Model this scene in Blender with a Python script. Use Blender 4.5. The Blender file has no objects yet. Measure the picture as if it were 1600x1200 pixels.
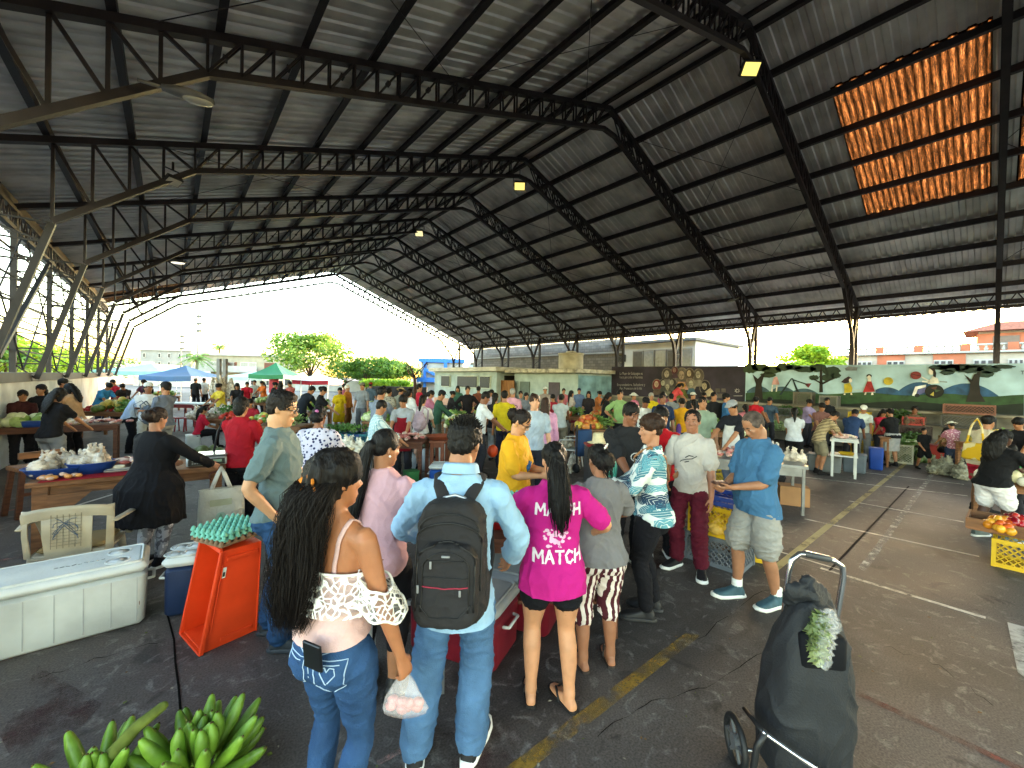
import bpy, bmesh, math, random
from math import radians as R, sin, cos, pi, tan, atan2, sqrt
from mathutils import Vector as V, Matrix as M4, noise as NZ, Quaternion
from mathutils.bvhtree import BVHTree
random.seed(11)
scn = bpy.context.scene
COL = scn.collection
# ------------------------------------------------------------------ camera, world, sun, exposure
FPX, AZ, PITCH, ROLL, CAMH = 636.0, R(40.1), R(-0.5), R(1.25), 1.9
cd = bpy.data.cameras.new('camera'); cam = bpy.data.objects.new('camera', cd); COL.objects.link(cam)
cd.sensor_width = 36.0; cd.lens = FPX/1600*36.0; cd.clip_start = .05; cd.clip_end = 4000
fwd = V((sin(AZ)*cos(PITCH), cos(AZ)*cos(PITCH), sin(PITCH)))
rgt = V((cos(AZ), -sin(AZ), 0)); up = rgt.cross(fwd)
r2 = rgt*cos(ROLL) + up*sin(ROLL); u2 = up*cos(ROLL) - rgt*sin(ROLL)
CAM = V((0, 0, CAMH))
m = M4.Identity(4)
for i in range(3):
    m[i][0], m[i][1], m[i][2], m[i][3] = r2[i], u2[i], -fwd[i], CAM[i]
cam.matrix_world = m
scn.camera = cam
def ray(px, py):
    return (fwd + r2*((px-800)/FPX) - u2*((py-600)/FPX)).normalized()
def G(px, py, z=0.0):
    d = ray(px, py); t = (z-CAMH)/d.z
    p = CAM + d*t; return V((p.x, p.y, z))
def P(px, d, z=0.0):
    f = V((fwd.x, fwd.y, 0)).normalized()
    p = CAM + f*d + rgt*((px-800)/FPX*d); return V((p.x, p.y, z))
def onX(px, py, X):
    d = ray(px, py); return CAM + d*(X/d.x)
FDIR = AZ                                   # azimuth of view (from +Y towards +X)
def face(deg):
    """rotation about z of a figure facing local +Y; 0 = looking away from the camera, 90 = to the picture's right, 180 = at the camera"""
    return -(AZ + R(deg))
SUN_AZ, SUN_EL = R(76.5), R(4.0)
w = bpy.data.worlds.new('World'); scn.world = w; w.use_nodes = True
nt = w.node_tree; bg = nt.nodes['Background']
sky = nt.nodes.new('ShaderNodeTexSky'); sky.sky_type = 'NISHITA'; sky.sun_disc = False
sky.sun_elevation = SUN_EL; sky.sun_rotation = SUN_AZ
sky.air_density = 1.0; sky.dust_density = 1.2; sky.ozone_density = .9
nt.links.new(sky.outputs[0], bg.inputs[0]); bg.inputs[1].default_value = .15
sl = bpy.data.lights.new('sun', 'SUN'); sl.energy = .6; sl.angle = R(10); sl.color = (1, .86, .66)
so = bpy.data.objects.new('sun', sl); COL.objects.link(so)
sd = V((sin(SUN_AZ)*cos(SUN_EL), cos(SUN_AZ)*cos(SUN_EL), sin(SUN_EL)))
so.rotation_euler = sd.to_track_quat('Z', 'Y').to_euler(); so.location = (30, 10, 30)
vs = scn.view_settings; vs.view_transform = 'Standard'; vs.look = 'None'; vs.gamma = 1.0; vs.exposure = 4.95
cy = scn.cycles; cy.use_denoising = True; cy.max_bounces = 8; cy.diffuse_bounces = 5; cy.transparent_max_bounces = 12
cy.sample_clamp_indirect = 6.0; cy.caustics_reflective = False; cy.caustics_refractive = False
# ------------------------------------------------------------------ materials
MC = {}
def srgb(h):
    if isinstance(h, str):
        h = h.lstrip('#'); c = [int(h[i:i+2], 16)/255 for i in (0, 2, 4)]
        return tuple(x/12.92 if x <= .04045 else ((x+.055)/1.055)**2.4 for x in c)
    return tuple(h)
class NT:
    def __init__(s, m): s.t = m.node_tree; s.b = s.t.nodes['Principled BSDF']; s.n = s.t.nodes
    def new(s, k, **kw):
        n = s.n.new('ShaderNode'+k)
        for a, v in kw.items(): setattr(n, a, v)
        return n
    def ln(s, a, b): s.t.links.new(a, b)
def newmat(name):
    m = bpy.data.materials.new(name); m.use_nodes = True; return m
def mat(col, rough=.6, metal=0, var=.12, vs=6.0, bump=0, bs=40.0, name=None, trans=0, spec=.4, sub=0, stretch=None, em=0, detail=4.0):
    """plain procedural surface: base colour with noise variation, roughness variation and optional bump"""
    key = (col, rough, metal, var, vs, bump, bs, trans, spec, sub, stretch, em)
    if key in MC: return MC[key]
    if rough >= .79: spec = min(spec, .14)
    m = newmat(name or 'surface'); k = NT(m); c = srgb(col)
    tc = k.new('TexCoord'); src = tc.outputs['Object']
    if stretch:
        mp = k.new('Mapping'); mp.inputs['Scale'].default_value = stretch; k.ln(src, mp.inputs[0]); src = mp.outputs[0]
    if var:
        n = k.new('TexNoise'); n.inputs['Scale'].default_value = vs; n.inputs['Detail'].default_value = detail; k.ln(src, n.inputs['Vector'])
        r = k.new('ValToRGB'); k.ln(n.outputs[0], r.inputs[0])
        r.color_ramp.elements[0].position = .3; r.color_ramp.elements[1].position = .7
        r.color_ramp.elements[0].color = (*[x*(1-var*1.4) for x in c], 1); r.color_ramp.elements[1].color = (*[min(1, x*(1+var)) for x in c], 1)
        k.ln(r.outputs[0], k.b.inputs['Base Color'])
        mr = k.new('MapRange'); mr.inputs['To Min'].default_value = max(.02, rough-.1); mr.inputs['To Max'].default_value = min(1, rough+.1)
        k.ln(n.outputs[0], mr.inputs[0]); k.ln(mr.outputs[0], k.b.inputs['Roughness'])
    else:
        k.b.inputs['Base Color'].default_value = (*c, 1); k.b.inputs['Roughness'].default_value = rough
    k.b.inputs['Metallic'].default_value = metal; k.b.inputs['Specular IOR Level'].default_value = spec
    if sub:
        k.b.inputs['Subsurface Weight'].default_value = sub; k.b.inputs['Subsurface Radius'].default_value = (.012, .005, .003)
        k.b.inputs['Subsurface Scale'].default_value = 1
    if trans: k.b.inputs['Transmission Weight'].default_value = trans
    if bump:
        b = k.new('TexNoise'); b.inputs['Scale'].default_value = bs; b.inputs['Detail'].default_value = 3; k.ln(src, b.inputs['Vector'])
        bn = k.new('Bump'); bn.inputs['Strength'].default_value = bump; bn.inputs['Distance'].default_value = .01
        k.ln(b.outputs[0], bn.inputs['Height']); k.ln(bn.outputs[0], k.b.inputs['Normal'])
    if em:
        k.b.inputs['Emission Color'].default_value = (*c, 1); k.b.inputs['Emission Strength'].default_value = em
    MC[key] = m; return m
def cloth(col, rough=.85): return mat(col, rough, 0, .13, 9, .35, 160, name='cloth', spec=.2)
def leafmat(a, b, name='leaf', tl=.35):
    key = ('leaf', a, b)
    if key in MC: return MC[key]
    m = newmat(name); k = NT(m)
    oi = k.new('TexCoord'); n = k.new('TexNoise'); n.inputs['Scale'].default_value = 1.1; n.inputs['Detail'].default_value = 6; k.ln(oi.outputs['Object'], n.inputs['Vector'])
    r = k.new('ValToRGB'); r.color_ramp.elements[0].color = (*srgb(a), 1); r.color_ramp.elements[1].color = (*srgb(b), 1)
    r.color_ramp.elements[0].position = .35; r.color_ramp.elements[1].position = .65
    k.ln(n.outputs[0], r.inputs[0]); k.ln(r.outputs[0], k.b.inputs['Base Color']); k.b.inputs['Roughness'].default_value = .55
    tr = k.new('BsdfTranslucent'); k.ln(r.outputs[0], tr.inputs[0]); mx = k.new('MixShader'); mx.inputs[0].default_value = tl
    k.ln(k.b.outputs[0], mx.inputs[1]); k.ln(tr.outputs[0], mx.inputs[2]); k.ln(mx.outputs[0], k.n['Material Output'].inputs[0])
    MC[key] = m; return m
def clearmat(col='#e8ecec', alpha=.4, rough=.12):
    key = ('clear', col, alpha)
    if key in MC: return MC[key]
    m = newmat('thin_plastic'); k = NT(m); k.b.inputs['Base Color'].default_value = (*srgb(col), 1); k.b.inputs['Roughness'].default_value = rough
    k.b.inputs['Alpha'].default_value = alpha; k.b.inputs['Specular IOR Level'].default_value = .8
    tc = k.new('TexCoord'); n = k.new('TexNoise'); n.inputs['Scale'].default_value = 28; k.ln(tc.outputs['Object'], n.inputs['Vector'])
    bn = k.new('Bump'); bn.inputs['Strength'].default_value = .8; bn.inputs['Distance'].default_value = .02; k.ln(n.outputs[0], bn.inputs['Height']); k.ln(bn.outputs[0], k.b.inputs['Normal'])
    MC[key] = m; return m
def pattern(kind, cols, scale=20.0, rough=.8, name='printed_cloth'):
    """printed cloth / two-tone surfaces; cols[0] is the ground"""
    key = ('pat', kind, tuple(cols), scale)
    if key in MC: return MC[key]
    m = newmat(name); k = NT(m); tc = k.new('TexCoord'); o = tc.outputs['Object']; k.b.inputs['Roughness'].default_value = rough
    k.b.inputs['Specular IOR Level'].default_value = .25
    def ramp(src, stops):
        r = k.new('ValToRGB'); r.color_ramp.interpolation = 'CONSTANT'
        while len(r.color_ramp.elements) < len(stops): r.color_ramp.elements.new(.5)
        for e, (p, c) in zip(r.color_ramp.elements, stops): e.position = p; e.color = (*srgb(c), 1)
        k.ln(src, r.inputs[0]); return r.outputs[0]
    if kind == 'stripes_v':                                         # stripes running up and down, wrapped round the body
        sp = k.new('SeparateXYZ'); k.ln(o, sp.inputs[0])
        w_ = k.new('TexWave', wave_type='BANDS', bands_direction='X'); w_.inputs['Scale'].default_value = scale; w_.inputs['Distortion'].default_value = .3; w_.inputs['Detail'].default_value = 1
        cb = k.new('CombineXYZ'); a = k.new('Math', operation='MULTIPLY'); a.inputs[1].default_value = .25; k.ln(sp.outputs[1], a.inputs[0])
        ad = k.new('Math', operation='ADD'); k.ln(sp.outputs[0], ad.inputs[0]); k.ln(a.outputs[0], ad.inputs[1]); k.ln(ad.outputs[0], cb.inputs[0])
        z = k.new('Math', operation='MULTIPLY'); z.inputs[1].default_value = .05; k.ln(sp.outputs[2], z.inputs[0]); k.ln(z.outputs[0], cb.inputs[2])
        k.ln(cb.outputs[0], w_.inputs['Vector']); c = ramp(w_.outputs['Fac'], [(0, cols[0]), (.5, cols[1])])
    elif kind == 'stripes_h':
        w_ = k.new('TexWave', wave_type='BANDS', bands_direction='Z'); w_.inputs['Scale'].default_value = scale; k.ln(o, w_.inputs['Vector']); c = ramp(w_.outputs['Fac'], [(0, cols[0]), (.55, cols[1])])
    elif kind == 'plaid':
        f = []
        for d in 'XZ':
            w_ = k.new('TexWave', wave_type='BANDS', bands_direction=d); w_.inputs['Scale'].default_value = scale; k.ln(o, w_.inputs['Vector']); f.append(w_.outputs['Fac'])
        ad = k.new('Math', operation='ADD'); k.ln(f[0], ad.inputs[0]); k.ln(f[1], ad.inputs[1]); ml = k.new('Math', operation='MULTIPLY'); ml.inputs[1].default_value = .5; k.ln(ad.outputs[0], ml.inputs[0])
        c = ramp(ml.outputs[0], [(0, cols[1]), (.3, cols[2]), (.55, cols[0])])
    elif kind == 'leaves':                                          # scattered feathered leaves, each turned its own way
        def mth(op, x, y=None):
            n = k.new('Math', operation=op)
            for i_, v_ in enumerate((x, y)):
                if v_ is None: continue
                if isinstance(v_, (int, float)): n.inputs[i_].default_value = v_
                else: k.ln(v_, n.inputs[i_])
            return n.outputs[0]
        sp = k.new('SeparateXYZ'); k.ln(o, sp.inputs[0]); base = None
        for li, (sc_, off) in enumerate(((scale*.30, 0), (scale*.40, 3.7))):
            cb = k.new('CombineXYZ'); k.ln(mth('ADD', mth('MULTIPLY', mth('ADD', sp.outputs[0], mth('MULTIPLY', sp.outputs[1], .8)), sc_), off), cb.inputs[0]); k.ln(mth('MULTIPLY', sp.outputs[2], sc_), cb.inputs[1])
            vo = k.new('TexVoronoi', voronoi_dimensions='2D'); vo.inputs['Scale'].default_value = 1; k.ln(cb.outputs[0], vo.inputs['Vector']); df = k.new('VectorMath', operation='SUBTRACT'); k.ln(cb.outputs[0], df.inputs[0]); k.ln(vo.outputs['Position'], df.inputs[1])
            s2 = k.new('SeparateXYZ'); k.ln(df.outputs[0], s2.inputs[0]); c2 = k.new('SeparateColor'); k.ln(vo.outputs['Color'], c2.inputs[0]); th = mth('MULTIPLY', c2.outputs[0], 6.28); cs, sn = mth('COSINE', th), mth('SINE', th)
            u_ = mth('ADD', mth('MULTIPLY', s2.outputs[0], cs), mth('MULTIPLY', s2.outputs[1], sn)); v_ = mth('SUBTRACT', mth('MULTIPLY', s2.outputs[1], cs), mth('MULTIPLY', s2.outputs[0], sn)); av = mth('ABSOLUTE', v_)
            el = mth('ADD', mth('POWER', mth('ABSOLUTE', mth('DIVIDE', u_, .62)), 2), mth('POWER', mth('DIVIDE', av, .27), 2)); inside = mth('LESS_THAN', el, 1); fe = mth('GREATER_THAN', mth('FRACT', mth('MULTIPLY', mth('ADD', u_, mth('MULTIPLY', av, 1.3)), 5.5)), .16); msk = mth('MULTIPLY', inside, fe)
            lc = ramp(c2.outputs[1], [(0, cols[1]), (.5, cols[2]), (.8, cols[3])]); mm = k.new('MixRGB'); k.ln(msk, mm.inputs[0]); k.ln(lc, mm.inputs[2])
            if base is None: mm.inputs[1].default_value = (*srgb(cols[0]), 1)
            else: k.ln(base, mm.inputs[1])
            base = mm.outputs[0]
        c = base
    else:                                                           # blotch / speckle
        vo = k.new('TexVoronoi') if kind == 'dots' else k.new('TexNoise'); vo.inputs['Scale'].default_value = scale; k.ln(o, vo.inputs['Vector'])
        if kind == 'dots': c = ramp(vo.outputs['Distance'], [(0, cols[1]), (.34, cols[0])])
        else:
            st = [(0, cols[1]), (.47, cols[0])] if len(cols) == 2 else [(0, cols[1]), (.42, cols[0]), (.56, cols[2])]
            c = ramp(vo.outputs[0], st)
    k.ln(c, k.b.inputs['Base Color'])
    n2 = k.new('TexNoise'); n2.inputs['Scale'].default_value = 120; k.ln(o, n2.inputs['Vector']); bn = k.new('Bump'); bn.inputs['Strength'].default_value = .3; bn.inputs['Distance'].default_value = .008
    k.ln(n2.outputs[0], bn.inputs['Height']); k.ln(bn.outputs[0], k.b.inputs['Normal'])
    MC[key] = m; return m
# ------------------------------------------------------------------ mesh builder
class MB:
    def __init__(s): s.v = []; s.f = []; s.mi = []; s.cur = 0
    def add(s, vs_, fs):
        o = len(s.v); s.v += [tuple(x) for x in vs_]; s.f += [tuple(i+o for i in f) for f in fs]; s.mi += [s.cur]*len(fs); return s
    def box(s, c, size, rot=None, taper=1.0):
        x, y, z = [a/2 for a in size]; vs_ = [V((a*x*(taper if k > 0 else 1), b*y*(taper if k > 0 else 1), k*z)) for k in (-1, 1) for b in (-1, 1) for a in (-1, 1)]
        if rot is not None: vs_ = [rot @ q for q in vs_]
        c = V(c); return s.add([q+c for q in vs_], [(0, 2, 3, 1), (4, 5, 7, 6), (0, 1, 5, 4), (2, 6, 7, 3), (0, 4, 6, 2), (1, 3, 7, 5)])
    def rbox(s, c, size, r=.02, n=3, rot=None, tz=1.0):
        """box with rounded vertical corners and a soft top and bottom edge"""
        x, y, z = size[0]/2, size[1]/2, size[2]/2; r = min(r, x*.98, y*.98); rings = []
        for zz, ins in ((-z, r*.5), (-z+r*.5, 0), (z-r*.5, 0), (z, r*.5)):
            ring = []; kx = 1 if zz < 0 else tz
            for (sx, sy, a0) in ((1, 1, 0), (-1, 1, 90), (-1, -1, 180), (1, -1, 270)):
                for i in range(n+1):
                    a = R(a0+90*i/n); ring.append(V(((sx*(x-r)+(r-ins)*cos(a))*kx, (sy*(y-r)+(r-ins)*sin(a))*kx, zz)))
            rings.append(ring)
        c = V(c); rings = [[(rot @ q if rot is not None else q)+c for q in g] for g in rings]
        return s.rings(rings, True, True)
    def rings(s, rg, cap0=True, cap1=True, closed=True):
        n = len(rg[0]); vs_ = [q for g in rg for q in g]; fs = []
        for i in range(len(rg)-1):
            for j in range(n if closed else n-1):
                k = (j+1) % n; fs.append((i*n+j, i*n+k, (i+1)*n+k, (i+1)*n+j))
        if cap0: fs.append(tuple(range(n-1, -1, -1)))
        if cap1: fs.append(tuple((len(rg)-1)*n+j for j in range(n)))
        return s.add(vs_, fs)
    def tube(s, pts, rad, seg=8, round_=False, ref=None, flat=1.0):
        pts = [V(q) for q in pts]; rad = [rad]*len(pts) if isinstance(rad, (int, float)) else list(rad)
        if round_:
            d0 = (pts[0]-pts[1]).normalized(); d1 = (pts[-1]-pts[-2]).normalized(); a, b = rad[0], rad[-1]
            ra, rb = (a if isinstance(a, (int, float)) else min(a)), (b if isinstance(b, (int, float)) else min(b))
            sc = lambda q, f: q*f if isinstance(q, (int, float)) else (q[0]*f, q[1]*f)
            pts = [pts[0]+d0*ra*.95, pts[0]+d0*ra*.75] + pts + [pts[-1]+d1*rb*.75, pts[-1]+d1*rb*.95]
            rad = [sc(a, .25), sc(a, .66)] + rad + [sc(b, .66), sc(b, .25)]
        rg = []; t0 = (pts[1]-pts[0]).normalized(); rf = V(ref) if ref is not None else (V((1, 0, 0)) if abs(t0.x) < .9 else V((0, 1, 0)))
        nrm = (rf - t0*rf.dot(t0)).normalized()
        for i, q in enumerate(pts):
            t = (pts[min(i+1, len(pts)-1)]-pts[max(i-1, 0)])
            if t.length < 1e-9: t = t0
            t = t.normalized(); nrm = nrm - t*nrm.dot(t); nrm = nrm.normalized() if nrm.length > 1e-6 else t.orthogonal().normalized(); bn = t.cross(nrm)
            a, b = (rad[i], rad[i]*flat) if isinstance(rad[i], (int, float)) else rad[i]
            rg.append([q + nrm*(a*cos(2*pi*j/seg)) + bn*(b*sin(2*pi*j/seg)) for j in range(seg)])
        return s.rings(rg)
    def bar(s, a, b, w_, h_=None, ref=(0, 0, 1)):
        """square bar between two points"""
        a, b = V(a), V(b); h_ = h_ or w_; t = (b-a).normalized(); rf = V(ref)
        if abs(t.dot(rf)) > .95: rf = V((1, 0, 0))
        x = t.cross(rf).normalized(); y = x.cross(t); o = [x*(i*w_/2)+y*(j*h_/2) for i, j in ((-1, -1), (1, -1), (1, 1), (-1, 1))]
        return s.rings([[a+q for q in o], [b+q for q in o]])
    def ell(s, c, r, seg=14, ring=8, rot=None):
        c = V(c); r = (r, r, r) if isinstance(r, (int, float)) else r; vs_ = []; fs = []
        for i in range(1, ring):
            th = pi*i/ring
            for j in range(seg):
                ph = 2*pi*j/seg; q = V((r[0]*sin(th)*cos(ph), r[1]*sin(th)*sin(ph), r[2]*cos(th))); vs_.append((rot @ q if rot is not None else q)+c)
        tq, bq = V((0, 0, r[2])), V((0, 0, -r[2])); vs_ += [(rot @ tq if rot is not None else tq)+c, (rot @ bq if rot is not None else bq)+c]; t, b = len(vs_)-2, len(vs_)-1
        for i in range(ring-2):
            for j in range(seg): k = (j+1) % seg; fs.append((i*seg+j, (i+1)*seg+j, (i+1)*seg+k, i*seg+k))
        for j in range(seg): k = (j+1) % seg; fs.append((t, j, k)); fs.append((b, (ring-2)*seg+k, (ring-2)*seg+j))
        return s.add(vs_, fs)
    def lathe(s, c, prof, seg=20, sx=1, sy=1):
        c = V(c); return s.rings([[c+V((r*cos(2*pi*j/seg)*sx, r*sin(2*pi*j/seg)*sy, z)) for j in range(seg)] for r, z in prof])
    def prism(s, poly, o, ux, uy, th):
        """outline in 2-D (u,v) extruded by th along ux x uy"""
        o, ux, uy = V(o), V(ux), V(uy); n = ux.cross(uy).normalized()*th; k = len(poly)
        a = [o+ux*p[0]+uy*p[1] for p in poly]
        return s.add(a+[q+n for q in a], [tuple(range(k-1, -1, -1)), tuple(range(k, 2*k))]+[(i, (i+1) % k, k+(i+1) % k, k+i) for i in range(k)])
    def mesh(s, name):
        me = bpy.data.meshes.new(name); me.from_pydata(s.v, [], s.f); me.update()
        if any(s.mi): me.polygons.foreach_set('material_index', s.mi)
        return me
    def build(s, name, mt, parent=None, smooth=False, bevel=0, loc=None, rz=0, sub=0, autos=None):
        o = bpy.data.objects.new(name, s.mesh(name)); COL.objects.link(o)
        for q in (mt if isinstance(mt, (list, tuple)) else [mt]): o.data.materials.append(q)
        fixn(o.data)
        if smooth: o.data.polygons.foreach_set('use_smooth', [True]*len(o.data.polygons))
        if autos: o.data.polygons.foreach_set('use_smooth', [True]*len(o.data.polygons)); o.data.set_sharp_from_angle(angle=R(autos))
        if bevel:
            b = o.modifiers.new('bevel', 'BEVEL'); b.width = bevel; b.segments = 2; b.limit_method = 'ANGLE'; b.angle_limit = R(40)
        if parent is not None: o.parent = parent
        if loc is not None: o.location = loc
        o.rotation_euler[2] = rz
        return o
def fixn(me):
    bm = bmesh.new(); bm.from_mesh(me); bmesh.ops.recalc_face_normals(bm, faces=bm.faces); bm.to_mesh(me); bm.free()
def tag(o, label, cat, group=None, kind=None):
    o['label'] = label; o['category'] = cat
    if group: o['group'] = group
    if kind: o['kind'] = kind
    return o
def empty(name, loc=(0, 0, 0), rz=0):
    o = bpy.data.objects.new(name, None); COL.objects.link(o); o.location = loc; o.rotation_euler[2] = rz; o.empty_display_size = .1; return o
def struct(o): o['kind'] = 'structure'; return o
def copytree(o, parent=None):
    c = o.copy(); COL.objects.link(c)
    if parent is not None: c.parent = parent
    for ch in list(o.children): copytree(ch, c)
    return c
TMP = []
def remesh(mb, vox, smooth=2, name='body', adapt=0):
    """one continuous skin over overlapping closed pieces"""
    me = mb.mesh(name) if isinstance(mb, MB) else mb
    fixn_(me)
    o = bpy.data.objects.new('tmp', me); COL.objects.link(o)
    r = o.modifiers.new('r', 'REMESH'); r.mode = 'VOXEL'; r.voxel_size = vox; r.use_smooth_shade = True
    if smooth:
        s_ = o.modifiers.new('s', 'SMOOTH'); s_.factor = .5; s_.iterations = smooth
    dg = bpy.context.evaluated_depsgraph_get(); out = bpy.data.meshes.new_from_object(o.evaluated_get(dg)); out.name = name
    bpy.data.objects.remove(o); bpy.data.meshes.remove(me)
    out.polygons.foreach_set('use_smooth', [True]*len(out.polygons))
    return out
def fixn_(me):
    bm = bmesh.new(); bm.from_mesh(me); bmesh.ops.recalc_face_normals(bm, faces=bm.faces); bm.to_mesh(me); bm.free()
def wrinkle(me, amp, sc=(9, 9, 5), seed=0, zfun=None):
    n = len(me.vertices); co = [0.]*(3*n); no = [0.]*(3*n); me.vertices.foreach_get('co', co); me.vertices.foreach_get('normal', no)
    for i in range(n):
        x, y, z = co[3*i:3*i+3]
        w1 = NZ.noise(V((x*5+seed, y*5, z*4)))*.9; d = NZ.noise(V((x*sc[0]*.8+seed+w1, y*sc[1]*.8, z*sc[2]*1.5+.7*x*sc[0]+w1))); e = 1-min(1, abs(d)*2.6); e2 = 1-min(1, abs(NZ.noise(V((x*sc[0]*1.9, y*sc[1]*1.9+seed, z*sc[2]*3.1-x*sc[0]+w1))))*2.6); d = 1.25*e*e+.55*e2*e2-.55
        a = amp*d*(zfun(z) if zfun else 1)
        for j in range(3): co[3*i+j] += no[3*i+j]*a
    me.vertices.foreach_set('co', co); me.update()
def mesh_obj(name, me, mt, parent=None):
    o = bpy.data.objects.new(name, me); COL.objects.link(o)
    if parent is not None: o.parent = parent
    setmat(o, mt); return o
def setmat(o, mt):
    ms = mt if isinstance(mt, (list, tuple)) else [mt]
    while len(o.data.materials) < len(ms): o.data.materials.append(None)
    for sl_, q in zip(o.material_slots, ms): sl_.link = 'OBJECT'; sl_.material = q
# ------------------------------------------------------------------ ground and its painted lines
def asphalt():
    m = newmat('worn_asphalt'); k = NT(m); tc = k.new('TexCoord'); o = tc.outputs['Object']
    def nz(s, d=5, dist=0): n = k.new('TexNoise'); n.inputs['Scale'].default_value = s; n.inputs['Detail'].default_value = d; n.inputs['Distortion'].default_value = dist; k.ln(o, n.inputs['Vector']); return n.outputs[0]
    r = k.new('ValToRGB'); k.ln(nz(.55, 8, .6), r.inputs[0]); e = r.color_ramp.elements
    e[0].position, e[0].color = .36, (.031, .0255, .0235, 1); e[1].position, e[1].color = .64, (.096, .080, .072, 1)
    r2_ = k.new('ValToRGB'); k.ln(nz(2.7, 9, 1.2), r2_.inputs[0]); e = r2_.color_ramp.elements; e[0].position, e[0].color = .52, (0, 0, 0, 1); e[1].position, e[1].color = .72, (.55, .55, .55, 1)
    mx = k.new('MixRGB'); k.ln(r2_.outputs[0], mx.inputs[0]); k.ln(r.outputs[0], mx.inputs[1]); mx.inputs[2].default_value = (.085, .076, .070, 1)
    d = k.new('ValToRGB'); k.ln(nz(1.6, 3, 2.5), d.inputs[0]); e = d.color_ramp.elements; e[0].position, e[0].color = .30, (.75, .75, .75, 1); e[1].position, e[1].color = .37, (0, 0, 0, 1)
    m2 = k.new('MixRGB'); k.ln(d.outputs[0], m2.inputs[0]); k.ln(mx.outputs[0], m2.inputs[1]); m2.inputs[2].default_value = (.022, .018, .017, 1)
    sc_ = k.new('ValToRGB'); k.ln(nz(7, 12, 1.5), sc_.inputs[0]); e = sc_.color_ramp.elements; e[0].position, e[0].color = .56, (0, 0, 0, 1); e[1].position, e[1].color = .72, (.85, .85, .85, 1)
    m4 = k.new('MixRGB'); k.ln(sc_.outputs[0], m4.inputs[0]); k.ln(m2.outputs[0], m4.inputs[1]); m4.inputs[2].default_value = (.17, .155, .145, 1); m2 = m4
    g = k.new('TexNoise'); g.inputs['Scale'].default_value = 90; g.inputs['Detail'].default_value = 6; k.ln(o, g.inputs['Vector'])
    gr = k.new('MapRange'); gr.inputs['To Min'].default_value = .5; gr.inputs['To Max'].default_value = 1.55; gr.inputs['From Min'].default_value = .3; gr.inputs['From Max'].default_value = .7; k.ln(g.outputs[0], gr.inputs[0])
    m3 = k.new('MixRGB', blend_type='MULTIPLY'); m3.inputs[0].default_value = 1; k.ln(m2.outputs[0], m3.inputs[1]); k.ln(gr.outputs[0], m3.inputs[2]); k.ln(m3.outputs[0], k.b.inputs['Base Color'])
    rr = k.new('MapRange'); rr.inputs['To Min'].default_value = .5; rr.inputs['To Max'].default_value = .85; k.ln(nz(1.1, 4), rr.inputs[0]); k.ln(rr.outputs[0], k.b.inputs['Roughness'])
    b = k.new('Bump'); b.inputs['Strength'].default_value = .35; b.inputs['Distance'].default_value = .006; k.ln(g.outputs[0], b.inputs['Height']); k.ln(b.outputs[0], k.b.inputs['Normal'])
    return m
gm = MB(); gm.add([(-900, -900, 0), (900, -900, 0), (900, 900, 0), (-900, 900, 0)], [(0, 1, 2, 3)])
struct(gm.build('ground', asphalt()))
def wornpaint(col, wear=.5, sc=5):
    m = newmat('worn_paint'); k = NT(m); tc = k.new('TexCoord'); k.b.inputs['Base Color'].default_value = (*srgb(col), 1); k.b.inputs['Roughness'].default_value = .7
    a = k.new('TexNoise'); a.inputs['Scale'].default_value = sc; a.inputs['Detail'].default_value = 10; a.inputs['Roughness'].default_value = .75; k.ln(tc.outputs['Object'], a.inputs['Vector'])
    r = k.new('MapRange'); r.inputs['From Min'].default_value = wear-.1; r.inputs['From Max'].default_value = wear+.12; r.inputs['To Max'].default_value = .92; k.ln(a.outputs[0], r.inputs[0]); k.ln(r.outputs[0], k.b.inputs['Alpha']); return m
LN = [0]
def line(name, a, b, w_, mt, lvl=1):
    a, b = V(a), V(b); t = (b-a).normalized(); s = V((-t.y, t.x, 0))*w_/2; z = V((0, 0, .004*lvl)); q = MB()
    q.add([a+s+z, a-s+z, b-s+z, b+s+z], [(0, 1, 2, 3)]); struct(q.build(name, mt))
WP, YP, RP, PP = wornpaint('#d8d2c8', .42), wornpaint('#96742a', .50, 4), wornpaint('#6d2a26', .5, 4), wornpaint('#a56a62', .47)
YL0, YL1 = G(812, 1195), G(1410, 727); yd = (YL1-YL0).normalized()
line('yellow_line', YL0-yd*1.2, G(1085, 990), .085, YP); line('yellow_line', G(1200, 898), YL1+yd*9, .075, wornpaint('#b0a272', .40, 3))
for i, (x0, y0, x1, y1, w_, mt) in enumerate([(1282, 888, 1540, 966, .05, WP), (1257, 811, 1530, 870, .05, WP), (1327, 783, 1506, 816, .045, WP), (1250, 745, 1512, 775, .05, WP), (1290, 731, 1506, 757, .05, WP),
        (1338, 1083, 1600, 1205, .05, RP), (0, 877, 60, 866, .09, PP), (0, 800, 56, 792, .05, PP), (120, 790, 300, 735, .05, WP), (420, 700, 640, 760, .05, WP), (1210, 860, 1320, 893, .03, WP)]):
    line('court_line', G(x0, y0), G(x1, y1), w_, mt)
l0, l1 = G(1346, 892), G(1465, 730); line('court_line', l0, l1, .07, wornpaint('#d8d2c8', .55, 7), 2)
line('floor_seam', G(1296, 892), G(1420, 760), .022, mat('#171413', .9, spec=.1))
for q in ([(1574, 972), (1640, 990), (1700, 1130), (1590, 1050)], ):
    b = MB(); b.add([G(x, y, .004) for x, y in q], [(0, 1, 2, 3)]); struct(b.build('painted_band', wornpaint('#b9b4ac', .45, 3)))
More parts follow.
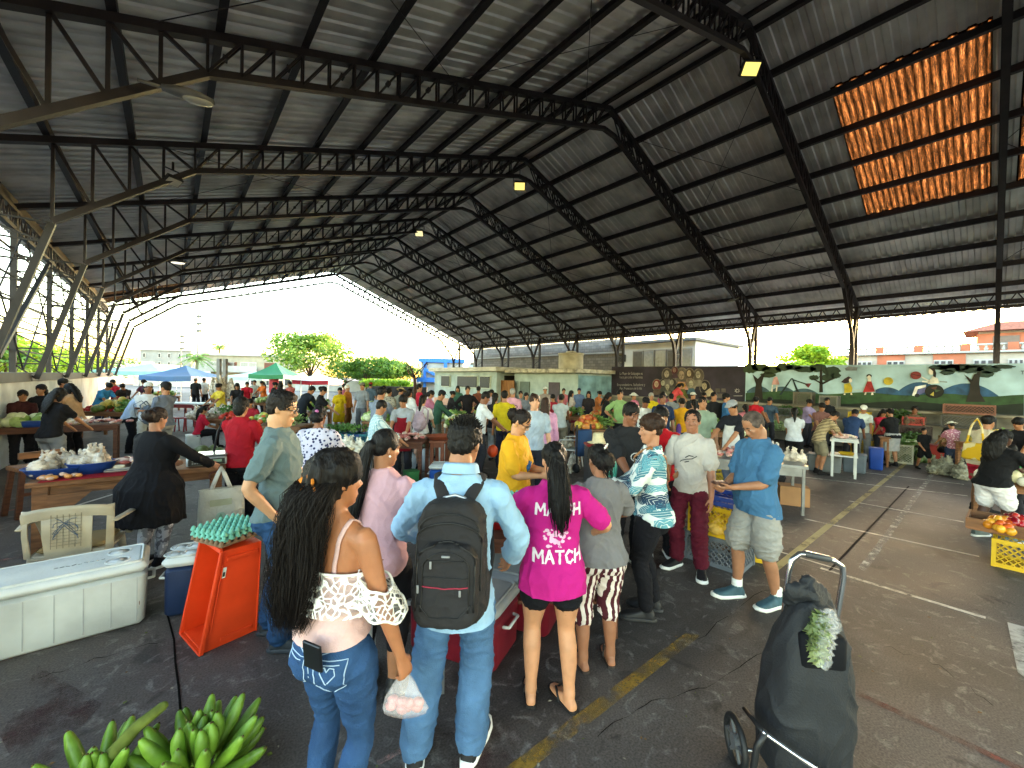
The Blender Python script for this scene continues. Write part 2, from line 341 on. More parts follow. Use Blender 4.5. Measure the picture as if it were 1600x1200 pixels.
for q in ([(575, 1215), (655, 1150), (830, 1128), (800, 1215)], [(930, 830), (1100, 800), (1150, 870), (960, 900)], [(0, 1150), (60, 1040), (160, 1100), (40, 1230)]):
    b = MB(); b.add([G(x, y, .004) for x, y in q], [(0, 1, 2, 3)]); struct(b.build('painted_floor_patch', wornpaint('#42201f', .56, 3)))
line('court_line', G(590, 1195), G(650, 1163), .03, wornpaint('#b98d86', .5, 8), 2)
cr = MB(); pts = [G(262, 962), G(272, 1000), G(274, 1035), G(279, 1072), G(282, 1110)]
for a, b in zip(pts, pts[1:]):
    t = (b-a).normalized(); s = V((-t.y, t.x, 0))*.006; z = V((0, 0, .003)); cr.add([a+s+z, a-s+z, b-s+z, b+s+z], [(0, 1, 2, 3)])
struct(cr.build('floor_crack', mat('#0b0908', .95, spec=.1)))
for pl in ([(930, 1150), (1010, 1100), (1100, 1075), (1210, 1010)], [(1090, 1000), (1180, 930), (1290, 905)], [(1380, 1010), (1470, 1040), (1560, 1110)], [(60, 1060), (150, 1030), (262, 1000)]):
    cr = MB(); rn = random.Random(pl[0][0]); pts = []
    for a, b in zip(pl, pl[1:]):
        for i in range(8): pts.append(G(a[0]+(b[0]-a[0])*i/8+rn.uniform(-4, 4), a[1]+(b[1]-a[1])*i/8+rn.uniform(-3, 3)))
    for i, (a, b) in enumerate(zip(pts, pts[1:])):
        t = (b-a).normalized(); s = V((-t.y, t.x, 0))*.0015*(1+.7*sin(i)); z = V((0, 0, .003)); cr.add([a+s+z, a-s+z, b-s+z, b+s+z], [(0, 1, 2, 3)])
    struct(cr.build('floor_crack', mat('#120e0d', .95, spec=.1)))
lit = MB(); rn = random.Random(17)
for i in range(170):
    p = G(rn.uniform(0, 1600), 780+420*rn.random()**1.3); a = rn.uniform(0, 6.3); s = rn.uniform(.004, .016); lit.cur = rn.choice((0, 0, 1, 2)); u, v_ = V((cos(a), sin(a), 0))*s, V((-sin(a), cos(a), 0))*s*rn.uniform(.3, .8); z = V((0, 0, .006)); lit.add([p-u+z, p+v_+z*1.5, p+u+z, p-v_+z], [(0, 1, 2, 3)])
tag(lit.build('litter', [mat('#8f8a7c', .8), mat('#5f6a34', .8), mat('#6a5238', .8)]), 'small scraps of leaves and paper littering the asphalt', 'litter', None, 'stuff')
# ------------------------------------------------------------------ market hall
SP, XL, XR, XC, ZR, SL, SLR = 3.5, -2.4, 20.0, 9.2, 9.5, .334, .398
Y0, Y1 = -10.5, 31.6
def zr(x): return ZR - (SL if x < XC else SLR)*abs(x-XC)
hall = tag(empty('market_hall', (XC, 10, 0)), 'open steel hall with a dark corrugated gable roof over the whole market', 'building')
hall.location = (0, 0, 0)
def hp(mb, name, mt, **kw): return mb.build(name, mt, hall, **kw)
STEEL = mat('#30292a', .55, .3, .3, 3, .25, 30, name='painted_steel'); STEEL2 = mat('#2e2a28', .55, .3, .3, 3, .2, 30, name='grey_steel')
SHEET = mat('#e0dbd6', .45, .4, .24, 1.3, .05, 12, name='corrugated_sheet')
XE = (-3.3, 21.7)
def prof(y):
    f = (y % .25); return 0 if f < .1 else .032*min(1, (f-.1)/.025) if f < .225 else .032*(.25-f)/.025
def sheet(x0, x1, ya, yb, dz=0):
    """corrugated sheet running down the slope: trapezoid ribs across Y"""
    q = MB(); ys = [(ya, prof(ya))]; i = math.floor(ya/.25)-1
    while i*.25 < yb:
        for dy, h in ((0, 0), (.10, 0), (.125, .032), (.225, .032)):
            if ya < i*.25+dy < yb: ys.append((i*.25+dy, h))
        i += 1
    ys.append((yb, prof(yb))); n = len(ys); a = [V((x0, yy, zr(x0)+.16+h+dz)) for yy, h in ys]; b = [V((x1, yy, zr(x1)+.16+h+dz)) for yy, h in ys]
    q.add(a+b, [(i, i+1, n+i+1, n+i) for i in range(n-1)]); return q
PS = 1.06                                                            # purlin pitch
npl = int((XC-XE[0])/PS)
def px_(i, sgn): return XC + sgn*(.22 + i*PS)
sky_y0, sky_y1 = .2, 2.55                                            # translucent bay on the mural side
hp(sheet(XE[0], XC, Y0, Y1-SP*1.0), 'roof_sheet', SHEET)
xa, xb = px_(2, 1), px_(6, 1)
hp(sheet(XC, XE[1], Y0, -3.2), 'roof_sheet', SHEET); hp(sheet(XC, XE[1], sky_y1, Y1), 'roof_sheet', SHEET)
hp(sheet(XC, xa, -3.2, sky_y1), 'roof_sheet', SHEET); hp(sheet(xb, XE[1], -3.2, sky_y1), 'roof_sheet', SHEET)
hp(sheet(xa, xb, -.25, sky_y0), 'roof_sheet', SHEET)
hp(sheet(px_(8, -1), XC, Y1-SP, Y1), 'roof_sheet', SHEET)
def glassfibre():
    m = newmat('amber_fibreglass'); k = NT(m); tc = k.new('TexCoord'); mp = k.new('Mapping'); mp.inputs['Scale'].default_value = (.9, 11, .9); k.ln(tc.outputs['Object'], mp.inputs[0])
    n = k.new('TexNoise'); n.inputs['Scale'].default_value = 2.2; n.inputs['Detail'].default_value = 15; n.inputs['Roughness'].default_value = .95; k.ln(mp.outputs[0], n.inputs['Vector'])
    r = k.new('ValToRGB'); e = r.color_ramp.elements; e[0].position, e[0].color = .49, (.008, .004, .002, 1); e[1].position, e[1].color = .68, (1, .76, .42, 1)
    e2 = e.new(.575); e2.color = (.22, .075, .02, 1); k.ln(n.outputs[0], r.inputs[0])
    w_ = k.new('TexWave', wave_type='BANDS', bands_direction='Y'); w_.inputs['Scale'].default_value = 2.513; w_.inputs['Distortion'].default_value = .35; k.ln(tc.outputs['Object'], w_.inputs['Vector'])
    mr = k.new('MapRange'); mr.inputs['To Min'].default_value = .2; mr.inputs['To Max'].default_value = 1.3; k.ln(w_.outputs['Fac'], mr.inputs[0])
    ml = k.new('MixRGB', blend_type='MULTIPLY'); ml.inputs[0].default_value = 1; k.ln(r.outputs[0], ml.inputs[1]); k.ln(mr.outputs[0], ml.inputs[2])
    t = k.new('BsdfTranslucent'); k.ln(ml.outputs[0], t.inputs[0]); mx = k.new('MixShader'); mx.inputs[0].default_value = .93
    k.b.inputs['Roughness'].default_value = .4; k.ln(ml.outputs[0], k.b.inputs['Base Color']); k.ln(k.b.outputs[0], mx.inputs[1]); k.ln(t.outputs[0], mx.inputs[2]); k.ln(mx.outputs[0], k.n['Material Output'].inputs[0]); return m
GF = glassfibre()
for ya, yb in ((sky_y0, sky_y1), (-3.2, -.25)): hp(sheet(xa-.06, xb+.06, ya-.03, yb+.03, -.006), 'skylight_sheet', GF)['label'] = 'amber translucent roof sheet'
hp(sheet(XE[0], px_(8, -1), Y1-SP, Y1), 'skylight_sheet', GF)
q = MB(); q.rings([[V((XC+sx*.45, y, zr(XC+.45)+.2-.0*sx)) for sx in (-1, 1)]+[V((XC, y, ZR+.25))] for y in (Y0, Y1)]); hp(q, 'ridge_cap', SHEET)
for sgn in (-1, 1):                                                   # purlins
    for i in range(npl+1):
        x = px_(i, sgn)
        q = MB(); z = zr(x)
        q.box((x, (Y0+Y1)/2, z+.075), (.06, Y1-Y0, .15)); q.box((x+sgn*.045, (Y0+Y1)/2, z+.008), (.05, Y1-Y0-.02, .014)); hp(q, 'purlin', STEEL)
# trusses
def seglen(a, b, st): return max(1, round((b-a).length/st))
def truss(y, mt):
    q = MB(); D = .56; w_ = .09
    top = [V((XL-.7, y, zr(XL-.7)-.06)), V((XC, y, ZR-.06)), V((XR+.8, y, zr(XR+.8)-.06))]
    kL, kR = V((.35, y, zr(.35)-D)), V((XC*2-.35, y, zr(XC*2-.35)-D)); nL, nR = V((-1.57, y, 4.46)), V((XC*2+1.0, y, 3.95))
    bot = [nL, kL, V((XC-.25, y, zr(XC-.25)-D-.06)), V((XC+.25, y, zr(XC+.25)-D-.06)), kR, nR]
    for a, b in zip(top, top[1:]): q.bar(a, b, .11, .13, ref=(0, 1, 0))
    for a, b in zip(bot, bot[1:]): q.bar(a, b, .10, .10, ref=(0, 1, 0))
    for s, k_, n_ in ((-1, kL, nL), (1, kR, nR)):                      # web: paired angles up the slope
        x0, x1 = (.35, XC-.25) if s < 0 else (XC*2-.35, XC+.25); N = 22
        for i in range(N):
            a, b = x0+(x1-x0)*i/N, x0+(x1-x0)*(i+1)/N
            for dy in (-.045, .045):
                pa = V((a, y+dy, zr(a)-D)); pb = V((b, y+dy, zr(b)-.08)); pc = V((a, y+dy, zr(a)-.08))
                q.bar(pa, pb, .03); q.bar(pa, pc, .03)
            if i % 2 == 0:
                pm = (V((a, y, zr(a)-D))+V((b, y, zr(b)-.08)))/2; q.box(pm, (.06, .11, .05))
        for i in range(4):                                            # haunch down to the knee
            f0, f1 = i/4, (i+1)/4; pa = k_.lerp(n_, f0); pb = k_.lerp(n_, f1)
            q.bar(pa, V((pb.x, y, zr(pb.x)-.08)), .045); q.bar(V((pb.x, y, zr(pb.x)-.08)), pb, .045)
    hp(q, 'truss', mt)
for n in range(-3, 10): truss(n*SP, STEEL)
# columns
def column(n, s):
    y = n*SP; q = MB(); XO = XL-.25 if s < 0 else XR+.2; base = V((XL+.05 if s < 0 else XR-.35, y, 0)); kn = V((-1.57, y, 4.43)) if s < 0 else V((XC*2+1.0, y, 3.95)); mt = STEEL2 if s < 0 else STEEL
    if s > 0:
        nd = V((XR-.42, y, 3.4)); q.bar(kn, nd, .12); q.bar(nd, base, .14); q.bar(nd, V((XO, y, zr(XO)-.1)), .1); leg = lambda f: base.lerp(nd, f)
    else:
        base.z = 1.7; base.x = XL+.1; q.bar(kn, base, .095); leg = lambda f: base.lerp(kn, f)
    q.bar(V((XO, y, 0)), V((XO, y, zr(XO)-.06)), .12 if s > 0 else .10); N = 8
    for i in range(N):
        z = leg(i/N); z2 = leg((i+1)/N); o = V((XO, y, z2.z)); q.bar(z, o, .03); q.bar(z2, o, .03)
    hp(q, 'column', mt)
for n in range(-3, 10):
    for s in (-1, 1): column(n, s)
for s, x in ((-1, XL-.25), (1, XR+.2)):                                 # eave trusses and side girts
    q = MB(); zt = zr(x)-.12; zb = zt-.42
    for z in (zt, zb): q.bar((x, Y0, z), (x, Y1, z), .09)
    for i in range(int((Y1-Y0)/.45)): y = Y0+i*.45; q.bar((x, y, zb), (x, y+.225, zt), .03); q.bar((x, y+.225, zt), (x, y+.45, zb), .03)
    hp(q, 'eave_beam', STEEL)
q = MB()
for z in (2.35, 2.9, 3.45, 4.0, 4.6): q.bar((XL-.33, 0, z), (XL-.33, Y1, z), .035)
hp(q, 'side_rail', STEEL2)
q = MB()
for n in range(0, 9):
    a, b = V((XL-.1, n*SP, 1.9)), V((XL-.1, n*SP+SP, 5)); q = MB(); q.tube([a, b], .016, 5); q.tube([V((a.x, b.y, a.z)), V((a.x, a.y, b.z))], .016, 5)
    if n % 2: q.bar((XL+.25, n*SP, 2.1), (XL+.25, n*SP+SP, 4.3), .07)
    hp(q, 'brace_rod', STEEL2)
q = MB()
for n in range(-1, 9, 2):
    for s in (-1, 1):
        for (xa_, xb_) in ((XC+s*1, XC+s*5), (XC+s*5, XC+s*9.5)):
            q = MB(); q.tube([(xa_, n*SP, zr(xa_)-.05), (xb_, n*SP+SP, zr(xb_)-.05)], .008, 4); q.tube([(xb_, n*SP, zr(xb_)-.05), (xa_, n*SP+SP, zr(xa_)-.05)], .008, 4); hp(q, 'brace_rod', STEEL)
# lamps
def emit(col, st):
    m = newmat('lamp_glow'); k = NT(m); e = k.new('Emission'); e.inputs[0].default_value = (*srgb(col), 1); e.inputs[1].default_value = st; k.ln(e.outputs[0], k.n['Material Output'].inputs[0]); return m
def flood(loc, tilt, lit, label, yaw=0, sc=1.0):
    t = tag(empty('flood_light', loc, yaw), label, 'lamp', 'floodlights hung from the roof trusses'); rot = M4.Rotation(tilt, 3, 'X')
    q = MB(); q.box((0, 0, 0), (.34*sc, .26*sc, .09*sc), rot); q.box(rot @ V((0, 0, .07*sc)), (.24*sc, .14*sc, .06*sc), rot); q.build('housing', mat('#3b3a38', .5), t, bevel=.008)
    q = MB(); q.box(rot @ V((0, 0, -.05*sc)), (.29*sc, .21*sc, .012), rot); q.build('lens', lit, t)
    q = MB(); q.bar((-.19*sc, 0, 0), (-.19*sc, 0, .25*sc), .02); q.bar((.19*sc, 0, 0), (.19*sc, 0, .25*sc), .02); q.bar((-.19*sc, 0, .25*sc), (.19*sc, 0, .25*sc), .02); q.bar((0, 0, .25*sc), (0, 0, .45*sc), .03); q.build('bracket', STEEL, t)
YG = emit('#ffe478', .05); UNL = mat('#d9d6cc', .3)
def onY(px, py, Y):
    d = ray(px, py); return CAM + d*(Y/d.y)
l = onY(1172, 107, 3.5); flood(l, -.75, YG, 'lit yellow floodlight nearest the amber skylight', R(-40), 1.1)
l = onY(812, 290, 10.5); flood(l, -.7, YG, 'lit yellow floodlight below the ridge on the third truss', R(-40), 1.15)
l = onY(655, 364, 17.5); flood(l, -.7, emit('#fff0b0', .04), 'small dim lit floodlight far along the ridge', R(-40), 1.2)
l = onY(270, 282, 10.5); flood(l, -.5, UNL, 'unlit floodlight with a white lens on a truss knee at the open side', R(30), .8)
def cobra(loc, yaw, lit, label, sc=1.0):
    t = tag(empty('street_lamp', loc, yaw), label, 'lamp', 'cobra head lamps fixed under the roof')
    q = MB(); q.tube([(-.38, 0, .03), (-.2, 0, .03), (0, 0, .02), (.2, 0, 0), (.36, 0, 0)], [(.05, .05), (.1, .08), (.15, .09), (.15, .07), (.06, .03)], 14, ref=(0, 1, 0)); q.tube([(-.7, 0, .05), (-.36, 0, .03)], .03, 8); h = q.build('housing', mat('#77746f', .5), t, True)
    q = MB(); q.ell((.12, 0, -.05), (.23, .115, .05)); q.build('lens', lit, t, True)
    t.scale = (sc,)*3
cobra(onY(296, 150, 6.6), R(-15), mat('#c9c6b4', .15), 'large unlit street lamp head under the nearest roof truss', .72)
cobra(onY(272, 408, 21.0), R(-15), emit('#fff6d8', .06), 'lit white lamp head low on the open left side', 1.0)
cobra(onY(800, 527, 26), R(-15), emit('#fff9ee', .06), 'lit white lamp far away above the mint toilet block', 1.0)
cobra(onY(1143, 470, 7.0), R(60), mat('#c9c6b4', .15), 'pale unlit lamp head at the right eave between columns', .6)
# left wall
lw = tag(empty('side_wall', (0, 0, 0)), 'low whitewashed wall with a dark steel beam along its top under the leaning columns', 'wall')
q = MB(); q.box((XL-.15, 17, .82), (.25, 31, 1.64)); q.build('wall', mat('#c6ccd0', .8, 0, .22, 1.5, .3, 12), lw)
q = MB()
for n in range(3, 9): q.box((XL-.12, n*SP+SP/2, 1.74), (.3, SP-.06, .2))
q.build('beam', mat('#4d4b4a', .7, 0, .2, 3), lw)
# ------------------------------------------------------------------ bleachers and mural wall
CONC = mat('#6f6a60', .9, 0, .35, 2.2, .4, 25, name='concrete'); CONC2 = mat('#8a8376', .9, 0, .3, 2, .4, 25)
YA, YB = -8.0, 13.9; XM = 19.0
bl = tag(empty('bleachers', (0, 0, 0)), 'three worn concrete bleacher steps along the foot of the painted wall', 'steps')
for i, (x0, x1, z) in enumerate(((16.4, 17.3, .42), (17.3, 18.15, .82), (18.15, XM+.02, 1.2))):
    q = MB(); q.box(((x0+XM)/2+.01*i, (YA+YB)/2, z/2), (XM-x0-.02*i, YB-YA-.02*i, z-.07)); q.build('step', CONC, bl)
    q = MB(); q.box(((x0+x1)/2-.03, (YA+YB)/2, z-.02), (x1-x0+.06, YB-YA-.01, .07)); q.build('step_edge', CONC2, bl)
mw = tag(empty('mural_wall', (0, 0, 0)), 'long painted wall, dark purple at one end and a children\'s landscape on the rest', 'wall')
YD = onX(1165, 590, XM).y
def wallbox(ya, yb, top0, top1, mt, name):
    q = MB(); x0, x1 = XM, XM+.22
    q.add([(x0, ya, 0), (x1, ya, 0), (x1, yb, 0), (x0, yb, 0), (x0, ya, top0), (x1, ya, top0), (x1, yb, top1), (x0, yb, top1)], [(0, 1, 2, 3), (4, 5, 6, 7), (0, 1, 5, 4), (1, 2, 6, 5), (2, 3, 7, 6), (3, 0, 4, 7)]); return q.build(name, mt, mw)
zt0, zt1 = onX(1600, 569, XM).z, onX(957, 573, XM).z
wallbox(YD, YB, (zt0+zt1)/2, zt1, mat('#332c3a', .75, 0, .4, 1.4, .3, 20, detail=9), 'dark_wall')
wallbox(YA, YD, zt0, (zt0+zt1)/2, mat('#a3c0d0', .75, 0, .3, 1.1, .35, 25, detail=9), 'sky_wall')
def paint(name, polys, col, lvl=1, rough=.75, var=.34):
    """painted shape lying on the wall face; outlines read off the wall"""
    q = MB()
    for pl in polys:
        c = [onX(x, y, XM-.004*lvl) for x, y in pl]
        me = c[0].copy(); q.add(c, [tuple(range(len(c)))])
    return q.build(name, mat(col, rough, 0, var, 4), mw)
def disc(cx, cy, rx, ry=None, n=18, jit=0):
    ry = ry or rx; return [(cx+rx*cos(2*pi*i/n)*(1+random.uniform(-jit, jit)), cy+ry*sin(2*pi*i/n)*(1+random.uniform(-jit, jit))) for i in range(n)]
def curve(x0, x1, base, f, n=24): return [(x0+(x1-x0)*i/n, f(x0+(x1-x0)*i/n)) for i in range(n+1)]+[(x1, base), (x0, base)]
hump = lambda c, w_, top, bot: (lambda x: bot-(bot-top)*max(0, 1-((x-c)/w_)**2))
gr = lambda x: 612+(x-1165)*.0155
for c, w_, top, x0, x1 in ((1385, 34, 605, 1368, 1404), (1437, 45, 597, 1400, 1484), (1510, 56, 599, 1472, 1562), (1185, 24, 603, 1167, 1206), (1222, 26, 604, 1196, 1250), (1256, 28, 607, 1240, 1300)):
    f = hump(c, w_, top, gr(c)+6); paint('painted_hill', [curve(x0, x1, gr(c)+7, f)], '#2f5378' if x0 > 1300 else '#3d5563', 1+(c % 3))
paint('painted_meadow', [curve(1165, 1600, 664, lambda x: gr(x)+2*sin(x*.05))], '#2f4a2c', 4)
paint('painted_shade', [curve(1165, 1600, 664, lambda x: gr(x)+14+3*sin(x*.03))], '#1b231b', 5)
def blob(cx, cy, rx, ry): return disc(cx, cy, rx, ry, 22, .16)
def ptree(x, trunk, blobs, cg, ct):
    paint('painted_crown', [blob(*b) for b in blobs], cg, 7); paint('painted_trunk', trunk, ct, 8)
ptree(1187, [[(1178, 625), (1181, 600), (1176, 585), (1184, 592), (1196, 580), (1190, 600), (1192, 625)]], [(1172, 576, 12, 7), (1188, 574, 14, 6), (1206, 578, 16, 6), (1224, 574, 14, 6), (1200, 586, 12, 4)], '#35422c', '#231d19')
ptree(1283, [[(1280, 613), (1281, 580), (1284, 571), (1286, 613)], [(1282, 600), (1270, 592), (1271, 591), (1284, 598)], [(1284, 598), (1302, 590), (1303, 592), (1285, 601)]], [(1258, 577, 16, 5), (1278, 575, 14, 6), (1300, 580, 13, 7), (1292, 590, 12, 5), (1272, 590, 8, 4), (1306, 587, 8, 4), (1240, 574, 12, 4)], '#2b3b2e', '#221c18')
ptree(1524, [[(1509, 628), (1515, 610), (1516, 598), (1506, 585), (1514, 590), (1518, 594), (1522, 585), (1532, 580), (1530, 600), (1532, 615), (1540, 628)]], [(1466, 574, 16, 4), (1490, 575, 22, 6), (1515, 577, 22, 6), (1545, 577, 20, 6), (1568, 573, 18, 3), (1480, 582, 12, 4), (1540, 585, 13, 5), (1502, 572, 40, 3)], '#2c3d36', '#2a2522')
SKN = '#d9cfc4'
paint('painted_swing', [[(1217, 617), (1236, 591), (1238, 591), (1221, 617)], [(1237, 591), (1239, 591), (1250, 616), (1246, 616)], [(1238, 592), (1262, 600), (1262, 602), (1238, 594)]], '#1d2a2e', 9)
paint('painted_kite', [[(1256, 599), (1268, 599), (1263, 606)]], '#6b2f35', 9); paint('painted_seat', [[(1206, 601), (1209, 590), (1214, 588), (1218, 601)]], '#c49492', 9); paint('painted_legs', [[(1206, 602), (1208, 602), (1207, 612), (1205, 612)], [(1213, 602), (1215, 602), (1214, 612), (1212, 612)]], SKN, 9)
# two girls, ball, child with wheelchair
paint('painted_dress', [[(1319, 600), (1328, 598), (1332, 606), (1331, 613), (1319, 614)]], '#b3a02c', 9); paint('painted_hair', [[(1314, 597), (1319, 592), (1326, 588), (1331, 591), (1326, 598), (1320, 599)]], '#2e1d22', 10)
paint('painted_face', [disc(1329, 594.5, 2.6, 3.4, 10), [(1319, 615), (1321, 615), (1321, 617), (1318, 617)], [(1329, 614), (1331, 614), (1332, 617), (1329, 617)]], SKN, 11)
paint('painted_dress', [[(1356, 594), (1361, 594), (1367, 612), (1348, 613)]], '#a12a2c', 9); paint('painted_hair', [disc(1358, 587.5, 4.2, 3, 12)], '#221818', 9)
paint('painted_face', [disc(1358, 590, 3.2, 3.6, 10), [(1356, 593), (1361, 593), (1361, 596), (1356, 596)], [(1352, 613), (1354, 613), (1353, 617), (1350, 617)], [(1362, 613), (1364, 613), (1365, 617), (1361, 617)]], SKN, 10)
paint('painted_rope', [[(1332, 609), (1346, 609), (1346, 609.8), (1332, 609.8)]], '#c9ccc8', 9)
paint('painted_sun', [disc(1388, 595.5, 7.6, 6.2)], '#c0aa36', 9); paint('painted_ball', [disc(1431, 586.5, 8.6, 6.2)], '#7d3433', 9); paint('painted_ball_line', [[(1424, 584), (1438, 587), (1438, 587.8), (1424, 584.8)]], '#2a1a1a', 10)
paint('painted_torso', [[(1450, 597), (1458, 587), (1465, 591), (1468, 599), (1450, 600)], [(1440, 588), (1452, 594), (1452, 596.5), (1440, 590)], [(1441, 595), (1453, 596), (1453, 598), (1441, 597)]], '#e3ddd6', 9); paint('painted_face', [disc(1455, 580.5, 4.4, 5.5, 12)], SKN, 9); paint('painted_hair', [[(1452, 575), (1460, 575), (1463, 583), (1462, 590), (1458, 588), (1458, 580)]], '#241c1c', 10)
paint('painted_legs', [[(1425, 618), (1430, 604), (1447, 601), (1447, 605), (1434, 608), (1430, 619)]], '#e8e4e4', 10); paint('painted_shirt', [[(1433, 610), (1447, 604), (1447, 612), (1434, 618)]], '#5d5e8e', 10)
paint('painted_wheel', [disc(1460, 611.5, 15, 10.6, 24)], '#1e201c', 11); paint('painted_hub', [[(1454, 606), (1464, 604), (1462, 610)]], '#5c3c33', 12); paint('painted_hub', [[(1460, 608), (1470, 610), (1462, 613)]], '#41553c', 12); paint('painted_hub', [[(1453, 617), (1459, 612), (1459, 619)]], '#b0a04a', 12); paint('painted_wheel', [disc(1433, 618, 4, 3, 10)], '#1c1c20', 12); paint('painted_handle', [[(1468, 595), (1480, 596), (1480, 598), (1468, 597)]], '#8f9aa2', 10)
paint('painted_helicopter', [[(1320, 576), (1326, 572), (1340, 574), (1339, 579), (1322, 579)]], '#747a80', 9)
paint('painted_letter', [[(1595, 579), (1600, 579), (1600, 580.5), (1595, 580.5)], [(1597, 580), (1598.5, 580), (1598, 585), (1596.5, 585)]], '#5b6870', 9)
# portraits on the purple part
GH = '#6f655e'
for cx, cy, s, hair, skin, dress in ((1042, 584, 9, '#4b423e', '#a09488', '#6b6460'), (1054, 578, 6, '#54262a', '#8a6a60', '#4a3440'), (1065, 586, 11, '#5e544a', '#a08a78', '#b28274'), (1077, 583, 8, '#4d3d33', '#b09a80', '#7c6a5c'), (1091, 585, 9, '#5b5148', '#a89c8c', '#7b7266'),
        (1026, 600, 8, '#6b2a2c', '#b49a88', '#5c4c46'), (1036, 598, 7, '#3a3432', '#a4a090', '#4a4a48'), (1050, 597, 7, '#3a3432', '#9a9488', '#4c4644'), (1043, 604, 7, '#7c7468', '#a49c8c', '#6c6a5e'), (1080, 599, 8, '#8e8474', '#a8a08c', '#3f5c6e'), (1101, 603, 9, '#231e22', '#a89880', '#2c2424')):
    paint('painted_halo', [disc(cx+.5, cy+2, s*.98, s*1.28, 20)], GH, 9); paint('painted_hair', [disc(cx+.5, cy+2, s*.85, s*1.12, 20)], hair, 10)
    paint('painted_dress', [[(cx-s*.9, cy+s*2.1), (cx-s*.5, cy+s*.95), (cx+s*.5, cy+s*.95), (cx+s*1.0, cy+s*2.1)]], dress, 11); paint('painted_face', [disc(cx-.3, cy+.3, s*.42, s*.62, 16)], skin, 12)
    e = s*.06; paint('painted_features', [disc(cx-s*.2, cy, e*1.5, e, 6), disc(cx+s*.13, cy, e*1.5, e, 6), disc(cx-s*.03, cy+s*.4, e*2, e, 6), disc(cx-s*.03, cy+s*.18, e*.8, e, 6)], '#3a2c28', 13)
paint('painted_flowers', [disc(1064, 602, 7.5, 5, 12, .15)], '#a87e26', 13); paint('painted_skirt', [[(1056, 622), (1060, 608), (1070, 608), (1076, 622)]], '#5c5c28', 13); paint('painted_arm', [[(1096, 616), (1110, 606), (1116, 613), (1114, 618), (1100, 621)]], '#a89880', 12)
paint('painted_cage', [[(1118, 607), (1125, 607), (1125, 613), (1118, 613)], [(1127, 607), (1134, 607), (1134, 613), (1127, 613)], [(1117, 615), (1138, 615), (1138, 622), (1117, 622)]], '#59504c', 9)
paint('painted_emblem', [[(1152+(5 if i % 2 else 2.6)*cos(i*pi/8), 610.5+(4.2 if i % 2 else 2.2)*sin(i*pi/8)) for i in range(16)], [(1146, 618), (1160, 618), (1160, 619), (1146, 619)]], '#938c90', 9); paint('painted_emblem', [disc(1152, 610.5, 1.6, 1.4, 10)], '#332c3a', 10)
def walltext(s, x0, y0, x1, y1, col):
    cu = bpy.data.curves.new('t', 'FONT'); cu.body = s; cu.size = 1; o = bpy.data.objects.new('t', cu); COL.objects.link(o)
    me = bpy.data.meshes.new_from_object(o.evaluated_get(bpy.context.evaluated_depsgraph_get())); bpy.data.objects.remove(o)
    xs = [q.co.x for q in me.vertices]; W = max(xs); A, B, Cc = onX(x0, y1, XM-.03), onX(x1, y1, XM-.03), onX(x0, y0, XM-.03)
    for q in me.vertices: p = A + (B-A)*(q.co.x/W) + (Cc-A)*(q.co.y/.72); q.co = p
    mesh_obj('painted_text', me, mat(col, .7, 0, .1), mw)
walltext('La Mujer de Galápagos es', 968, 581.2, 1004, 585.4, '#a9a3a6'); walltext('Fuerza para cuidar la Naturaleza', 968, 587, 1004, 591.2, '#9b9598')
walltext('Emprendedora, Soñadora y', 964, 599, 1008, 603, '#9b9598'); walltext('Mar, Protectora de la Isla', 968, 604.6, 1003, 608.6, '#9b9598')
# ------------------------------------------------------------------ trees
def leafcloud(q, c, r, n, ls, rnd, flat=1.0):
    for _ in range(n):
        u = V((rnd.gauss(0, 1), rnd.gauss(0, 1), rnd.gauss(0, 1))).normalized()*(rnd.random()**.45); p = V(c)+V((u.x*r[0], u.y*r[1], u.z*r[2]*flat))
        a = V((rnd.uniform(-1, 1), rnd.uniform(-1, 1), rnd.uniform(-.6, .6))).normalized(); b = a.cross(V((rnd.uniform(-1, 1), rnd.uniform(-1, 1), rnd.uniform(-1, 1)))).normalized(); s = ls*rnd.uniform(.6, 1.3)
        q.add([p-a*s, p+b*s*.42, p+a*s, p-b*s*.42], [(0, 1, 2, 3)])
def tree(name, loc, h, rx, label, cols, n=3500, ls=.16, trunk_h=.35, seed=1, group=None, clumps=14, dens=1.0, cat='tree', rz=None):
    rnd = random.Random(seed); t = tag(empty(name, loc), label, cat, group); q = MB(); th = h*trunk_h; rz = rz or (h-th)/2*1.05
    q.tube([(0, 0, -.1), (.05, 0, th*.5), (.0, .05, th), (.05, .02, th+rz*.7)], [h*.028, h*.022, h*.018, h*.008], 9); cc = []
    for i in range(clumps):
        a = rnd.uniform(0, 2*pi); e = rnd.uniform(-.5, 1)*pi/2; k = rnd.uniform(.5, .85); c = V((cos(a)*cos(e)*rx*k, sin(a)*cos(e)*rx*k, th+rz*.85+sin(e)*rz*k*.9)); cc.append(c)
        if i < 9: q.tube([(0, 0, th*.9), V((c.x*.45, c.y*.45, (th+c.z)/2+.1)), c], [h*.011, h*.007, h*.003], 6)
    q.build('trunk', mat('#5a4a3c', .9, 0, .3, 5, .5, 20), t, True); f = MB()
    for c in cc: s = rnd.uniform(.28, .48); leafcloud(f, c, (rx*s, rx*s, rz*s), n//clumps, ls, rnd)
    f.build('crown', leafmat(*cols), t); return t
GA = ('#3f6a1e', '#93ad3f'); GB = ('#37601f', '#6f9434'); GY = ('#6f9a22', '#b7c832')
tree('leafy_tree', P(484, 42), 6.6, 4.6, 'wide bushy green tree behind the green canopy', GA, 5200, .22, .3, 3, 'trees beyond the hall', 20, rz=2.4)
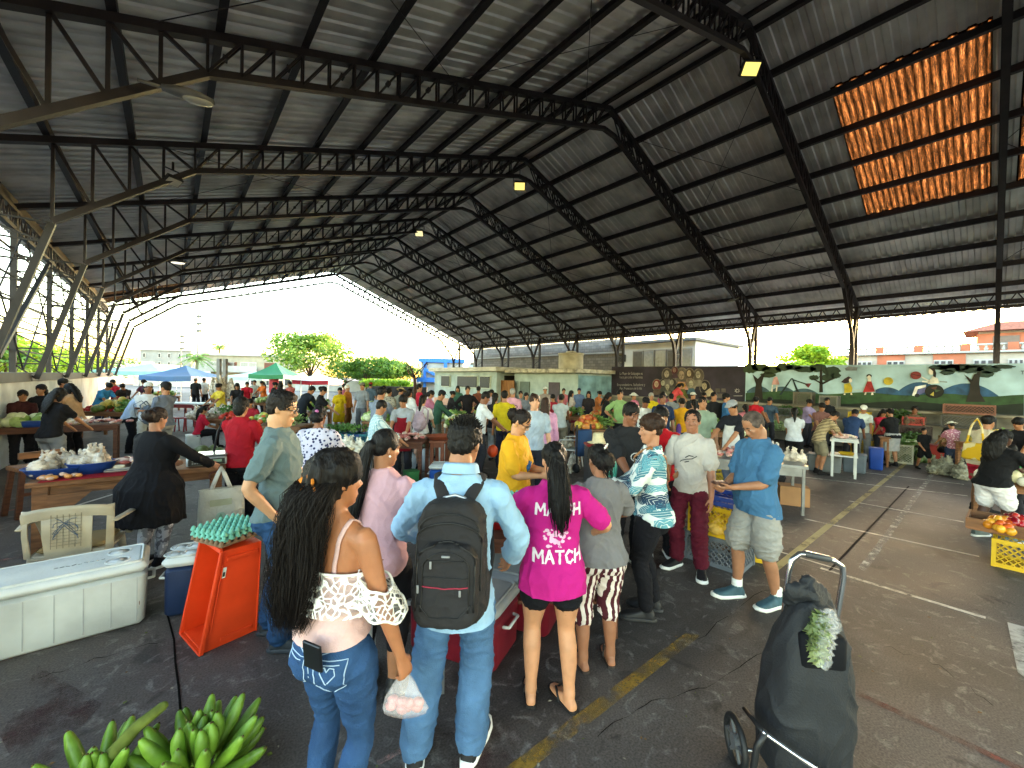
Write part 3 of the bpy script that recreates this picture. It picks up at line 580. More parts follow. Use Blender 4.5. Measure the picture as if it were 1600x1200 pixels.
tree('leafy_tree', P(572, 46), 4.6, 4.2, 'lower green tree between the bushy tree and the bare tree', GB, 3600, .22, .3, 4, 'trees beyond the hall', 15, rz=1.6)
tree('leafy_tree', P(615, 47), 4.3, 3.2, 'green tree whose crown touches the bare tree', GA, 2600, .22, .3, 14, 'trees beyond the hall', 12, rz=1.5)
tree('leafy_tree', P(540, 50), 4.0, 3.4, 'small green tree filling the gap beside the wide bushy tree', GB, 2200, .22, .3, 24, 'trees beyond the hall', 12, rz=1.5)
tree('round_tree', P(1265, 27.5), 5.35, 1.95, 'round bright green tree behind the painted wall with the sun in it', GY, 6500, .14, .42, 5, 'trees beyond the hall', 22, rz=1.4)
tree('sparse_tree', P(1146, 30), 4.8, 2.6, 'thin straggly tree behind the purple end of the wall', ('#6d7a2c', '#b8b04c'), 700, .13, .3, 6, 'trees beyond the hall', 16, rz=1.1)
for i, (px, d, h, r_) in enumerate(((8, 26, 4.6, 2.8), (50, 30, 4.3, 3), (95, 36, 4.4, 3.4), (150, 55, 5, 5), (-40, 24, 4.6, 3))):
    tree('roadside_tree', P(px, d), h, r_, ['sunlit green tree behind the near end of the low white wall', 'sunlit yellow green tree second along the low white wall', 'green tree seen through the lattice columns', 'distant tree row end behind the far lattice columns', 'tree at the near edge behind the low white wall'][i], GY if i < 3 else GB, 2200, .2, .2, 30+i, 'trees along the open side', 12, rz=h*.38)
h_ = MB(); rnd = random.Random(5)
a, b = P(568, 40), P(638, 40)
for i in range(26): leafcloud(h_, a.lerp(b, i/25)+V((0, 0, 1.35)), (.5, .5, .45), 130, .12, rnd)
tag(h_.build('clipped_hedge', leafmat('#6d9a20', '#a5c23a')), 'bright clipped hedge below the low trees', 'hedge')
def baretree(loc):
    t = tag(empty('bare_tree', loc), 'pruned bare tree with dark stubby branches before the blue building', 'tree'); q = MB(); rnd = random.Random(9)
    q.tube([(0, 0, -.1), (.05, 0, 1.2), (-.05, 0, 2.1)], [.17, .14, .12], 9)
    def br(p, d, l, r, n):
        e = p+d*l; q.tube([p, p+d*l*.5+V((rnd.uniform(-.05, .05), 0, .03)), e], [r, r*.8, r*.6], 6)
        if n:
            for _ in range(rnd.choice((2, 2, 3))): br(e, (d+V((rnd.uniform(-.8, .8), rnd.uniform(-.8, .8), rnd.uniform(-.1, .6)))).normalized(), l*.62, r*.62, n-1)
    for a in range(5): br(V((-.05, 0, 1.7+.1*a)), V((cos(a*1.3)*.75, sin(a*1.3)*.75, .75)).normalized(), .75, .075, 3)
    q.build('trunk', mat('#4a3b30', .9, 0, .3, 6, .4, 20), t, True)
baretree(P(648, 34))
def palm(loc, h, label):
    t = tag(empty('palm_tree', loc), label, 'tree', 'palms behind the long cream building'); q = MB(); q.tube([(0, 0, 0), (.1, 0, h*.5), (0, 0, h)], [.2, .15, .12], 8); q.build('trunk', mat('#6d5d4a', .9), t, True); q = MB()
    for i in range(16):
        a = i*2.4; e = .9-.09*i; pts = [V((0, 0, h))+V((cos(a)*cos(e)*s, sin(a)*cos(e)*s, sin(e)*s-.22*s*s)) for s in (0, .6, 1.2, 1.8, 2.4)]; sd_ = V((-sin(a), cos(a), 0))
        for j in range(16):
            f = j/15*3.99; k = int(f); p = pts[k].lerp(pts[k+1], f-k)
            for s in (-1, 1): q.add([p, p+sd_*s*.5+V((0, 0, -.25)), p+sd_*s*.42+V((cos(a)*.14, sin(a)*.14, -.28))], [(0, 1, 2)])
    q.build('crown', leafmat('#4f7a28', '#7d9a3c'), t)
palm(P(342, 78), 7.2, 'palm tree rising behind the roof of the long cream building'); palm(P(306, 62), 4.4, 'small yellow green palm between the two pale buildings')
# ------------------------------------------------------------------ buildings
GLASS = mat('#2b3138', .12, 0, .2, 2); DARKW = mat('#20201f', .5); WHITE = mat('#a3a19b', .8, 0, .1, 1.2, .1, 12); CREAM = mat('#978f7c', .8, 0, .12, 1.2, .1, 12)
def facing_building(name, px, d, w_, dep, h, label, wallm, rows, yaw=None, roof=None, parapet=.3, cat='building'):
    """block whose front looks at the hall; rows = (z, height, [(u0,u1,kind)...]) along the front"""
    t = tag(empty(name, P(px, d), yaw if yaw is not None else -AZ), label, cat); q = MB(); q.box((0, dep/2, h/2), (w_, dep, h)); q.build('wall', wallm, t)
    q = MB(); q.box((0, dep/2-.1, h+parapet/2), (w_+.4, dep+.4, parapet)); q.build('roof', roof or WHITE, t)
    for z, hh, us in rows:
        for u0, u1, kind in us:
            x0, x1 = -w_/2+u0*w_, -w_/2+u1*w_
            if kind == 'balc':
                q = MB(); q.box(((x0+x1)/2, -.5, z), (x1-x0, 1.0, .15)); q.box(((x0+x1)/2, -.97, z+.5), (x1-x0, .06, .9)); q.build('balcony', WHITE, t); continue
            q = MB(); q.box(((x0+x1)/2, -.03, z+hh/2), (x1-x0, .1, hh)); f = q.build('window' if kind != 'door' else 'door', mat('#b9b4aa', .6) if kind != 'door' else mat('#7a4a34', .7), t)
            q = MB(); n = max(1, round((x1-x0)/1.1))
            for i in range(n): a = x0+(x1-x0)*i/n; b = x0+(x1-x0)*(i+1)/n; q.box(((a+b)/2, -.085, z+hh/2), ((b-a)-.16, .02, hh-.16))
            q.build('pane', {'w': GLASS, 'dk': DARKW, 'sh': mat('#8f8a80', .6), 'door': mat('#5c3626', .7)}[kind], f)
    return t
facing_building('apartment_block', 258, 92, 11.5, 8, 6.9, 'unfinished white three storey block beyond the teal tarpaulin', mat('#8b8984', .85, 0, .12, .6),
    [(1.2, 1.5, [(.02, .2, 'dk'), (.24, .36, 'dk'), (.4, .55, 'dk'), (.6, .8, 'w')]), (3.4, 1.0, [(.2, .25, 'dk'), (.36, .41, 'dk'), (.55, .6, 'dk'), (.8, .85, 'dk')]), (5.3, 1.0, [(.06, .11, 'dk'), (.36, .41, 'dk'), (.55, .6, 'dk'), (.76, .81, 'dk'), (.9, .95, 'dk')]), (1.0, 1, [(0, 1, 'balc')])])
facing_building('school_building', 385, 66, 16, 8, 4.9, 'long cream two storey building with shuttered windows behind the tents', CREAM,
    [(2.6, 1.3, [(.02, .38, 'sh'), (.3, .4, 'door'), (.44, .6, 'sh'), (.68, .78, 'door')]), (.2, 1.6, [(.05, .3, 'dk'), (.4, .6, 'w'), (.7, .95, 'dk')]), (2.3, 1, [(0, .64, 'balc')])], parapet=.35)
facing_building('roadside_house', 190, 75, 9, 8, 3.2, 'low pale house seen through the far lattice columns', CREAM, [(1, 1.2, [(.1, .3, 'dk'), (.4, .6, 'dk'), (.7, .9, 'dk')])])
facing_building('roadside_house', 120, 62, 9, 8, 3.4, 'pale flat roofed house behind the middle lattice columns', WHITE, [(1, 1.2, [(.1, .3, 'dk'), (.4, .6, 'w'), (.7, .9, 'dk')])])
BLUE = mat('#2f6fc0', .6)
t = facing_building('blue_building', 690, 50, 5.2, 6, 3.9, 'white building with bright blue roof beam and columns beside the bare tree', WHITE, [(2.3, .9, [(.32, .6, 'w'), (.68, .95, 'door')]), (.6, 1.1, [(.6, .85, 'dk')])], roof=BLUE, parapet=.5)
q = MB(); q.box((-2.0, -.35, 2.2), (.3, .3, 3.6)); q.box((.5, -.35, 2.2), (.35, .3, 3.6)); q.box((0, -.45, 1.75), (5.8, .7, .55)); q.bar((-1.9, -.4, 3), (-.2, -.4, 2.1), .3); q.build('blue_frame', BLUE, t)
facing_building('grey_roof_house', 725, 62, 8, 6, 4.2, 'house with a grey tiled roof behind the blue building', mat('#9fb3bb', .8), [(1, 1, [(.2, .4, 'w')])], roof=mat('#5d5a56', .8))
# low dark wall and parked truck at the far edge
q = MB(); q.box((0, 0, .55), (5.4, .3, 1.1)); tag(q.build('site_wall', mat('#34312f', .85, 0, .3, 2), loc=P(622, 38), rz=-AZ), 'low dark wall below the hedge', 'wall')
q = MB(); q.box((0, 0, .7), (16, .25, 1.4)); tag(q.build('boundary_wall', WHITE, loc=P(560, 52), rz=-AZ), 'long white boundary wall beneath the green trees', 'wall')
q = MB(); q.box((0, 0, .7), (16, .25, 1.3)); tag(q.build('boundary_wall', mat('#b7b0a4', .8), loc=P(300, 56), rz=-AZ), 'pale boundary wall behind the tarpaulins', 'wall')
# mint toilet block with blue end wall
MINT = mat('#a4b3b3', .85, 0, .16, 1.6, .25, 14, name='mint_plaster'); BLUEW = mat('#86a9b6', .85, 0, .28, 1.8, .3, 8, name='blue_plaster')
tb = tag(empty('toilet_block', (0, 0, 0)), 'low mint green toilet block with flat white roof slab and dark window openings', 'building')
x0 = 15.5; y0, y1 = 19.9, 27.6; z0 = 2.45
q = MB(); q.box((x0+3, (y0+y1)/2, z0/2), (6, y1-y0, z0)); q.build('wall', MINT, tb); q = MB(); q.box((x0+2.9, (y0+y1)/2-.1, z0+.13), (6.6, y1-y0+.7, .26)); q.build('roof', mat('#c9c6bc', .85, 0, .2, 1.5), tb)
for ya, yb in ((25.3, 26.4), (21.9, 24.2), (20.5, 21.5)):
    q = MB(); q.box((x0-.03, (ya+yb)/2, 1.75), (.12, yb-ya+.1, .82)); f = q.build('window', mat('#c2c9bf', .8), tb); q = MB(); q.box((x0-.1, (ya+yb)/2, 1.75), (.06, yb-ya, .72)); q.build('pane', DARKW, f)
q = MB(); q.box((x0+1, y0-.03, 1.9), (.8, .1, .6)); q.build('window', DARKW, tb)
q = MB(); q.box((x0+3, (y0+y1)/2, .25), (6.06, y1-y0+.06, .5)); q.build('plinth', mat('#c79a84', .85), tb)
tc_ = tag(empty('store_room', (0, 0, 0)), 'mint and pale blue store room with two dark doors and a crumbling roof edge', 'building')
X1, Y2, Y3, zz = 16.2, 13.95, 19.0, 2.35
q = MB(); q.box((X1+3, (Y2+Y3)/2, zz/2), (6, Y3-Y2, zz)); q.build('wall', MINT, tc_)
q = MB(); q.box((X1+1.45, Y2-.03, zz/2-.05), (2.86, .05, zz-.12)); q.build('blue_wall', BLUEW, tc_)
q = MB(); rn = random.Random(3)
q.box((X1+2.9, (Y2+Y3)/2, zz+.12), (6.9, Y3-Y2+.6, .2)); q.build('roof', mat('#b9b2a2', .9, 0, .45, 3, .4, 10), tc_)
for ya, col in ((15.6, '#4a3f48'), (18.0, '#5d6a66')):
    q = MB(); q.box((X1-.02, ya, .95), (.1, .8, 1.8)); f = q.build('door', mat(col, .7), tc_); q = MB(); q.ell((X1-.09, ya+.28, .95), .035, 8, 6); q.build('handle', mat('#888888', .4, .8), f)
wd = MB(); wd.box((15.9, 19.2, .95), (.08, 1.1, 1.9)); wd.box((15.9, 19.85, .95), (.09, .12, 1.9)); tag(wd.build('wooden_gate', mat('#8a5f3c', .8, 0, .4, 3, .3, 20, stretch=(1, 9, .6))), 'brown upright plank gate between the two mint buildings', 'gate')
BLK = mat('#7d776e', .95, 0, .3, 3, .4, 16)
def brickmat():
    m = newmat('block_wall'); k = NT(m); tc = k.new('TexCoord'); sp = k.new('SeparateXYZ'); k.ln(tc.outputs['Object'], sp.inputs[0]); cb = k.new('CombineXYZ'); a = k.new('Math', operation='ADD'); k.ln(sp.outputs[0], a.inputs[0]); k.ln(sp.outputs[1], a.inputs[1]); k.ln(a.outputs[0], cb.inputs[0]); k.ln(sp.outputs[2], cb.inputs[1])
    b = k.new('TexBrick'); b.inputs['Scale'].default_value = 1.0; b.inputs['Brick Width'].default_value = .4; b.inputs['Row Height'].default_value = .2; b.inputs['Mortar Size'].default_value = .012; b.inputs['Color1'].default_value = (.21, .19, .165, 1); b.inputs['Color2'].default_value = (.14, .125, .11, 1); b.inputs['Mortar'].default_value = (.1, .09, .08, 1)
    k.ln(cb.outputs[0], b.inputs['Vector']); k.ln(b.outputs[0], k.b.inputs['Base Color']); k.b.inputs['Roughness'].default_value = .95; return m
bw = tag(empty('block_wall', (0, 0, 0)), 'tall bare grey block wall behind the mint toilet block', 'wall'); q = MB(); q.box((22.7, 24.2, 2.4), (.3, 17.0, 4.8)); q.build('wall', brickmat(), bw); q = MB(); q.box((22.45, 24, 3.9), (.08, 17, .1)); q.build('pipe', WHITE, bw)
tk = tag(empty('water_tank', (17.6, 15.7, 2.57)), 'round white water tank on the roof of the store room', 'tank'); q = MB(); q.lathe((0, 0, 0), [(.62, 0), (.7, .1), (.7, .85), (.74, .87), (.74, .95), (.3, 1.0)], 24); q.build('body', mat('#b8b2a2', .7, 0, .25, 2), tk, autos=30); q = MB(); q.lathe((0, 0, .99), [(.3, 0), (.3, .07), (.1, .1)], 18); q.build('lid', mat('#c9c6be', .6), tk, autos=30)
wb = tag(empty('white_building', (22.6, 11.0, 0), 0), 'white house with a row of tall windows rising behind the painted wall', 'building')
q = MB(); q.box((3, 2.65, 2.2), (6, 5.5, 4.4)); q.build('wall', mat('#e4e6e4', .8, 0, .08, 1), wb); q = MB(); q.box((2.9, 2.65, 4.45), (6.6, 5.9, .16)); q.build('roof', mat('#77736c', .8), wb)
for i in range(5): q = MB(); q.box((-.04, .4+i*.78, 3.2), (.12, .72, 1.5)); f = q.build('window', WHITE, wb); q = MB(); q.box((-.11, .4+i*.78, 3.2), (.05, .6, 1.34)); q.build('pane', [mat('#8d949a', .2), mat('#5d5a58', .4), mat('#aaa79a', .3)][i % 3], f)
q = MB(); q.box((-.04, 4.7, 3.5), (.1, .5, .45)); q.build('window', DARKW, wb)
# salmon house with balustrade on the right
SAL = mat('#a3634a', .8, 0, .12, 1.5); PALE = mat('#a0968a', .8, 0, .1, 1.5)
XS = 46.0; A0, A1 = onX(1308, 560, XS), onX(1660, 560, XS); L = abs(A0.y-A1.y); ya, yb = min(A0.y, A1.y), max(A0.y, A1.y)
sh = tag(empty('salmon_house', (0, 0, 0)), 'cream and salmon house with a white balustrade roof terrace behind the children\'s mural', 'building')
zp = onX(1450, 553, XS).z; H = onX(1450, 540, XS).z-zp-.15
q = MB(); q.box((XS+3, (ya+yb)/2, zp/2), (6, L, zp)); q.build('wall', PALE, sh); q = MB(); q.box((XS-.1, (ya+yb)/2, zp+.06), (.5, L+.3, .14)); q.build('cornice', WHITE, sh)
for (p0, p1) in ((1371, 1414), (1458, 1509)):
    a, b = onX(p0, 560, XS).y, onX(p1, 560, XS).y; q = MB(); q.box((XS-.03, (a+b)/2, zp/2), (.1, abs(a-b), zp-.05)); q.build('salmon_panel', SAL, sh)
for (p0, p1) in ((1340, 1363), (1386, 1414), (1459, 1490), (1521, 1553), (1575, 1600)):
    a, b = onX(p0, 565, XS).y, onX(p1, 565, XS).y; q = MB(); q.box((XS-.1, (a+b)/2, zp-1.15), (.14, abs(a-b), 1.3)); f = q.build('window', WHITE, sh); q = MB(); n = 3
    for i in range(n): y = a+(b-a)*(i+.5)/n; q.box((XS-.18, y, zp-1.15), (.06, abs(a-b)/n-.12, 1.1))
    q.build('pane', GLASS, f)
q = MB(); q.box((XS-.1, (ya+yb)/2, zp+H+.08), (.24, L, .12)); y = ya
while y < yb: q.lathe((XS-.1, y, zp+.13), [(.06, 0), (.12, H*.25), (.06, H*.6), (.09, H-.1)], 8); y += .42
q.build('balustrade', WHITE, sh, True)
for p in (1375, 1436, 1509, 1583): q = MB(); q.box((XS-.14, onX(p, 550, XS).y, zp+H/2+.1), (.36, .5, H+.16)); q.build('pillar', SAL, sh)
a, b = onX(1528, 530, XS+3).y, onX(1680, 530, XS+3).y; hp_ = onX(1560, 517, XS+3).z-zp; q = MB(); q.box((XS+5, (a+b)/2, zp+hp_/2), (4, abs(a-b), hp_)); q.build('penthouse', PALE, sh)
q = MB(); q.box((XS+2.96, onX(1566, 530, XS+3).y, zp+hp_*.5), (.1, 2.6, hp_*.8)); q.build('salmon_panel', SAL, sh); q = MB(); q.box((XS+2.88, onX(1572, 530, XS+3).y, zp+hp_*.5), (.1, 1.3, hp_*.55)); q.build('window', mat('#5d4c42', .4), sh)
q = MB(); zt = zp+hp_; q.add([(XS+2.2, a+.8, zt), (XS+2.2, b-.8, zt), (XS+8, b-.8, zt), (XS+8, a+.8, zt), (XS+5, a-1, zt+.9), (XS+5, b+1, zt+.9)], [(0, 1, 5, 4), (2, 3, 4, 5), (0, 4, 3), (1, 2, 5), (0, 3, 2, 1)]); q.build('roof', mat('#8d5542', .9, 0, .35, 8, .5, 8), sh)
facing_building('flat_roof_house', 1395, 72, 18, 6, 6.9, 'pale flat roofed house just showing above the balustrade', mat('#c9bfae', .8), [(4, .8, [(.1, .3, 'w'), (.5, .7, 'w')])], roof=mat('#8d6f62', .8), yaw=-R(80))
# poles
def pole(px, d, h, label, lamps=0, arms=0, r=.09):
    t = tag(empty('lamp_post' if lamps else 'mast', P(px, d), -AZ), label, 'post'); q = MB(); q.tube([(0, 0, 0), (0, 0, h)], [r, r*.6], 8); q.build('pole', mat('#7d7a74', .7), t, True)
    for i in range(lamps): q = MB(); q.rbox((.25*(1 if i % 2 else .9), 0, h-.4-i*1.1), (.8, .35, .35), .08); q.bar((0, 0, h-.4-i*1.1), (.2, 0, h-.4-i*1.1), .08); q.build('lamp_head', mat('#55534f', .5), t)
    if arms:
        q = MB()
        for i in range(arms): q.bar((-.4, 0, h-.5-i*.45), (.4, 0, h-.5-i*.45), .06); q.tube([(.3-.6*(i % 2), 0, h-1), (.3-.6*(i % 2), 0, h-.1)], .06, 6)
        q.build('antenna', mat('#6d6a66', .6), t)
pole(308, 62, 11.0, 'tall stadium lamp post with three lamp heads behind the blue canopy', 3, r=.14); pole(282, 74, 9.0, 'shorter stadium lamp post before the white three storey block', 3, r=.14)
pole(653, 60, 10.5, 'tall thin mast beside the bare tree', 0, 0, .08); pole(660, 75, 9.5, 'slender mast with antennas right of the bare tree', 0, 2, .07); pole(1353, 62, 10.6, 'roof antenna mast above the salmon house', 0, 3, .09); pole(1363, 64, 10.9, 'second antenna mast just right of the roof antenna', 0, 2, .05)
# far hills
def hill(px0, px1, d, pts, col):
    q = MB(); n = len(pts); base = [P(px0+(px1-px0)*i/(n-1), d) for i in range(n)]; back = [P(px0+(px1-px0)*i/(n-1), d*1.6) for i in range(n)]
    q.add([b+V((0, 0, -2)) for b in base]+[b+V((0, 0, h*.7)) for b, h in zip(base, pts)]+[b+V((0, 0, h)) for b, h in zip(back, pts)], [(i, i+1, n+i+1, n+i) for i in range(n-1)]+[(n+i, n+i+1, 2*n+i+1, 2*n+i) for i in range(n-1)]); struct(q.build('hills', mat(col, .95, 0, .25, .02), smooth=True))
hill(-300, 300, 420, [10, 14, 20, 26, 25, 27, 30, 27, 22, 17, 12, 8], '#5d6f52'); hill(900, 1900, 600, [4, 8, 14, 10, 12, 9, 6], '#5d6f5a')
# ------------------------------------------------------------------ people
SKIN = {'l': '#b98a6c', 'm': '#9a6a4c', 'd': '#7a4e38', 'dd': '#5c3a2a'}
def skinmat(c): return mat(SKIN.get(c, c), .5, 0, .1, 14, .12, 220, name='skin', sub=.15, spec=.35)
def hairmat(c='#0e0b0a'):
    key = ('hair', c)
    if key in MC: return MC[key]
    m = mat(c, .6, 0, .35, 60, .6, 130, name='hair', spec=.22, stretch=(1, 1, .12)); MC[key] = m; return m
def ik(a, c, l1, l2, pole):
    d = c-a; L = d.length
    if L > (l1+l2)*.998: c = a+d*((l1+l2)*.998/L); d = c-a; L = d.length
    x = (l1*l1-l2*l2+L*L)/(2*L); h = sqrt(max(0, l1*l1-x*x)); u = d/L; p = pole-u*pole.dot(u)
    p = p.normalized() if p.length > 1e-5 else u.orthogonal().normalized()
    return a+u*x+p*h, c
class Fig:
    """skeleton and measurements of one standing or sitting figure, facing +Y, feet on z = 0"""
    def __init__(s, H=1.65, sex='f', g=1.0, lean=0, hip=None, lf=(-.1, 0), rf=(.1, 0), lh=None, rh=None, hp=0, hy=0, hr=0, toe=(8, -8), le=None, re=None, twist=0, belly=0, sway=0, bust=1.0, lk=1.0):
        s.H, s.sex, s.g, s.k = H, sex, g, H/1.7; k = s.k; s.lean = lean; s.belly = belly; s.bust = bust
        s.hip = V(hip)*1.0 if hip is not None else V(((lf[0]+rf[0])/2+sway, (lf[1]+rf[1])/2-.02*k, (.90-.815*(1-lk))*k))
        s.sh = (.178 if sex == 'm' else .158)*k*(.5+.5*g); s.hw = (.088 if sex == 'm' else .095)*k
        s.twist = twist
        s.waist = s.hip+V((0, 0, .09*k)); s.leg = {}; s.arm = {}
        for sd, ft, to in ((-1, lf, toe[0]), (1, rf, toe[1])):
            h = s.hip+V((sd*s.hw, 0, 0)); fz = ft[2] if len(ft) > 2 else 0; td = V((sin(R(-to)), cos(R(-to)), 0)); an = V((ft[0], ft[1]-.03*k, fz+.085*k)); kn, an = ik(h, an, .425*k*lk, .405*k*lk, V((sd*.12, 1, .0))+td*.3); s.leg[sd] = (h, kn, an, td)
        for sd, ht, el in ((-1, lh, le), (1, rh, re)):
            S = s.sp(1.365*k, sd*(s.sh), -.01*k); t = V(ht) if ht is not None else V((sd*(s.sh+.085*k*s.g), .05, .80*k-(1-lk)*.8*k)); 
            E, W = ik(S, t, .285*k, .25*k, V(el) if el is not None else V((sd*.6, -1, -.35))); s.arm[sd] = (S, E, W)
        s.hp, s.hy, s.hr = hp, hy, hr
        s.neck = s.sp(1.455*k, 0, -.025*k); a = lean*.55
        s.hm = M4.Rotation(hy-twist*0, 3, 'Z') @ M4.Rotation(-hp, 3, 'X') @ M4.Rotation(hr, 3, 'Y')
        s.hh = .232*k; s.hpiv = s.sp(1.50*k, 0, -.02*k); s.hu = s.hh
    def ang(s, z): return s.lean*min(1, max(0, (z-(.90+.05)*s.k)/(.30*s.k)))
    def sp(s, z, x=0, y=0):
        """point at standing height z, offset x across and y forward, after the bend of the back"""
        zz = .90*s.k; p = V((s.hip.x, s.hip.y, s.hip.z)); n = 10
        if z > zz:
            dz = (z-zz)/n
            for i in range(n): a = s.ang(zz+(i+.5)*dz); p = p+V((0, sin(a), cos(a)))*dz
        else: p = p+V((0, 0, z-zz))
        a = s.ang(z); tw = s.twist*min(1, max(0, (z-.95*s.k)/(.3*s.k)))
        xx, yy = x*cos(tw)-y*sin(tw), x*sin(tw)+y*cos(tw)
        return p+V((xx, yy*cos(a), -yy*sin(a)))
    def hpnt(s, x, y, z): return s.hpiv + s.hm @ V((x*s.hu, y*s.hu, (z-.06)*s.hu))
    PROF = {'m': [(.76, .10, .085, -.005), (.82, .150, .108, -.012), (.90, .160, .112, -.012), (1.0, .148, .102, .002), (1.10, .148, .102, .006), (1.20, .160, .108, .008), (1.29, .172, .110, .004), (1.36, .172, .098, -.006), (1.41, .145, .074, -.014), (1.45, .085, .058, -.02), (1.475, .058, .054, -.022)],
            'f': [(.76, .10, .09, -.01), (.81, .160, .118, -.022), (.88, .172, .122, -.022), (.97, .148, .104, -.005), (1.05, .132, .094, .002), (1.14, .136, .098, .006), (1.22, .150, .105, .010), (1.29, .156, .100, .004), (1.36, .152, .086, -.006), (1.41, .125, .066, -.014), (1.45, .075, .052, -.02), (1.475, .050, .048, -.022)]}
    def torso(s, mb, z0=0, z1=9, off=0, seg=28, flare=0, gz=None, xo=0, bum=False):
        pf = s.PROF[s.sex]; zs = [p[0] for p in pf]
        def at(z):
            for a, b in zip(pf, pf[1:]):
                if a[0] <= z <= b[0]: t = (z-a[0])/(b[0]-a[0]); return [a[i]+(b[i]-a[i])*t for i in (1, 2, 3)]
            return [.172, .122, -.016] if z < pf[0][0] else list(pf[-1][1:])
        zl = [z for z in zs if z0 < z < z1 and not (0 < z0 < .78 and z < .85)]; zl = ([z0] if z0 > zs[0] or z0 > 0 else [])+zl+([z1] if z1 < 9 else [])
        rg = []
        for z in zl:
            rx, ry, yo = at(z); g = s.g if z < 1.38 else .5+.5*s.g
            bl = s.belly*max(0, 1-((z-1.02)/.22)**2); f = flare*max(0, min(1, (1.12-z)/.3))
            rx, ry = (rx*g+off+f+bl*.25)*s.k, (ry*g+off+f+bl*.5)*s.k; yo = (yo+bl*.5)*s.k
            rg.append([s.sp(z*s.k, xo+rx*(abs(cos(t))**.9)*(1 if cos(t) > 0 else -1), yo+ry*(abs(sin(t))**.9)*(1 if sin(t) > 0 else -1)) for t in [2*pi*j/seg for j in range(seg)]])
        mb.rings(rg)
        if z1 > 1.3 and z0 < 1.2 and s.sex == 'f' and s.bust:
            for sd in (-1, 1): mb.ell(s.sp(1.205*s.k, sd*.072*s.k*s.g, .075*s.k*s.g), ((.068*s.g+off)*s.k*s.bust, (.062*s.g+off)*s.k*s.bust, (.066*s.g+off)*s.k*s.bust))
        if (z0 < .78 and off >= 0) or bum:
            for sd in (-1, 1): mb.ell(s.sp(.845*s.k, sd*.075*s.k*s.g, -.062*s.k*s.g), ((.088*s.g+off)*s.k, (.078*s.g+off)*s.k, (.095*s.g+off)*s.k))
    def limb_arm(s, mb, sd, f0=0, f1=2.0, off=0, cuff=0, seg=14):
        S, E, W = s.arm[sd]; k, g = s.k, s.g; st = [(0, .056), (.18, .057), (.5, .049), (.85, .041), (1.0, .040), (1.15, .0415), (1.45, .037), (1.8, .029), (2.0, .026)]
        if s.sex == 'f': st = [(a, r*.9) for a, r in st]
        def r(f):
            for a, b in zip(st, st[1:]):
                if a[0] <= f <= b[0]: return a[1]+(b[1]-a[1])*(f-a[0])/(b[0]-a[0])
            return st[-1][1]
        fs = [f0]+[f for f, _ in st if f0 < f < f1]+[f1]; pts = []; rad = []
        for f in fs:
            p = S.lerp(E, f) if f <= 1 else E.lerp(W, f-1)
            if abs(f-1) < .01 and f0 < f < f1: p = p+((S+W)/2-E).normalized()*.008*k
            pts.append(p); c = cuff*max(0, (f-f1+.5)/.5); rad.append((r(f)*(g if f < 1.2 else .6+.4*g)+off+c)*k)
        mb.tube(pts, rad, seg, round_=True)
        if f0 == 0: mb.tube([s.sp(1.375*k, sd*.06*k, -.012*k), S+(E-S)*.06], [(.054+off)*k, (.051*(.6+.4*g)+off)*k], 14, round_=True)
    def limb_leg(s, mb, sd, f0=0, f1=2.0, off=0, prof=None, seg=16):
        h, kn, an, td = s.leg[sd]; k, g = s.k, s.g; w = 1.12 if s.sex == 'f' else 1.0
        st = [(0, .090*w), (.25, .086*w), (.6, .070*w), (.93, .055), (1.05, .053), (1.3, .057), (1.55, .050), (1.85, .037), (2.0, .038)]
        def r(f):
            for a, b in zip(st, st[1:]):
                if a[0] <= f <= b[0]: return a[1]+(b[1]-a[1])*(f-a[0])/(b[0]-a[0])
            return st[-1][1]
        fs = [f0]+[f for f, _ in st if f0 < f < f1]+[f1]; pts = []; rad = []
        for f in fs:
            p = h.lerp(kn, f) if f <= 1 else kn.lerp(an, f-1)
            if 1.1 < f < 1.6: p = p-td*.012*k
            q = r(f)*(g if f < 1.2 else .5+.5*g)+off
            if prof: q = max(q, prof(f))
            pts.append(p); rad.append(q*k)
        mb.tube(pts, rad, seg, round_=True)
    def foot(s, mb, sd, off=0, sole=0, z0=.0):
        h, kn, an, td = s.leg[sd]; k = s.k; x = V((td.y, -td.x, 0)); b = V((an.x, an.y, an.z-.085*k)); rg = []
        for f, w_, hh in ((-.062, .018, .045), (-.05, .033, .062), (-.01, .037, .082), (.04, .040, .075), (.09, .046, .055), (.14, .050, .042), (.175, .046, .034), (.20, .030, .026), (.212, .012, .018)):
            c = b+td*(f*(1+off*2)*k+.0); ww = (w_+off)*k; h2 = (hh+off)*k
            rg.append([c+x*(ww*cos(t)*(1.0 if sin(t) < 0 else .86))+V((0, 0, (h2*.5+z0)+h2*.5*(1 if sin(t) > 0 else 1)*max(-1, min(1, 1.25*sin(t))))) for t in [2*pi*j/14 for j in range(14)]])
        mb.rings(rg); mb.tube([an+V((0, 0, .02*k)), b+V((0, 0, .045*k))+td*.0], [(.038+off)*k, (.036+off)*k], 12, round_=True)
    def hand(s, mb, sd, d=None, n=None, curl=.35, fine=True, spread=0):
        S, E, W = s.arm[sd]; k = s.k; d = V(d).normalized() if d is not None else (W-E).normalized(); n = V(n) if n is not None else V((-sd, 0, 0)); n = (n-d*n.dot(d)).normalized(); x = d.cross(n)*1.0; side = x if (x.dot(V((0, 1, .3))) > 0) else -x
        hs = k*(1.0 if s.sex == 'm' else .92)
        mb.tube([W-d*.03*k, W+d*.01*hs, W+d*.045*hs, W+d*.085*hs, W+d*.098*hs], [(.024*hs, .020*hs), (.029*hs, .019*hs), (.038*hs, .0175*hs), (.040*hs, .0145*hs), (.034*hs, .011*hs)], 12, ref=side)
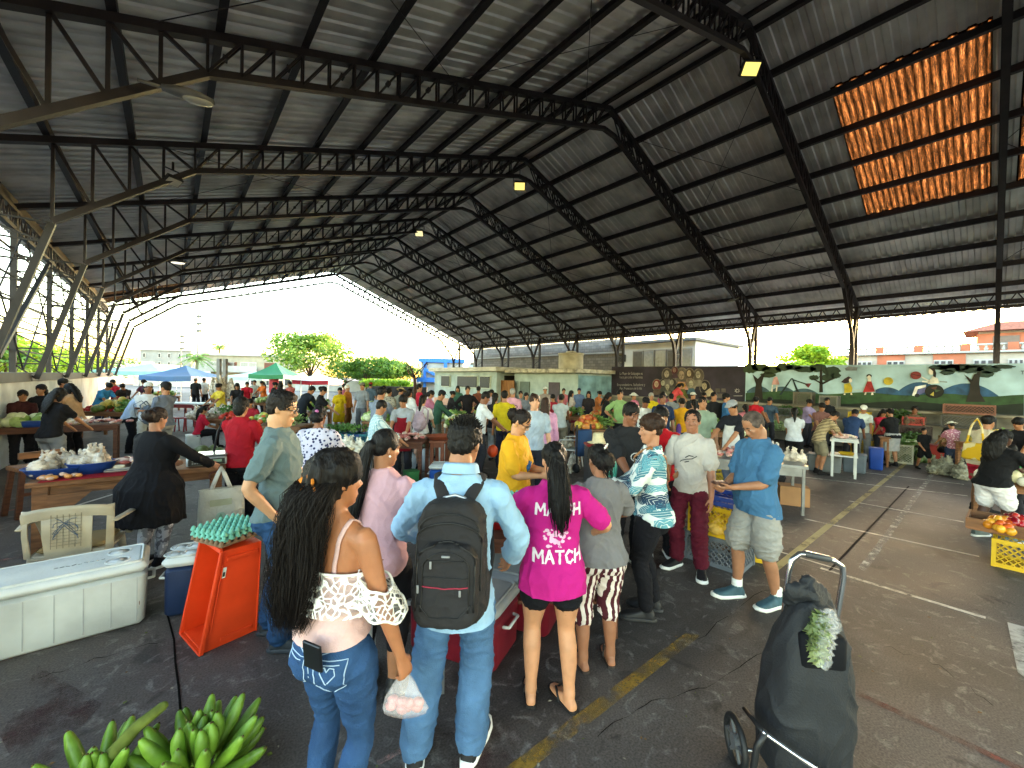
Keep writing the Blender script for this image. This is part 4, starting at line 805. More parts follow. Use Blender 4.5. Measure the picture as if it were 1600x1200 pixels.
        for i, L in enumerate((.070, .078, .074, .058)):
            o = (1.5-i)*.0205*hs; p = W+d*(.088-abs(1.3-i)*.004)*hs+side*o; dd = (d+side*(1.5-i)*(.05+spread)).normalized(); pts = [p-d*.02*hs, p]; c = curl*(1+.12*i)
            for seg_, l in enumerate((.45, .32, .23)):
                a = c*(.7 if seg_ == 0 else 1.1); ax = dd.cross(n).normalized(); dd = M4.Rotation(a, 3, ax) @ dd; p = p+dd*L*l*hs; pts.append(p)
            mb.tube(pts, [.0095*hs, .0098*hs, .0088*hs, .008*hs, .0066*hs], 8, round_=True)
        p = W+d*.022*hs+side*.026*hs+n*.008*hs; d1 = (d*.65+side*.72+n*.35).normalized(); d2 = (d*.9+side*.3+n*.42).normalized(); mb.tube([p-d1*.01, p+d1*.030*hs, p+d1*.030*hs+d2*.026*hs, p+d1*.03*hs+d2*.048*hs], [.014*hs, .0115*hs, .0098*hs, .0075*hs], 8, round_=True)
    def head(s, mb, fine=True):
        P_ = s.hpnt; u = s.hu; seg = 24; rot = s.hm; rg = []
        for z, w_, yf, yb in ((-.015, .07, .27, .13), (.0, .12, .305, .06), (.05, .175, .33, 0), (.12, .215, .345, -.06), (.2, .245, .352, -.1), (.28, .265, .352, -.14), (.36, .285, .348, -.2), (.44, .297, .335, -.28), (.5, .302, .326, -.34), (.56, .308, .345, -.38), (.62, .314, .358, -.40), (.72, .316, .345, -.41), (.82, .295, .300, -.38), (.9, .24, .225, -.30), (.955, .165, .13, -.2), (.985, .08, .03, -.1)):
            yc, ry = (yf+yb)/2, (yf-yb)/2
            rg.append([P_(w_*cos(t)*(1 if sin(t) < 0 else (1-.10*sin(t)**2)), yc+ry*sin(t)*(1 if sin(t) > 0 else 1), z) for t in [2*pi*j/seg for j in range(seg)]])
        mb.rings(rg)
        mb.tube([s.neck-(s.hpiv-s.neck)*.4+V((0, 0, -.02)), s.neck, P_(0, -.08, .16), P_(0, -.08, .3)], [(.066 if s.sex == 'm' else .056)*s.k, (.058 if s.sex == 'm' else .048)*s.k, (.056 if s.sex == 'm' else .047)*s.k, .05*s.k], 16, round_=True)
        if fine:
            for sd in (-1, 1):
                mb.ell(P_(sd*.13, .325, .585), (.085*u, .04*u, .026*u), 10, 6, rot); mb.ell(P_(sd*.15, .27, .40), (.09*u, .07*u, .075*u), 10, 6, rot); mb.ell(P_(sd*.052, .375, .352), (.034*u, .04*u, .03*u), 8, 6, rot)
                mb.ell(P_(sd*.315, -.035, .455), (.028*u, .075*u, .135*u), 10, 8, rot @ M4.Rotation(sd*.35, 3, 'Z') @ M4.Rotation(-.2, 3, 'X')); mb.ell(P_(sd*.125, .312, .497), (.062*u, .03*u, .036*u), 10, 6, rot)
            mb.tube([P_(0, .33, .56), P_(0, .372, .47), P_(0, .43, .385), P_(0, .405, .345)], [.032*u, .036*u, .047*u, .035*u], 8, round_=True)
            mb.ell(P_(0, .352, .222), (.098*u, .036*u, .024*u), 12, 6, rot); mb.ell(P_(0, .348, .178), (.085*u, .038*u, .027*u), 12, 6, rot); mb.ell(P_(0, .30, .06), (.09*u, .06*u, .06*u), 10, 6, rot)
        else: mb.tube([P_(0, .33, .54), P_(0, .42, .39)], [.03*u, .045*u], 6, round_=True); [mb.ell(P_(sd*.32, -.03, .45), (.03*u, .08*u, .13*u), 8, 6, rot) for sd in (-1, 1)]
    def cap(s, mb, grow=1.0, back=0, low=0, vol=0):
        """mass of hair lying on the skull"""
        u = s.hu; mb.ell(s.hpnt(0, -.055-back, .665), (.352*u*grow, .40*u*grow, .375*u*grow), 24, 14, s.hm)
        mb.ell(s.hpnt(0, -.19, .47), (.285*u*grow, .235*u*grow, .25*u*grow), 18, 12, s.hm)
        if low: mb.ell(s.hpnt(0, -.20, .42), (.30*u*grow, .25*u*grow, (.30+low)*u*grow), 18, 12, s.hm)
        for sd in (-1, 1): mb.ell(s.hpnt(sd*.29, .02, .60), (.06*u, .17*u, .16*u), 10, 8, s.hm)
def strands(q, path, rad, n, r0=.0035, seed=0, wave=.012, taper=.5):
    """many thin locks following a path with spread rad"""
    rnd = random.Random(seed)
    for i in range(n):
        a, b = rnd.uniform(0, 2*pi), rnd.random()**.5; ph = rnd.uniform(0, 6); pts = []; m_ = len(path)
        l = rnd.uniform(.8, 1.06)
        for j in range(m_):
            f = j/(m_-1)*l*(m_-1); k = min(int(f), m_-2); p = V(path[k]).lerp(V(path[k+1]), f-k); r_ = rad[min(k, len(rad)-1)]+(rad[min(k+1, len(rad)-1)]-rad[min(k, len(rad)-1)])*(f-k)
            rx, ry = r_ if isinstance(r_, tuple) else (r_, r_)
            pts.append(p+V((cos(a)*b*r_+wave*sin(ph+j*1.3), sin(a)*b*r_*.7+wave*cos(ph*2+j*1.1), 0)))
        q.tube(pts, [r0*(1-taper*j/(m_-1)) for j in range(m_)], 4)
def body_mesh(f, vox, fine, hands=(None, None), bare=False):
    mb = MB(); f.torso(mb, off=-.007); f.head(mb, fine)
    for i, sd in enumerate((-1, 1)):
        f.limb_arm(mb, sd); f.limb_leg(mb, sd, .16); f.foot(mb, sd)
        if fine: f.hand(mb, sd, **(hands[i] or {}))
        else: S, E, W = f.arm[sd]; d = (W-E).normalized(); mb.tube([W-d*.02, W+d*.05, W+d*.13*f.k], [(.026*f.k, .022*f.k), (.038*f.k, .022*f.k), (.028*f.k, .02*f.k)], 8, round_=True)
    return remesh(mb, vox, 1 if fine else 1)
def top_mesh(f, vox, z0=.84, z1=1.47, sleeve=.62, off=.014, flare=.012, cuff=.012, wr=.006, seed=0, neck=True):
    mb = MB(); cut = z0; f.torso(mb, z0-.06 if cut < 1.0 else z0, z1, off, flare=flare, bum=cut < 1.0)
    if sleeve:
        for sd in (-1, 1): f.limb_arm(mb, sd, 0, sleeve, off, cuff)
    me = remesh(mb, vox, 3, 'shirt')
    if cut < 1.0:
        bm = bmesh.new(); bm.from_mesh(me); c = f.sp(cut*f.k); near = [v for v in bm.verts if abs(v.co.x-c.x) < (.26*f.g+flare)*f.k and v.co.z < c.z+.12]; gs = set(near); fs = [q for q in bm.faces if all(v in gs for v in q.verts)]
        es = {e for q in fs for e in q.edges}; bmesh.ops.bisect_plane(bm, geom=near+list(es)+fs, plane_co=c+V((0, 0, 0)), plane_no=(0, -.12, 1), clear_inner=True); bm.to_mesh(me); bm.free(); me.polygons.foreach_set('use_smooth', [True]*len(me.polygons))
    if wr: wrinkle(me, wr, seed=seed)
    return me
def trouser_mesh(f, vox, f1=1.95, off=.010, prof=None, wr=.007, z1=.955, seed=0):
    mb = MB(); f.torso(mb, 0, z1, .003)
    for sd in (-1, 1): f.limb_leg(mb, sd, .14, f1, off, (lambda t: prof(t) if t > .3 else 0) if prof else None)
    me = remesh(mb, vox, 3, 'trousers')
    if wr: wrinkle(me, wr, (8, 8, 10), seed)
    return me
def skirt_mesh(f, vox, zb, off=.014):
    mb = MB(); k = f.k; rg = []
    a, b = f.leg[-1], f.leg[1]
    for t in (0, .25, .5, .75, 1):
        z = .98-(.98-zb)*t; c = f.hip.lerp((a[1]+b[1])/2, min(1, max(0, (.90-z)/.42))) if z < .9 else f.sp(z*k); w_ = (.16+.02*t+off)*f.g*k
        rg.append([V((c.x+w_*1.08*cos(j*pi/12), c.y-.01+w_*.8*sin(j*pi/12), z*k if z >= .9 else z*k)) for j in range(24)])
    mb.rings(rg); f.torso(mb, .8, 1.0, off); me = remesh(mb, vox, 3, 'skirt'); wrinkle(me, .008, (14, 14, 2)); return me
def shoe_parts(f, sd, body, upper, solem, lod=.008):
    mb = MB(); f.foot(mb, sd, .010, z0=.012); me = remesh(mb, lod, 2, 'shoe'); o = mesh_obj('shoe', me, upper, body)
    if solem is not None:
        h, kn, an, td = f.leg[sd]; k = f.k; x = V((td.y, -td.x, 0)); b = V((an.x, an.y, max(0, an.z-.085*k))); q = MB(); rg = []
        ol = [(-.078, .0), (-.07, .026), (-.03, .042), (.04, .046), (.11, .056), (.17, .056), (.215, .036), (.232, .0)]; ol = ol+[(a, -w_) for a, w_ in ol[-2:0:-1]]
        for z, e in ((.002, 1.0), (.012, 1.04), (.026, 1.0), (.032, .94)): rg.append([b+td*((a-.07)*e+.07)*k*1.03+x*w_*e*k+V((0, 0, z*k+(.008*k if a > .2 else 0))) for a, w_ in ol])
        q.rings(rg); q.build('sole', solem, o, True)
    return o
def sandal(f, sd, body, m_):
    h, kn, an, td = f.leg[sd]; k = f.k; x = V((td.y, -td.x, 0)); b = V((an.x, an.y, 0)); q = MB(); ol = [(-.07, .0), (-.06, .03), (0, .04), (.08, .048), (.15, .055), (.2, .042), (.222, .0)]; ol = ol+[(a, -w_) for a, w_ in ol[-2:0:-1]]
    q.rings([[b+td*a*k+x*w_*k+V((0, 0, z)) for a, w_ in ol] for z in (.001, .018)]); o = q.build('sandal', m_, body)
    q = MB(); t = b+td*.155*k+V((0, 0, .022))
    for s_ in (-1, 1): q.tube([t, b+td*.12*k+x*s_*.026*k+V((0, 0, .066*k)), b+td*.05*k+x*s_*.046*k+V((0, 0, .018))], .0075, 6)
    q.build('strap', m_, o, True); return o
def eyes(f, body, brow='#15100d', iris='#24160f'):
    u = f.hu
    for sd in (-1, 1):
        q = MB(); q.ell(f.hpnt(sd*.125, .318, .497), (.048*u, .026*u, .018*u), 12, 8, f.hm); e = q.build('eye', mat('#c9c0b6', .3, 0, 0), body, True)
        q = MB(); q.ell(f.hpnt(sd*.125, .337, .497), (.02*u, .009*u, .0175*u), 10, 6, f.hm); q.build('iris', mat(iris, .2, 0, 0), e, True)
        q = MB(); q.tube([f.hpnt(sd*.06, .366, .60), f.hpnt(sd*.13, .366, .622), f.hpnt(sd*.205, .325, .605)], [.012*u, .015*u, .008*u], 6, round_=True); q.build('eyebrow', hairmat(brow), body, True)
        q = MB(); q.tube([f.hpnt(sd*.075, .342, .503), f.hpnt(sd*.125, .349, .517), f.hpnt(sd*.175, .328, .503)], .006*u, 5); q.build('eyelash', hairmat(brow), body, True)
    q = MB(); q.ell(f.hpnt(0, .365, .200), (.088*u, .03*u, .0075*u), 12, 6, f.hm); q.build('mouth', mat('#5c2d28', .5, 0, 0), body, True)
def short_hair(f, body, c='#0e0b0a', grow=1.0, noise=.004, low=0, name='hair', vox=.006, back=.0):
    mb = MB(); f.cap(mb, grow, back, low); me = remesh(mb, vox, 1, 'hair'); wrinkle(me, noise, (55, 55, 22)); return mesh_obj(name, me, hairmat(c), body)
def place(body, loc, rz):
    body.location = loc; body.rotation_euler[2] = rz; return body
def W2L(loc, rz, p): return M4.Rotation(-rz, 3, 'Z') @ (V(p)-V(loc))
def decal(me_src, target_mesh, org, ux, uy, off=.004):
    """lay a flat print on a garment: each point is dropped along -(ux x uy) onto the cloth"""
    bv = BVHTree.FromPolygons([v.co for v in target_mesh.vertices], [tuple(p.vertices) for p in target_mesh.polygons]); org, ux, uy = V(org), V(ux), V(uy); n = ux.cross(uy).normalized()
    for q in me_src.vertices:
        p = org+ux*q.co.x+uy*q.co.y; h = bv.ray_cast(p+n*.3, -n)
        if h[0] is None: h = bv.find_nearest(p+n*-.25)
        q.co = h[0]+n*off
    return me_src
def text_mesh(s, size=.1, bold=0, shear=0, sub=0):
    cu = bpy.data.curves.new('t', 'FONT'); cu.body = s; cu.size = size; cu.align_x = 'CENTER'; cu.offset = bold; cu.shear = shear; cu.resolution_u = 4; o = bpy.data.objects.new('t', cu); COL.objects.link(o)
    me = bpy.data.meshes.new_from_object(o.evaluated_get(bpy.context.evaluated_depsgraph_get())); bpy.data.objects.remove(o)
    if sub:
        bm = bmesh.new(); bm.from_mesh(me); bmesh.ops.triangulate(bm, faces=bm.faces)
        for _ in range(4):
            bmesh.ops.subdivide_edges(bm, edges=[e for e in bm.edges if e.calc_length() > sub], cuts=1); bmesh.ops.triangulate(bm, faces=bm.faces)
        bm.to_mesh(me); bm.free()
    return me

def cling_path(pts, me, off=.004, n=6):
    bv = BVHTree.FromPolygons([v.co for v in me.vertices], [tuple(p.vertices) for p in me.polygons]); out = []
    for a, b in zip(pts, pts[1:]):
        for i in range(n):
            h = bv.find_nearest(V(a).lerp(V(b), i/n)); out.append(h[0]+h[1]*off)
    return out

STROKES = {'M': [[(0, 0), (.05, 1), (.4, .35), (.75, 1), (.8, 0)]], 'A': [[(0, 0), (.35, 1), (.7, 0)], [(.12, .35), (.58, .35)]], 'R': [[(0, 0), (0, 1), (.5, .9), (.5, .6), (0, .5), (.6, 0)]], 'S': [[(.55, .85), (.25, 1), (0, .75), (.55, .35), (.3, 0), (0, .15)]], 'H': [[(0, 0), (.03, 1)], [(.6, 0), (.6, 1)], [(0, .5), (.6, .52)]], 'T': [[(0, 1), (.7, .98)], [(.35, 1), (.33, 0)]], 'C': [[(.6, .85), (.3, 1), (0, .6), (.1, .12), (.4, 0), (.62, .2)]]}
def brush_text(s, size, w_=.13, gap=.22):
    q = MB(); x = 0; rn = random.Random(len(s))
    tot = sum((max(p[0] for st in STROKES[c] for p in st)+gap) for c in s)-gap
    for c in s:
        for st in STROKES[c]:
            for a, b in zip(st, st[1:]):
                a, b = V((a[0]+x-tot/2, a[1], 0)), V((b[0]+x-tot/2, b[1], 0)); t = (b-a).normalized(); a, b = a-t*w_*.4, b+t*w_*.4; n = V((-t.y, t.x, 0)); N = 6; ws = [w_*.5*rn.uniform(.75, 1.2) for _ in range(N+1)]
                q.rings([[(a.lerp(b, i/N)+n*ws[i])*size, (a.lerp(b, i/N)-n*ws[i])*size] for i in range(N+1)], False, False, closed=False)
        x += max(p[0] for st in STROKES[c] for p in st)+gap
    return q.mesh('print')
# ------------------------------------------------------------------ the people in front
FV = .0075
def person(f, label, skin, loc, deg, hands=(None, None), fine=True, group=None):
    body = mesh_obj('person', body_mesh(f, FV if fine else .014, fine, hands), skinmat(skin)); place(body, loc, face(deg)); tag(body, label, 'person', group); return body
DEN = mat('#294468', .8, 0, .22, 7, .4, 170, name='denim'); DEN2 = mat('#4a6a8e', .8, 0, .2, 7, .4, 170, name='denim'); DEN3 = mat('#213c5c', .8, 0, .25, 6, .4, 170, name='denim')
BLK = mat('#15151a', .85, 0, .15, 9, .3, 120, name='black_cloth'); WHT = mat('#d9dbd8', .5, 0, .06, 8); SOLE = mat('#dcdcd8', .5, 0, .08, 8)
def garment(me, m, body, name): return mesh_obj(name, me, m, body)
def straight(r0, r1): return lambda t: r0 if t < 1 else r0+(r1-r0)*(t-1)
def tube_part(name, paths, r, m, par, seg=7, flat=1.0, ref=None):
    q = MB(); [q.tube(p, r, seg, True, ref=ref, flat=flat) for p in paths]; return q.build(name, m, par, True)
# --- long haired woman nearest the camera -------------------------------------------------
f = Fig(1.575, 'f', .97, lean=.05, lf=(-.09, .03), rf=(.09, -.02), lh=(-.16, .30, .98), rh=(.31, .06, .68), re=(.3, -1, 0), hp=.12, hy=-.42, twist=-.05)
KL = P(534, 1.66)
K = person(f, 'woman with very long loose black hair in an off shoulder blush lace top and jeans', '#9d6645', KL, 20, (None, dict(curl=.95, n=(-1, .2, 0))))
garment(trouser_mesh(f, .008, 1.97, .006, wr=.005, z1=1.02), DEN, K, 'jeans')
m_ = top_mesh(f, .008, .955, 1.22, 0, .016, .016, wr=.006, seed=4); BLUSH = mat('#c9a5a0', .8, 0, .08, 9, .3, 150, name='blush_cloth'); top = garment(m_, BLUSH, K, 'top')
k = f.k
tube_part('strap', [cling_path([f.sp(1.20*k, sx*.075, -.15), f.sp(1.38*k, sx*.09, -.12), f.sp(1.45*k, sx*.09, -.02), f.sp(1.38*k, sx*.085, .12), f.sp(1.27*k, sx*.08, .15)], K.data, .003) for sx in (-1, 1)], .011, BLUSH, K, 8, .35, ref=(1, 0, 0))
def lacemat():
    m = newmat('white_lace'); q = NT(m); tc = q.new('TexCoord'); vo = q.new('TexVoronoi', feature='DISTANCE_TO_EDGE'); vo.inputs['Scale'].default_value = 34; nz = q.new('TexNoise'); nz.inputs['Scale'].default_value = 9; q.ln(tc.outputs['Object'], nz.inputs['Vector'])
    a = q.new('VectorMath', operation='MULTIPLY_ADD'); a.inputs[1].default_value = (.09, .09, .09); q.ln(nz.outputs['Color'], a.inputs[0]); q.ln(tc.outputs['Object'], a.inputs[2]); q.ln(a.outputs[0], vo.inputs['Vector'])
    r = q.new('ValToRGB'); r.color_ramp.elements[0].color = (1, 1, 1, 1); r.color_ramp.elements[1].color = (.12, .12, .12, 1); r.color_ramp.elements[0].position = .06; r.color_ramp.elements[1].position = .13; q.ln(vo.outputs[0], r.inputs[0]); q.ln(r.outputs[0], q.b.inputs['Alpha']); q.b.inputs['Base Color'].default_value = (.78, .75, .70, 1); q.b.inputs['Roughness'].default_value = .9; return m
LACE = lacemat()
for sd in (-1, 1):                                                   # lace flounce round the upper arm, falling from the neckline
    S, E, W = f.arm[sd]; q = MB(); rg = []
    for t, r_ in ((.62, .060), (.7, .066), (.82, .074), (.92, .080), (1.0, .086)):
        c = S.lerp(E, t); rg.append([c+V((cos(a)*r_*1.08, sin(a)*r_*1.1, .012*sin(a*6)*(t-.3)+(-.035 if sd*cos(a) > 0 else .03)*abs(cos(a)))) for a in [2*pi*j/36 for j in range(36)]])
    q.rings(rg, False, False); q.build('lace_sleeve', LACE, K, True); q = MB()
    for rr in (rg[0], rg[-1]): q.tube(rr+[rr[0]], .0055, 5)
    q.build('lace_edge', mat('#e6e2da', .9), K, True)
q = MB(); rg = []
for z, o in ((1.23, .010), (1.16, .03), (1.07, .046)):
    rg.append([f.sp(z*k, (.155+o)*k*1.06*cos(a), (.10+o)*k*sin(a)*1.02) for a in [2*pi*j/40 for j in range(40)]])
q.rings(rg, False, False); q.build('lace_flounce', LACE, K, True)
q = MB(); q.tube(rg[0]+[rg[0][0]], .006, 5); q.build('neckline', mat('#e6e2da', .9), K, True)
q = MB(); q.rbox((0, 0, 0), (.085, .012, .11), .008); o = q.build('phone', mat('#0f1114', .4), K, autos=40); o.location = f.sp(.945*k, .05, -.160); o.rotation_euler = (.18, .08, 0)
q = MB(); q.tube([f.sp(.905*k+dz, .09+dx, -.158-.0) for dx, dz in ((0, -.03), (-.025, .0), (-.022, .02), (-.008, .022), (0, .010), (.008, .022), (.022, .02), (.025, 0), (0, -.03))], .0022, 5); bvm = [c for c in K.children if c.name.startswith('jeans')][0].data
def cling(mb, tgt, dirv, off=.002):
    bv = BVHTree.FromPolygons([v.co for v in tgt.vertices], [tuple(p.vertices) for p in tgt.polygons]); d = V(dirv).normalized(); out = []
    for v in mb.v:
        h = bv.ray_cast(V(v)-d*.3, d); out.append(tuple(h[0]-d*off) if h[0] is not None else v)
    mb.v = out; return mb
def stitch(paths, tgt, dirv, m, par, r=.0022, name='stitching'):
    bv = BVHTree.FromPolygons([v.co for v in tgt.vertices], [tuple(p.vertices) for p in tgt.polygons]); d = V(dirv).normalized(); q = MB()
    for p in paths:
        pts = []
        for a, b in zip(p, p[1:]):
            for i in range(6):
                c = V(a).lerp(V(b), i/6); h = bv.ray_cast(c-d*.4, d)
                if h[0] is not None: pts.append(h[0]-d*.0015)
        if len(pts) > 2: q.tube(pts, r, 4)
    if q.v: return q.build(name, m, par)
THR = mat('#9fb4cc', .8)
def pockets(f, par, tgt, m, rows=((-.085, .90), (.085, .90)), sc=1.0, heart=None):
    k = f.k; paths = []
    for x, z in rows:
        w_, h_ = .062*sc, .135*sc; y = -.3; paths.append([f.sp((z)*k, (x+a*w_)*k, y) + V((0, 0, b*h_)) for a, b in ((-1, 0), (1, 0), (.9, -.75), (0, -1), (-.9, -.75), (-1, 0))]); paths.append([f.sp(z*k, (x+a*w_)*k, y)+V((0, 0, -.014)) for a in (-1, 1)])
    paths.append([f.sp((.985)*k, x*k, -.3) for x in (-.14, -.05, .05, .14)]); paths.append([f.sp(.945*k, 0, -.3), f.sp(.80*k, 0, -.3)]); paths.append([f.sp(.955*k, x*k, -.3)+V((0, 0, -abs(abs(x)-.15)*.35)) for x in (-.15, -.07, 0, .07, .15)])
    if heart: paths.append([f.sp(heart[1]*k, heart[0]*k, -.3)+V((a, 0, b))*1.15 for a, b in ((0, -.03), (-.026, .0), (-.022, .02), (-.008, .022), (0, .010), (.008, .022), (.022, .02), (.026, 0), (0, -.03))])
    stitch(paths, tgt, (0, 1, 0), m, par)
pockets(f, K, bvm, THR, heart=(.085, .85))
mb = MB(); f.cap(mb, 1.16, .03, .05); u = f.hu
tail = [f.hpnt(.0, -.36, .50), f.hpnt(-.01, -.52, .25), f.hpnt(-.02, -.56, -.15), f.hpnt(-.06, -.57, -.7), f.hpnt(-.10, -.54, -1.25), f.hpnt(-.13, -.48, -1.75), f.hpnt(-.15, -.44, -2.1)]
mb.tube([f.hpnt(.16, -.2, .5), f.hpnt(.12, -.36, .1), f.hpnt(.02, -.5, -.5)], [.05, .05, .03], 10, True); mb.tube(tail, [.062, .072, .076, .078, .066, .045, .015], 16, True, flat=.62); mb.tube([f.hpnt(.0, -.3, .7), tail[0]], [.075, .07], 12, True)
mb.tube([f.hpnt(-.28, .05, .5), f.hpnt(-.34, -.05, -.1), f.hpnt(-.35, .0, -.6)], [.035, .04, .02], 8, True)
me = remesh(mb, .008, 1, 'hair'); wrinkle(me, .008, (30, 30, 4)); HK = mesh_obj('hair', me, hairmat('#0d0908'), K)
q = MB(); strands(q, tail, [.07, .085, .095, .10, .10, .09, .07], 1300, .0013, 3, .026); strands(q, [f.hpnt(-.28, .05, .5), f.hpnt(-.34, -.05, -.1), f.hpnt(-.35, .0, -.6)], [.03, .045, .035], 120, .0012, 5); q.build('loose_locks', hairmat('#120c0a'), HK, True)
q = MB(); c = f.hpnt(.04, -.47, .44)
for sx, rz_ in ((-1, .5), (1, -.5)):
    for sz in (-1, 1): q.prism([(0, 0), (.012, .022), (.034, .03), (.046, .018), (.036, .004), (.018, -.004)], c+V((0, -.02, 0)), V((sx*cos(rz_), -abs(sin(rz_)), 0)), V((0, 0, sz)), .006)
q.tube([c+V((0, -.03, -.04)), c+V((0, -.03, .04))], .007, 6); q.build('butterfly_clip', mat('#c9782a', .3, 0, .3, 30), HK)
eyes(f, K)
for sd in (-1, 1): shoe_parts(f, sd, K, mat('#3b3532', .7), SOLE)
# clear plastic bag with meat in her right hand
S, E, Wr = f.arm[1]; bagloc = M4.Rotation(face(20), 3, 'Z') @ (Wr+V((.0, .03, -.1)))+KL
bt = tag(empty('plastic_bag', bagloc), 'small clear plastic bag of pink meat hanging from the long haired woman\'s hand', 'bag'); q = MB(); rg = []
for z, rx, ry in ((.05, .014, .012), (.01, .018, .016), (-.03, .045, .02), (-.08, .075, .026), (-.125, .092, .03), (-.15, .085, .022)): rg.append([V((rx*cos(a)*(1+.08*sin(5*a+z*40)), ry*sin(a)*(1+.2*sin(3*a)), z)) for a in [2*pi*j/20 for j in range(20)]])
q.rings(rg, False, True); bb = q.build('film', clearmat('#f0e8ea', .26), bt, True); bb.rotation_euler[2] = -AZ
q = MB(); rn = random.Random(2)
for i in range(9): q.ell((rn.uniform(-.055, .055), rn.uniform(-.008, .008), rn.uniform(-.13, -.09)), (.026, .018, .02), 8, 6)
o = q.build('meat', mat('#c9837f', .4, 0, .3, 30), bt, True); o.rotation_euler[2] = -AZ
# --- man with the black backpack --------------------------------------------------------
f = Fig(1.765, 'm', .92, lk=.90, lean=.10, lf=(-.14, -.03), rf=(.13, .02), lh=(-.17, .30, 1.0), rh=(.30, .26, .90), le=(-.9, -.6, -.2), re=(.9, -.6, -.2), hp=.22, hy=-.22, hr=.06, sway=.055, toe=(14, -12))
ML = P(708, 2.05); MD = 2
M = person(f, 'man in a light blue denim shirt and pale jeans wearing a black backpack', 'm', ML, MD); k = f.k
SH = mat('#8fb0cc', .8, 0, .12, 8, .35, 170, name='chambray'); m_ = top_mesh(f, .008, .80, 1.46, 1.80, .016, .012, .016, wr=.008, seed=7); ms = garment(m_, SH, M, 'shirt')
q = MB(); nb = f.sp(1.475*k, 0, -.022*k)
q.rings([[nb+V((cos(a)*r_, sin(a)*r_*.95, z-.014*sin(a)*1)) for a in [2*pi*j/28 for j in range(28)]] for r_, z in ((.082, -.02), (.076, .02), (.079, .036), (.088, .022), (.096, -.014))], False, False); q.build('collar', SH, M, True)
m_ = trouser_mesh(f, .008, 1.96, .014, straight(.084, .082), wr=.0055, seed=3); garment(m_, DEN2, M, 'jeans'); pockets(f, M, m_, mat('#54779c', .8), ((-.088, .915), (.088, .915)), 1.1)
for sd in (-1, 1): shoe_parts(f, sd, M, mat('#17181b', .6), mat('#e8e8e6', .4, 0, .03))
short_hair(f, M, '#0c0a0a', 1.0, .006); eyes(f, M)
mb = MB(); rn = random.Random(1)
q = MB()
for i in range(420):
    a, e = rn.uniform(0, 2*pi), rn.uniform(.0, 1.0); th = e*1.15; n = V((sin(th)*cos(a)*.345, -.06+sin(th)*sin(a)*.39, .665+cos(th)*.37)); d = V((sin(th)*cos(a)*.09, sin(th)*sin(a)*.09+.02, .09)); q.tube([f.hpnt(*n), f.hpnt(*(n+d*rn.uniform(.5, 1)))], [.0035, .001], 4)
q.build('hair_tips', hairmat('#0c0a0a'), [c for c in M.children if c.name.startswith('hair')][0])
# backpack
bp = tag(empty('backpack', ML, face(MD)), 'black backpack with grey zips and a red piped pocket on the blue shirted man', 'backpack'); BPM = mat('#1c1a1c', .75, 0, .2, 30, .5, 420, name='pack_fabric')
bp.rotation_euler[2] = face(MD); PL = f.sp(1.12*k, 0, -.115*k); rx = M4.Rotation(-.10, 3, 'X'); PW, PH = .165, .265
def sq(w_, h_, r_, n=7):
    o = []
    for (sx, sy, a0) in ((1, 1, 0), (-1, 1, 90), (-1, -1, 180), (1, -1, 270)):
        for i in range(n+1): a = R(a0+90*i/n); o.append((sx*(w_-r_)+r_*cos(a), sy*(h_-r_)+r_*sin(a)))
    return o
def slab(prof, w_, h_, r_, cz=0, taper=.82):
    q = MB(); rg = []
    for y, e in prof: rg.append([PL+rx @ V((x*e*(1-(1-taper)*max(0, (z/h_+.1))**2), y-.02*(z/h_)**2, z*e+cz)) for x, z in sq(w_, h_, r_)])
    q.rings(rg); return q
mb = slab(((.0, .94), (-.02, 1), (-.10, 1.0), (-.135, .97), (-.155, .90)), PW, PH, .09); mb2 = slab(((-.13, .98), (-.185, .97), (-.205, .90), (-.212, .7)), PW*.86, PH*.66, .07, -.075, .9); mb.add(mb2.v, mb2.f); me = remesh(mb, .007, 2, 'shell'); wrinkle(me, .004, (12, 12, 12), 3); shell = mesh_obj('shell', me, BPM, bp)
def bpcling(pts, off=.003): 
    d = rx @ V((0, 1, 0)); bv = BVHTree.FromPolygons([v.co for v in me.vertices], [tuple(p.vertices) for p in me.polygons]); o = []
    for x, z in pts:
        p = PL+rx @ V((x, -.5, z)); h = bv.ray_cast(p, d)
        if h[0] is not None: o.append(h[0]-d*off)
    return o
def dense(pts, n=10): return [(a[0]+(b[0]-a[0])*i/n, a[1]+(b[1]-a[1])*i/n) for a, b in zip(pts, pts[1:]) for i in range(n)]+[pts[-1]]
ZIP = mat('#0c0b0c', .5); q = MB()
arch = lambda w_, zb, zt: [(-w_, zb)]+[(w_*cos(a), zt-.07+.07*sin(a)) for a in [pi-pi*i/14 for i in range(15)]]+[(w_, zb)]
for w_, zb, zt, r_ in ((.122, -.17, .10, .005), (.098, -.17, .07, .0035), (.142, -.10, .175, .005), (.13, .12, .215, .004)): q.tube(bpcling(dense(arch(w_, zb, zt))), r_, 6)
q.tube(bpcling(dense([(-.10, -.035), (.10, -.035)])), .003, 5); q.tube(bpcling(dense([(-.08, .035), (.08, .035)])), .003, 5); q.tube(bpcling(dense([(-.11, -.14), (-.06, -.19), (.06, -.19), (.11, -.14)])), .003, 5); q.build('zip', ZIP, bp, True)
q = MB(); q.tube(bpcling(dense([(-.10, -.07), (0, -.078), (.10, -.07)])), .003, 5); q.build('piping', mat('#8e2036', .6), bp, True)
SIL = mat('#b9bbbd', .35, .8, .1)
for x, z, w_, h_ in ((-.063, .018, .010, .034), (.063, -.093, .010, .026), (-.115, -.085, .010, .034), (.0, .055, .036, .009)):
    pc = bpcling([(x, z)], .005)
    if pc: q = MB(); q.rbox(pc[0], (w_, .006, h_), .003); q.build('zip_pull' if w_ < .02 else 'badge', SIL, bp)
